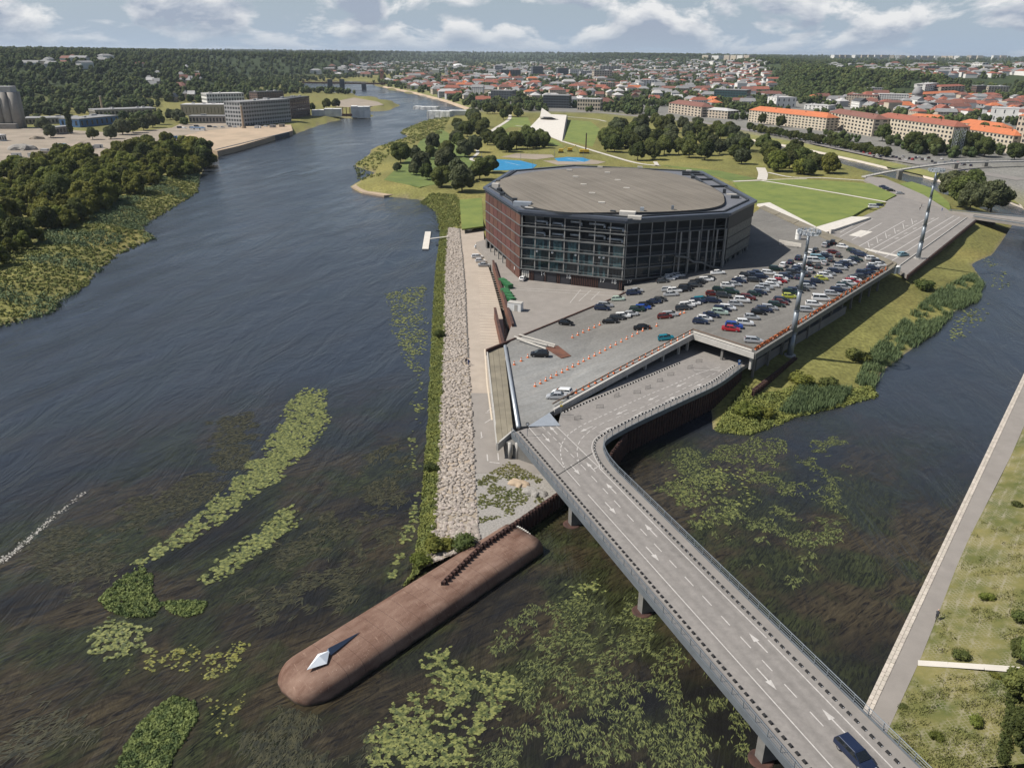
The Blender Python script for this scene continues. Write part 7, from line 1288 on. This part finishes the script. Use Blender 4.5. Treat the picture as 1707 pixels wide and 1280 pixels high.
# small town houses: 230 as things, the rest of the roofscape as one mass
HP = [('the old town by the river', [(690, 150), (640, 140), (700, 126), (780, 122), (860, 128), (860, 160), (800, 178), (740, 165)], 70), ('the streets behind the museum', [(862, 160), (862, 130), (960, 134), (1080, 140), (1100, 172), (1000, 182), (900, 178)], 44), ('the streets behind the green glass offices', [(1085, 150), (1170, 142), (1290, 140), (1300, 172), (1250, 182), (1180, 182), (1110, 168)], 30), ('the inner town right of the white theatre', [(1330, 170), (1400, 165), (1500, 172), (1600, 175), (1707, 180), (1707, 205), (1600, 200), (1460, 192)], 26), ('the hillside on the left bank', [(235, 160), (250, 118), (320, 116), (345, 150), (330, 168), (290, 172)], 24), ('the far side of the river bend', [(520, 128), (560, 114), (640, 112), (690, 120), (620, 128)], 20), ('the slope below the plateau', [(1000, 122), (1060, 106), (1180, 106), (1260, 112), (1280, 130), (1100, 128)], 36)]
def inpoly(p, poly):
    c = False; n_ = len(poly)
    for i in range(n_):
        a, b = poly[i], poly[(i + 1) % n_]
        if (a[1] > p[1]) != (b[1] > p[1]) and p[0] < (b[0] - a[0]) * (p[1] - a[1]) / (b[1] - a[1]) + a[0]: c = not c
    return c
gh_ = random.Random(77); taken = list(bm_sites)
def house_parts(w_, d_, h, rh, hip):
    wl = MB().box((0, 0, h / 2 - .5), (w_, d_, h + 1)); e = .4; i_ = d_ / 2 * .9 if hip else 0.0
    if not hip: wl.add([(-w_ / 2, -d_ / 2, h), (-w_ / 2, d_ / 2, h), (-w_ / 2, 0, h + rh), (w_ / 2, -d_ / 2, h), (w_ / 2, d_ / 2, h), (w_ / 2, 0, h + rh)], [(0, 2, 1), (3, 4, 5)])
    x0, x1, y0, y1 = -w_ / 2 - e, w_ / 2 + e, -d_ / 2 - e, d_ / 2 + e; rf = MB().add([(x0, y0, h - .1), (x1, y0, h - .1), (x1, y1, h - .1), (x0, y1, h - .1), (x0 + i_, 0, h + rh + .15), (x1 - i_, 0, h + rh + .15)], [(0, 1, 5, 4), (2, 3, 4, 5), (1, 2, 5), (3, 0, 4)] if hip else [(0, 1, 5, 4), (2, 3, 4, 5), (0, 4, 3), (1, 2, 5)]); return wl, rf
RW = {'roof_orange': 'orange-roofed', 'roof_red': 'red-roofed', 'roof_brownred': 'brown-red-roofed', 'roof_grey': 'grey-roofed', 'roof_pale': 'pale-roofed', 'roof_dark': 'dark-roofed'}; WW = {'wall_white': 'white', 'wall_cream': 'cream', 'wall_beige': 'beige', 'wall_grey': 'grey'}
mass = {k: MB() for k in ('wall_white', 'wall_cream', 'roof_red', 'roof_grey', 'roof_brownred')}
for where, poly, cnt in HP:
    lst = []; tries = 0
    while len(lst) < cnt and tries < 4000:
        tries += 1; x = gh_.uniform(min(q[0] for q in poly), max(q[0] for q in poly)); y = gh_.uniform(min(q[1] for q in poly), max(q[1] for q in poly))
        if not inpoly((x, y), poly): continue
        p = G(x, y); big = 1.0 + min(1.2, p.length / 4000); w_, d_ = gh_.uniform(10, 22) * big, gh_.uniform(8, 12) * big
        if 'hillside' in where: w_, d_ = gh_.uniform(8, 13), gh_.uniform(7, 9)
        if any((p.x - a) ** 2 + (p.y - b) ** 2 < (c + w_ * .42) ** 2 for a, b, c in taken): continue
        taken.append((p.x, p.y, w_ * .42)); lst.append((x, p, w_, d_))
    lst.sort(key=lambda q: q[0])
    for i, (x, p, w_, d_) in enumerate(lst):
        h = gh_.uniform(6, 11) if 'hillside' not in where else gh_.uniform(5, 8); rm = gh_.choice(['roof_red', 'roof_red', 'roof_orange', 'roof_brownred', 'roof_brownred', 'roof_grey', 'roof_grey', 'roof_pale', 'roof_dark', 'roof_pale'] if 'slope' not in where and 'bend' not in where and 'hillside' not in where else ['roof_grey', 'roof_pale', 'roof_brownred']); wm = gh_.choice(list(WW)); wl, rf = house_parts(w_, d_, h, gh_.uniform(3, 5), gh_.random() < .5)
        t = thing('town_house', f'{WW[wm]} {RW[rm]} house, {ordw(i)} from the left in {where}', 'house', p, gh_.choice([.1, .1, .25, 1.6, 1.75, -.1]) + gh_.uniform(-.1, .1), 'town houses'); wl.build('wall', wm, t, local=True); ro = rf.build('roof', rm, t, local=True); MB().box((w_ * .2, d_ * .15, h + 4.2), (.9, .8, 2)).build('chimney', 'wall_brick', ro, local=True)
        mb = MB(); nb = max(3, int(w_ / 3.2)); ns = max(2, int(h / 3.2))
        for s in range(ns):
            for k in range(nb): mb.box((-w_ / 2 + (k + .5) * w_ / nb, 0, (s + .55) * h / ns), (1.1, d_ + .12, 1.5))
        o = mb.build('window_grid', 'window_dark', t, local=True); o['kind'] = 'stuff'
def add_mass(p, w_, d_, h, rh, rz, wm, rm):
    wl, rf = house_parts(w_, d_, h, rh, gh_.random() < .5); ca, sa = math.cos(rz), math.sin(rz)
    for src, k in ((wl, wm), (rf, rm)): mass[k].add([(p.x + v[0] * ca - v[1] * sa, p.y + v[0] * sa + v[1] * ca, p.z + v[2]) for v in src.v], src.f)
for poly, cnt in (([(640, 138), (700, 118), (860, 112), (1000, 114), (1120, 122), (1290, 135), (1290, 165), (1100, 165), (900, 160), (740, 160)], 260), ([(780, 116), (860, 106), (960, 104), (1060, 102), (1280, 104), (1290, 130), (1000, 128), (800, 124)], 380), ([(1400, 165), (1707, 172), (1707, 205), (1480, 190)], 90), ([(1380, 112), (1707, 108), (1707, 128), (1560, 132), (1400, 120)], 160), ([(520, 124), (600, 108), (760, 104), (780, 116), (640, 122)], 120), ([(0, 118), (60, 100), (200, 100), (260, 118)], 12)):
    k = 0; tries = 0
    while k < cnt and tries < cnt * 6:
        tries += 1; x = gh_.uniform(min(q[0] for q in poly), max(q[0] for q in poly)); y = gh_.uniform(min(q[1] for q in poly), max(q[1] for q in poly))
        if not inpoly((x, y), poly): continue
        p = G(x, y); s_ = 1 + min(1.0, p.length / 4500); w_ = gh_.uniform(9, 22) * s_
        if any((p.x - a) ** 2 + (p.y - b) ** 2 < (c + w_ * .40) ** 2 for a, b, c in taken[-900:]): continue
        taken.append((p.x, p.y, w_ * .40)); k += 1; far_c = y < 124; add_mass(p, w_, gh_.uniform(8, 12) * s_, gh_.uniform(5, 10) * (1 + .4 * (gh_.random() < .12)), gh_.uniform(2.5, 4.5), gh_.uniform(-.3, .3) + (1.57 if gh_.random() < .4 else 0), gh_.choice(['wall_white', 'wall_cream', 'wall_white']), gh_.choice(['roof_brownred', 'roof_grey', 'roof_grey', 'roof_grey'] if far_c else ['roof_red', 'roof_brownred', 'roof_brownred', 'roof_grey', 'roof_grey']))
mr = bpy.data.objects.new('distant_roofscape', None); col.objects.link(mr); tag(mr, 'mass of small distant houses filling the valley and far slopes', 'houses', None, 'stuff')
for k, mb in mass.items(): o = mb.build('distant_' + ('walls' if k.startswith('wall') else 'roofs'), k, mr); o['kind'] = 'stuff'

# woods and town trees
gw = np.random.default_rng(99)
def polar(n_, x0, x1, r0, r1, pw=1.0):
    xp = gw.uniform(x0, x1, n_); t = gw.uniform(0, 1, n_) ** pw; r = r0 * (r1 / r0) ** t; tn = (xp - 853.5) / 1415; Y = r / np.sqrt(1 + tn * tn); return tn * Y, Y, r
tk = np.array([(a, b, c) for a, b, c in taken])
def clear_of(X, Y, pad):
    ok = np.ones(len(X), bool)
    for a, b, c in tk: ok &= (X - a) ** 2 + (Y - b) ** 2 > (c * .8 + pad) ** 2
    return ok
def put_wood(name, lb, parts):
    P_, S_ = [], []
    for (n_, x0, x1, r0, r1, cond, s0) in parts:
        X, Y, r = polar(n_, x0, x1, r0, r1); Z = ground_h(X, Y); ok = (Z > 1.5) & cond(X, Y, Z, r) & clear_of(X, Y, 4); P_.append(np.stack([X, Y, Z - .5], 1)[ok]); S_.append((s0 * gw.uniform(.75, 1.3, len(X)) * (1 + np.clip((r - 2000) / 8000, 0, .6)))[ok])
    wood(name, np.concatenate(P_), np.concatenate(S_), lb)
nzf = lambda X, Y, s, k: lattice_noise(X, Y, s, k)
put_wood('hill_forest', 'dense dark forest covering the hills of the left bank and the horizon', [(9000, -420, 600, 940, 3600, lambda X, Y, Z, r: (Z > 4.3) & ((nzf(X, Y, 60, 1) > -.55) | (Z > 30)), 1.0), (9000, -420, 2130, 3400, 15000, lambda X, Y, Z, r: Z > 22, 1.0), (3000, 1300, 1580, 1320, 2600, lambda X, Y, Z, r: Z > 5, 1.0), (2200, 1560, 2130, 1480, 3200, lambda X, Y, Z, r: (Z > 6) & (nzf(X, Y, 90, 2) > -.2), 1.0), (2600, 960, 1320, 2500, 6000, lambda X, Y, Z, r: (Z > 8) & (nzf(X, Y, 150, 2) > -.1), 1.0)])
put_wood('town_greenery', 'trees filling the gaps between the town houses', [(5200, 640, 1300, 1000, 3200, lambda X, Y, Z, r: (nzf(X, Y, 70, 6) > -.35) & (sdf(cityP, X, Y) > 10), .85), (900, 1290, 1800, 700, 1400, lambda X, Y, Z, r: (nzf(X, Y, 50, 7) > -.1) & (sdf(cityP, X, Y) > 55), .85), (1300, 430, 700, 1500, 3200, lambda X, Y, Z, r: nzf(X, Y, 90, 9) > -.1, .9), (5000, 600, 1400, 3000, 7000, lambda X, Y, Z, r: nzf(X, Y, 160, 5) > -.3, 1.0), (700, -300, 300, 700, 1000, lambda X, Y, Z, r: (nzf(X, Y, 40, 12) > .25) & (r > 900), .9)])

u_ = [p for p in spaced(lb_poly, 420, 3.2, 77)]
wood_src = [bpy.data.objects.new('undergrowth_crown', crown_mesh('undergrowth_crown', 80 + k, lobes_round(80 + k, 7, 3.6, 14), .5, 80, 'leaf_light')) for k in range(3)]
wood('undergrowth', [tuple(p) for p in u_], [gw.uniform(.6, 1.15) for _ in u_], 'lower crowns closing the gaps of the left bank wood')
# heaps and site containers on the building ground
for i, (px, py, s, m_, lb) in enumerate(((38, 250, (16, 9, 4), 'gravel', 'large grey gravel heap on the building ground near the left edge'), (62, 232, (9, 6, 2.5), 'earth', 'brown earth heap below the silo'), (140, 240, (8, 5, 2), 'earth', 'low brown earth heap left of the trees by the wood'), (215, 238, (9, 5, 1.8), 'sand', 'pale sand heap behind the left bank wood'), (12, 280, (10, 7, 2.6), 'gravel', 'grey rubble heap at the left picture edge'), (350, 240, (7, 4, 1.4), 'sand', 'small sand heap near the quay wall'))):
    bm = bmesh.new(); bmesh.ops.create_icosphere(bm, subdivisions=3, radius=1); p = G(px, py)
    for v in bm.verts: k = 1 + .3 * float(lattice_noise(np.array([v.co.x * 5 + i * 9]), np.array([v.co.y * 5]), 2, 5)[0]); v.co = Vector((v.co.x * s[0] * .6 * k, v.co.y * s[1] * .6 * k, max(-.02, v.co.z) ** 1.0 * s[2] * k if v.co.z > 0 else -.1))
    me = bpy.data.meshes.new('heap'); bm.to_mesh(me); bm.free(); me.materials.append(MATS[m_]); tag(inst('material_heap', me, None, p, .2 * i), lb, 'heap')
for i, (px, py, m_) in enumerate(((135, 247, 'paint_white'), (150, 249, 'wall_grey'), (165, 247, 'paint_white'), (55, 262, 'wall_grey'), (28, 262, 'paint_white'), (290, 232, 'boat_blue'), (430, 214, 'paint_white'), (455, 213, 'wall_grey'), (470, 212, 'wall_beige'))):
    t = thing('site_container', f'site container, {ordw(sorted([135, 150, 165, 55, 28, 290, 430, 455, 470]).index(px))} from the left on the building ground', 'container', G(px, py), .3 * (i % 3) - .2, 'site containers'); MB().box((0, 0, 1.3), (6, 2.5, 2.6)).build('casing', m_, t, local=True); MB().box((0, 0, 2.66), (6.1, 2.6, .12)).build('roof', 'roof_grey', t, local=True); MB().box((1.4, -1.27, 1.2), (1, .06, 2)).build('door', 'wall_dark', t, local=True)

# ------------------------------------------------------------------ water plants
def pads(poly, n_, r, m_, name, lb, seed, nscale=4.0, thr=-.2):
    p = np.array(scatter(poly, n_, seed)); ed = np.clip(sdf(poly, p[:, 0], p[:, 1]) / (nscale * .8), 0, 1); k = lattice_noise(p[:, 0], p[:, 1], nscale, seed) * .5 + .6 * lattice_noise(p[:, 0], p[:, 1], nscale * .3, seed + 1) + .75 * lattice_noise(p[:, 0], p[:, 1], max(.5, nscale * .12), seed + 2) > thr + .1 + (1 - ed) * 1.0; p = p[k]; g = np.random.default_rng(seed); n2 = len(p); s = r * g.uniform(.6, 1.35, n2); a0_ = g.uniform(0, 6.3, n2); z = g.uniform(.015, .09, n2); tx, ty = g.normal(0, .10, n2), g.normal(0, .10, n2); ang = np.linspace(0, 2 * np.pi, 7)[:-1]
    X = p[:, 0:1] + s[:, None] * np.cos(a0_[:, None] + ang); Y = p[:, 1:2] + s[:, None] * .85 * np.sin(a0_[:, None] + ang); Z = z[:, None] + s[:, None] * (tx[:, None] * np.cos(a0_[:, None] + ang) + ty[:, None] * np.sin(a0_[:, None] + ang)); V = np.stack([X, Y, np.maximum(Z, .008)], -1).reshape(-1, 3); F = np.arange(n2 * 6).reshape(-1, 6); return stuff(name, np_mesh(name, V, F, m_), lb, 'water plants')
cp0 = lambda q: [(p.x, p.y) for p in W(q, 0)]
pads(cp0([(545, 648), (553, 700), (530, 735), (505, 762), (470, 800), (420, 832), (360, 880), (290, 918), (225, 948), (188, 962), (240, 925), (330, 858), (385, 798), (440, 742), (470, 680), (508, 646)]), 17000, .24, 'pad_green', 'lily_pads', 'long drifting band of yellow-green lily pads in the left river', 3, 4, -.8)
pads(cp0([(490, 838), (506, 870), (440, 922), (400, 957), (350, 976), (328, 966), (370, 922), (420, 886), (460, 848)]), 4200, .23, 'pad_green', 'lily_pads', 'shorter lily pad band right of the long drifting band', 4, 3, -.4)
pads(cp0([(170, 1022), (215, 1028), (262, 1048), (256, 1086), (200, 1112), (150, 1102), (143, 1060)]), 1700, .20, 'pad_green', 'lily_pads', 'lily pad patch below the left grass islet', 5, 3, -.35)
pads(cp0([(245, 1082), (350, 1062), (425, 1072), (410, 1112), (350, 1142), (290, 1120), (200, 1125)]), 1500, .17, 'pad_yellow', 'lily_pads', 'yellowish straggling weed between islets and breakwater', 6, 1.6, .0)
pads(cp0([(330, 1155), (420, 1150), (400, 1230), (350, 1240)]), 700, .15, 'pad_yellow', 'lily_pads', 'yellow weed tufts left of the breakwater nose', 16, 1.4, .15)
pads(cp0([(690, 1096), (760, 1064), (782, 1100), (860, 1120), (888, 1150), (850, 1192), (812, 1232), (765, 1300), (600, 1300), (598, 1242), (640, 1180), (700, 1140)]), 15000, .14, 'pad_green', 'lily_pads', 'large lily pad mat at the lower middle edge of the picture', 7, 2.2, -.25)
pads(cp0([(705, 800), (694, 880), (660, 960), (636, 990), (660, 905), (688, 832)]), 2600, .24, 'pad_green', 'lily_pads', 'lily pads close to the green strip near the breakwater', 8, 2.0, -.4)
pads(cp0([(640, 488), (716, 470), (713, 650), (705, 790), (672, 780), (686, 640), (650, 560)]), 5200, .28, 'pad_green', 'lily_pads', 'scattered lily pads beside the stone slope', 9, 3.0, -.1)
pads(cp0([(1100, 800), (1180, 770), (1270, 775), (1265, 850), (1180, 900), (1120, 850)]), 1700, .24, 'pad_green', 'lily_pads', 'lily pads in the channel below the curved road', 10, 2.6, .05)
pads(cp0([(1565, 568), (1590, 522), (1655, 504), (1645, 540), (1600, 572)]), 700, .38, 'pad_green', 'lily_pads', 'pale lily pads off the reed bed', 11, 4, -.2)
pads(cp0([(1630, 430), (1660, 428), (1700, 470), (1690, 490), (1640, 480)]), 420, .38, 'pad_green', 'lily_pads', 'lily pads in the upper channel bend', 12, 4, .05)
pads(cp0([(940, 975), (1000, 958), (1028, 1000), (950, 1012)]), 500, .19, 'pad_green', 'lily_pads', 'small lily patch under the bridge', 13, 2, -.2)
def fronds(poly, n_, L_, wd, m_, name, lb, seed, ang, nscale=5, thr=-.1):
    p = np.array(scatter(poly, n_, seed)); ed = np.clip(sdf(poly, p[:, 0], p[:, 1]) / (nscale * .8), 0, 1); k = lattice_noise(p[:, 0], p[:, 1], nscale, seed) + .6 * lattice_noise(p[:, 0], p[:, 1], nscale * .28, seed + 1) > thr + (1 - ed) * .9; p = p[k]; g = np.random.default_rng(seed); n2 = len(p); a = ang + .5 * lattice_noise(p[:, 0], p[:, 1], 9, seed + 5) + g.normal(0, .28, n2); l_ = L_ * g.uniform(.5, 1.4, n2); w_ = wd * g.uniform(.6, 1.3, n2); z = g.uniform(.01, .10, n2)
    d = np.stack([np.cos(a), np.sin(a)], 1); u = np.stack([-d[:, 1], d[:, 0]], 1); bend = g.normal(0, .16, n2)
    A = p; B = p + d * (l_ * .5)[:, None] + u * (bend * l_)[:, None]; C_ = p + d * l_[:, None] + u * (bend * 2.2 * l_)[:, None]
    def v(q, s, zz): return np.concatenate([q + u * (w_ * s)[:, None], zz[:, None]], 1)
    V = np.stack([v(A, -.3, z * .2), v(A, .3, z * .2), v(B, .5, z), v(B, -.5, z), v(C_, 0, z * .3)], 1).reshape(-1, 3); i_ = np.arange(n2)[:, None] * 5; F = np.concatenate([i_ + np.array([[0, 1, 2]]), i_ + np.array([[0, 2, 3]]), i_ + np.array([[3, 2, 4]])]); return stuff(name, np_mesh(name, V, F, m_), lb, 'water plants')
fronds(cp0([(880, 1000), (1060, 985), (1110, 1050), (1250, 1200), (1280, 1300), (760, 1300), (860, 1130), (800, 1060)]), 12000, .75, .15, 'weed', 'water_weed', 'feathery green weed trailing at the surface left of the bridge', 21, R(250), 2.6, -.15)
fronds(cp0([(1095, 745), (1250, 725), (1420, 725), (1420, 830), (1400, 930), (1330, 1010), (1230, 960), (1110, 840), (1070, 800)]), 12000, 1.0, .20, 'weed', 'water_weed', 'feathery green weed in the channel right of the bridge', 22, R(235), 4, .08)
fronds(cp0([(560, 800), (680, 700), (700, 850), (660, 960), (540, 1040), (430, 1050), (380, 1000)]), 7000, 1.5, .20, 'weed_dark', 'water_weed', 'dark olive weed streaming off the stone slope', 23, R(235), 4, -.1)
fronds(cp0([(-20, 900), (200, 830), (350, 760), (420, 790), (300, 900), (180, 1000), (40, 1100), (-20, 1290), (300, 1290), (200, 1150)]), 9000, 1.4, .16, 'weed_dark', 'water_weed', 'brown-green weed streaks in the near left river', 24, R(222), 5, .0)
fronds(cp0([(330, 700), (420, 680), (470, 730), (430, 800), (340, 770)]), 2500, 1.6, .2, 'weed_dark', 'water_weed', 'brown weed bank left of the long lily band', 25, R(225), 5, -.1)
fronds(cp0([(420, 1180), (480, 1160), (560, 1200), (700, 1180), (620, 1300), (380, 1300)]), 3500, 1.0, .14, 'weed_dark', 'water_weed', 'dark weed fanning out below the breakwater nose', 26, R(255), 3, -.1)
def islet(poly, n_, lb, seed, h=.6):
    p = [(x, y, .02) for x, y in scatter(cp0(poly), n_, seed)]; V1, F1 = clumps(p, .16 + .2 * np.random.default_rng(seed).random(len(p)), .13, 26, seed, 1.0); return stuff('grass_islet', np_mesh('grass_islet', V1, F1, 'reed'), lb, 'water plants')
islet([(210, 958), (235, 942), (255, 960), (252, 985), (268, 1010), (255, 1028), (215, 1028), (180, 1018), (165, 1000), (185, 978)], 900, 'bright green grass islet at the end of the long lily band', 31); islet([(268, 1005), (300, 1000), (345, 1003), (340, 1020), (310, 1028), (285, 1020)], 300, 'small crescent grass islet beside the bright green one', 32); islet([(290, 1160), (325, 1170), (330, 1195), (312, 1225), (290, 1260), (270, 1300), (190, 1300), (205, 1250), (235, 1205), (260, 1180)], 1500, 'large blue-green grass islet at the lower left', 33)
# foam line over the weir of weed
p = np.array([tuple(a) for a, _ in along(smooth_line(W([(-10, 945), (40, 905), (85, 865), (138, 822)], 0), 5), .12)]); g = np.random.default_rng(5); p = p[g.random(len(p)) < np.linspace(1, .35, len(p))]; p[:, :2] += (g.normal(0, .5, (len(p), 2)) * g.random((len(p), 1)) ** 2); p = np.repeat(p, 3, 0); p[:, :2] += g.normal(0, .28, (len(p), 2)); s = g.uniform(.02, .10, len(p)); ang = np.linspace(0, 2 * np.pi, 6)[:-1]; V = np.stack([p[:, 0:1] + s[:, None] * 2.0 * np.cos(ang), p[:, 1:2] + s[:, None] * np.sin(ang), np.full((len(p), 5), .012)], -1).reshape(-1, 3)
mat('foam', (.48, .46, .42), .8); stuff('foam_line', np_mesh('foam_line', V, np.arange(len(p) * 5).reshape(-1, 5), 'foam'), 'thin white line of foam in the near left river', 'foam')

# ------------------------------------------------------------------ people and a bicycle
def person_mesh(seated=False):
    me = bpy.data.meshes.new('person')
    if not seated: vs = [(0, 0, .95), (0, 0, 1.2), (0, 0, 1.42), (0, .01, 1.54), (0, .02, 1.66), (0, .02, 1.74), (.11, 0, .9), (.13, .12, .5), (.13, .05, .06), (.13, .16, .03), (-.11, 0, .9), (-.12, -.10, .5), (-.12, -.22, .08), (-.12, -.12, .03), (.2, 0, 1.40), (.25, -.08, 1.12), (.24, .06, .86), (-.2, 0, 1.40), (-.25, .08, 1.12), (-.24, .16, .88)]
    else: vs = [(0, 0, .95), (0, .12, 1.2), (0, .25, 1.40), (0, .30, 1.52), (0, .33, 1.64), (0, .33, 1.72), (.1, .05, .95), (.12, .42, .85), (.12, .30, .42), (.12, .42, .38), (-.1, .05, .95), (-.12, .40, .65), (-.12, .22, .25), (-.12, .34, .22), (.19, .26, 1.38), (.23, .42, 1.18), (.2, .66, 1.08), (-.19, .26, 1.38), (-.23, .42, 1.18), (-.2, .66, 1.08)]
    es = [(0, 1), (1, 2), (2, 3), (3, 4), (4, 5), (0, 6), (6, 7), (7, 8), (8, 9), (0, 10), (10, 11), (11, 12), (12, 13), (2, 14), (14, 15), (15, 16), (2, 17), (17, 18), (18, 19)]; rad = [.15, .15, .16, .06, .10, .07, .10, .075, .05, .04, .10, .075, .05, .04, .07, .05, .04, .07, .05, .04]
    me.from_pydata(vs, es, []); o = bpy.data.objects.new('person_src', me); col.objects.link(o); o.modifiers.new('skin', 'SKIN'); 
    for d_, r_ in zip(me.skin_vertices[0].data, rad): d_.radius = (r_, r_)
    me.skin_vertices[0].data[0].use_root = True; o.modifiers.new('sub', 'SUBSURF').levels = 1; dg = bpy.context.evaluated_depsgraph_get(); out = bpy.data.meshes.new_from_object(o.evaluated_get(dg)); bpy.data.objects.remove(o); out.materials.clear(); out.materials.append(MATS['cloth_dark']); return out
mat('cloth_dark', (.03, .032, .04), .9); mat('cloth_blue', (.06, .09, .22), .9); mat('cloth_pale', (.45, .42, .38), .9); mat('skin_tone', (.45, .28, .20), .7)
PM, PSm = person_mesh(), person_mesh(True); HM = MB().lathe((0, .02, 1.55), [(.04, 0), (.10, .05), (.11, .13), (.07, .22), (.01, .25)], 8).mesh('head', 'skin_tone', smooth=True)
for p, rz, m_, lb in ((P(777, 607, ZP), .3, 'cloth_dark', 'person in dark clothes on the promenade by the stones'), (P(781, 609, ZP), .8, 'cloth_blue', 'person in blue standing next to the dark-clothed one on the promenade'), (P(1536, 345, ZL), 1.2, 'cloth_dark', 'person in dark clothes crossing the event ground'), (P(1533, 351, ZL), .5, 'cloth_dark', 'second person on the event ground, nearer the mast'), (P(1570, 352, ZL), 2, 'cloth_blue', 'person in blue at the start of the channel bridge'), (P(1576, 363, ZL), 1, 'cloth_pale', 'person in pale clothes on the event ground corner')):
    t = thing('person', lb, 'person', p, rz); inst('clothed_body', PM, t, m=m_); inst('head', HM, t)
p = P(1560, 1034, ZE - .06); hd = math.atan2(wd_.y, wd_.x) - math.pi / 2; t = thing('person', 'cyclist in black riding along the right bank path', 'person', p, hd); inst('clothed_body', PSm, t); inst('head', HM, t, (0, .31, -.02))
bk = thing('bicycle', 'dark bicycle under the cyclist on the right bank path', 'bicycle', p, hd); mb = MB()
for y in (-.42, .62):
    mb = MB()
    for k in range(18): a, b = 2 * math.pi * k / 18, 2 * math.pi * (k + 1) / 18; mb.tube((0, y + .34 * math.cos(a), .35 + .34 * math.sin(a)), (0, y + .34 * math.cos(b), .35 + .34 * math.sin(b)), .022, n=4, cap=False)
    mb.build('wheel', 'tyre', bk, local=True)
mb = MB()
for a, b in (((0, -.42, .35), (0, .1, .32)), ((0, .1, .32), (0, -.1, .88)), ((0, -.1, .82), (0, .48, .86)), ((0, .48, .92), (0, .62, .35)), ((0, .1, .32), (0, .48, .82)), ((0, -.42, .35), (0, -.08, .8))): mb.tube(a, b, .02, n=5)
mb.build('frame', 'steel_dark', bk, local=True); MB().box((0, -.1, .9), (.14, .26, .06)).build('saddle', 'rubber_black', bk, local=True); MB().tube((-.28, .52, 1.02), (.28, .52, 1.02), .02, n=5).build('handlebar', 'steel_dark', bk, local=True)

# ------------------------------------------------------------------ haze over the valley
hm = bpy.data.materials.new('haze_air'); hm.use_nodes = True; n = hm.node_tree.nodes; n.remove(n['Principled BSDF']); pv = n.new('ShaderNodeVolumePrincipled'); pv.inputs['Color'].default_value = (.72, .82, .95, 1); pv.inputs['Density'].default_value = 0.000042; pv.inputs['Anisotropy'].default_value = 0.2; hm.node_tree.links.new(pv.outputs[0], n['Material Output'].inputs['Volume'])
hz_ = MB().box((0, 9000, 60), (48000, 34000, 126)); MATS['haze_air'] = hm; hz_.build('haze', 'haze_air', kind='stuff', label='thin pale haze over the far valley', cat='haze')
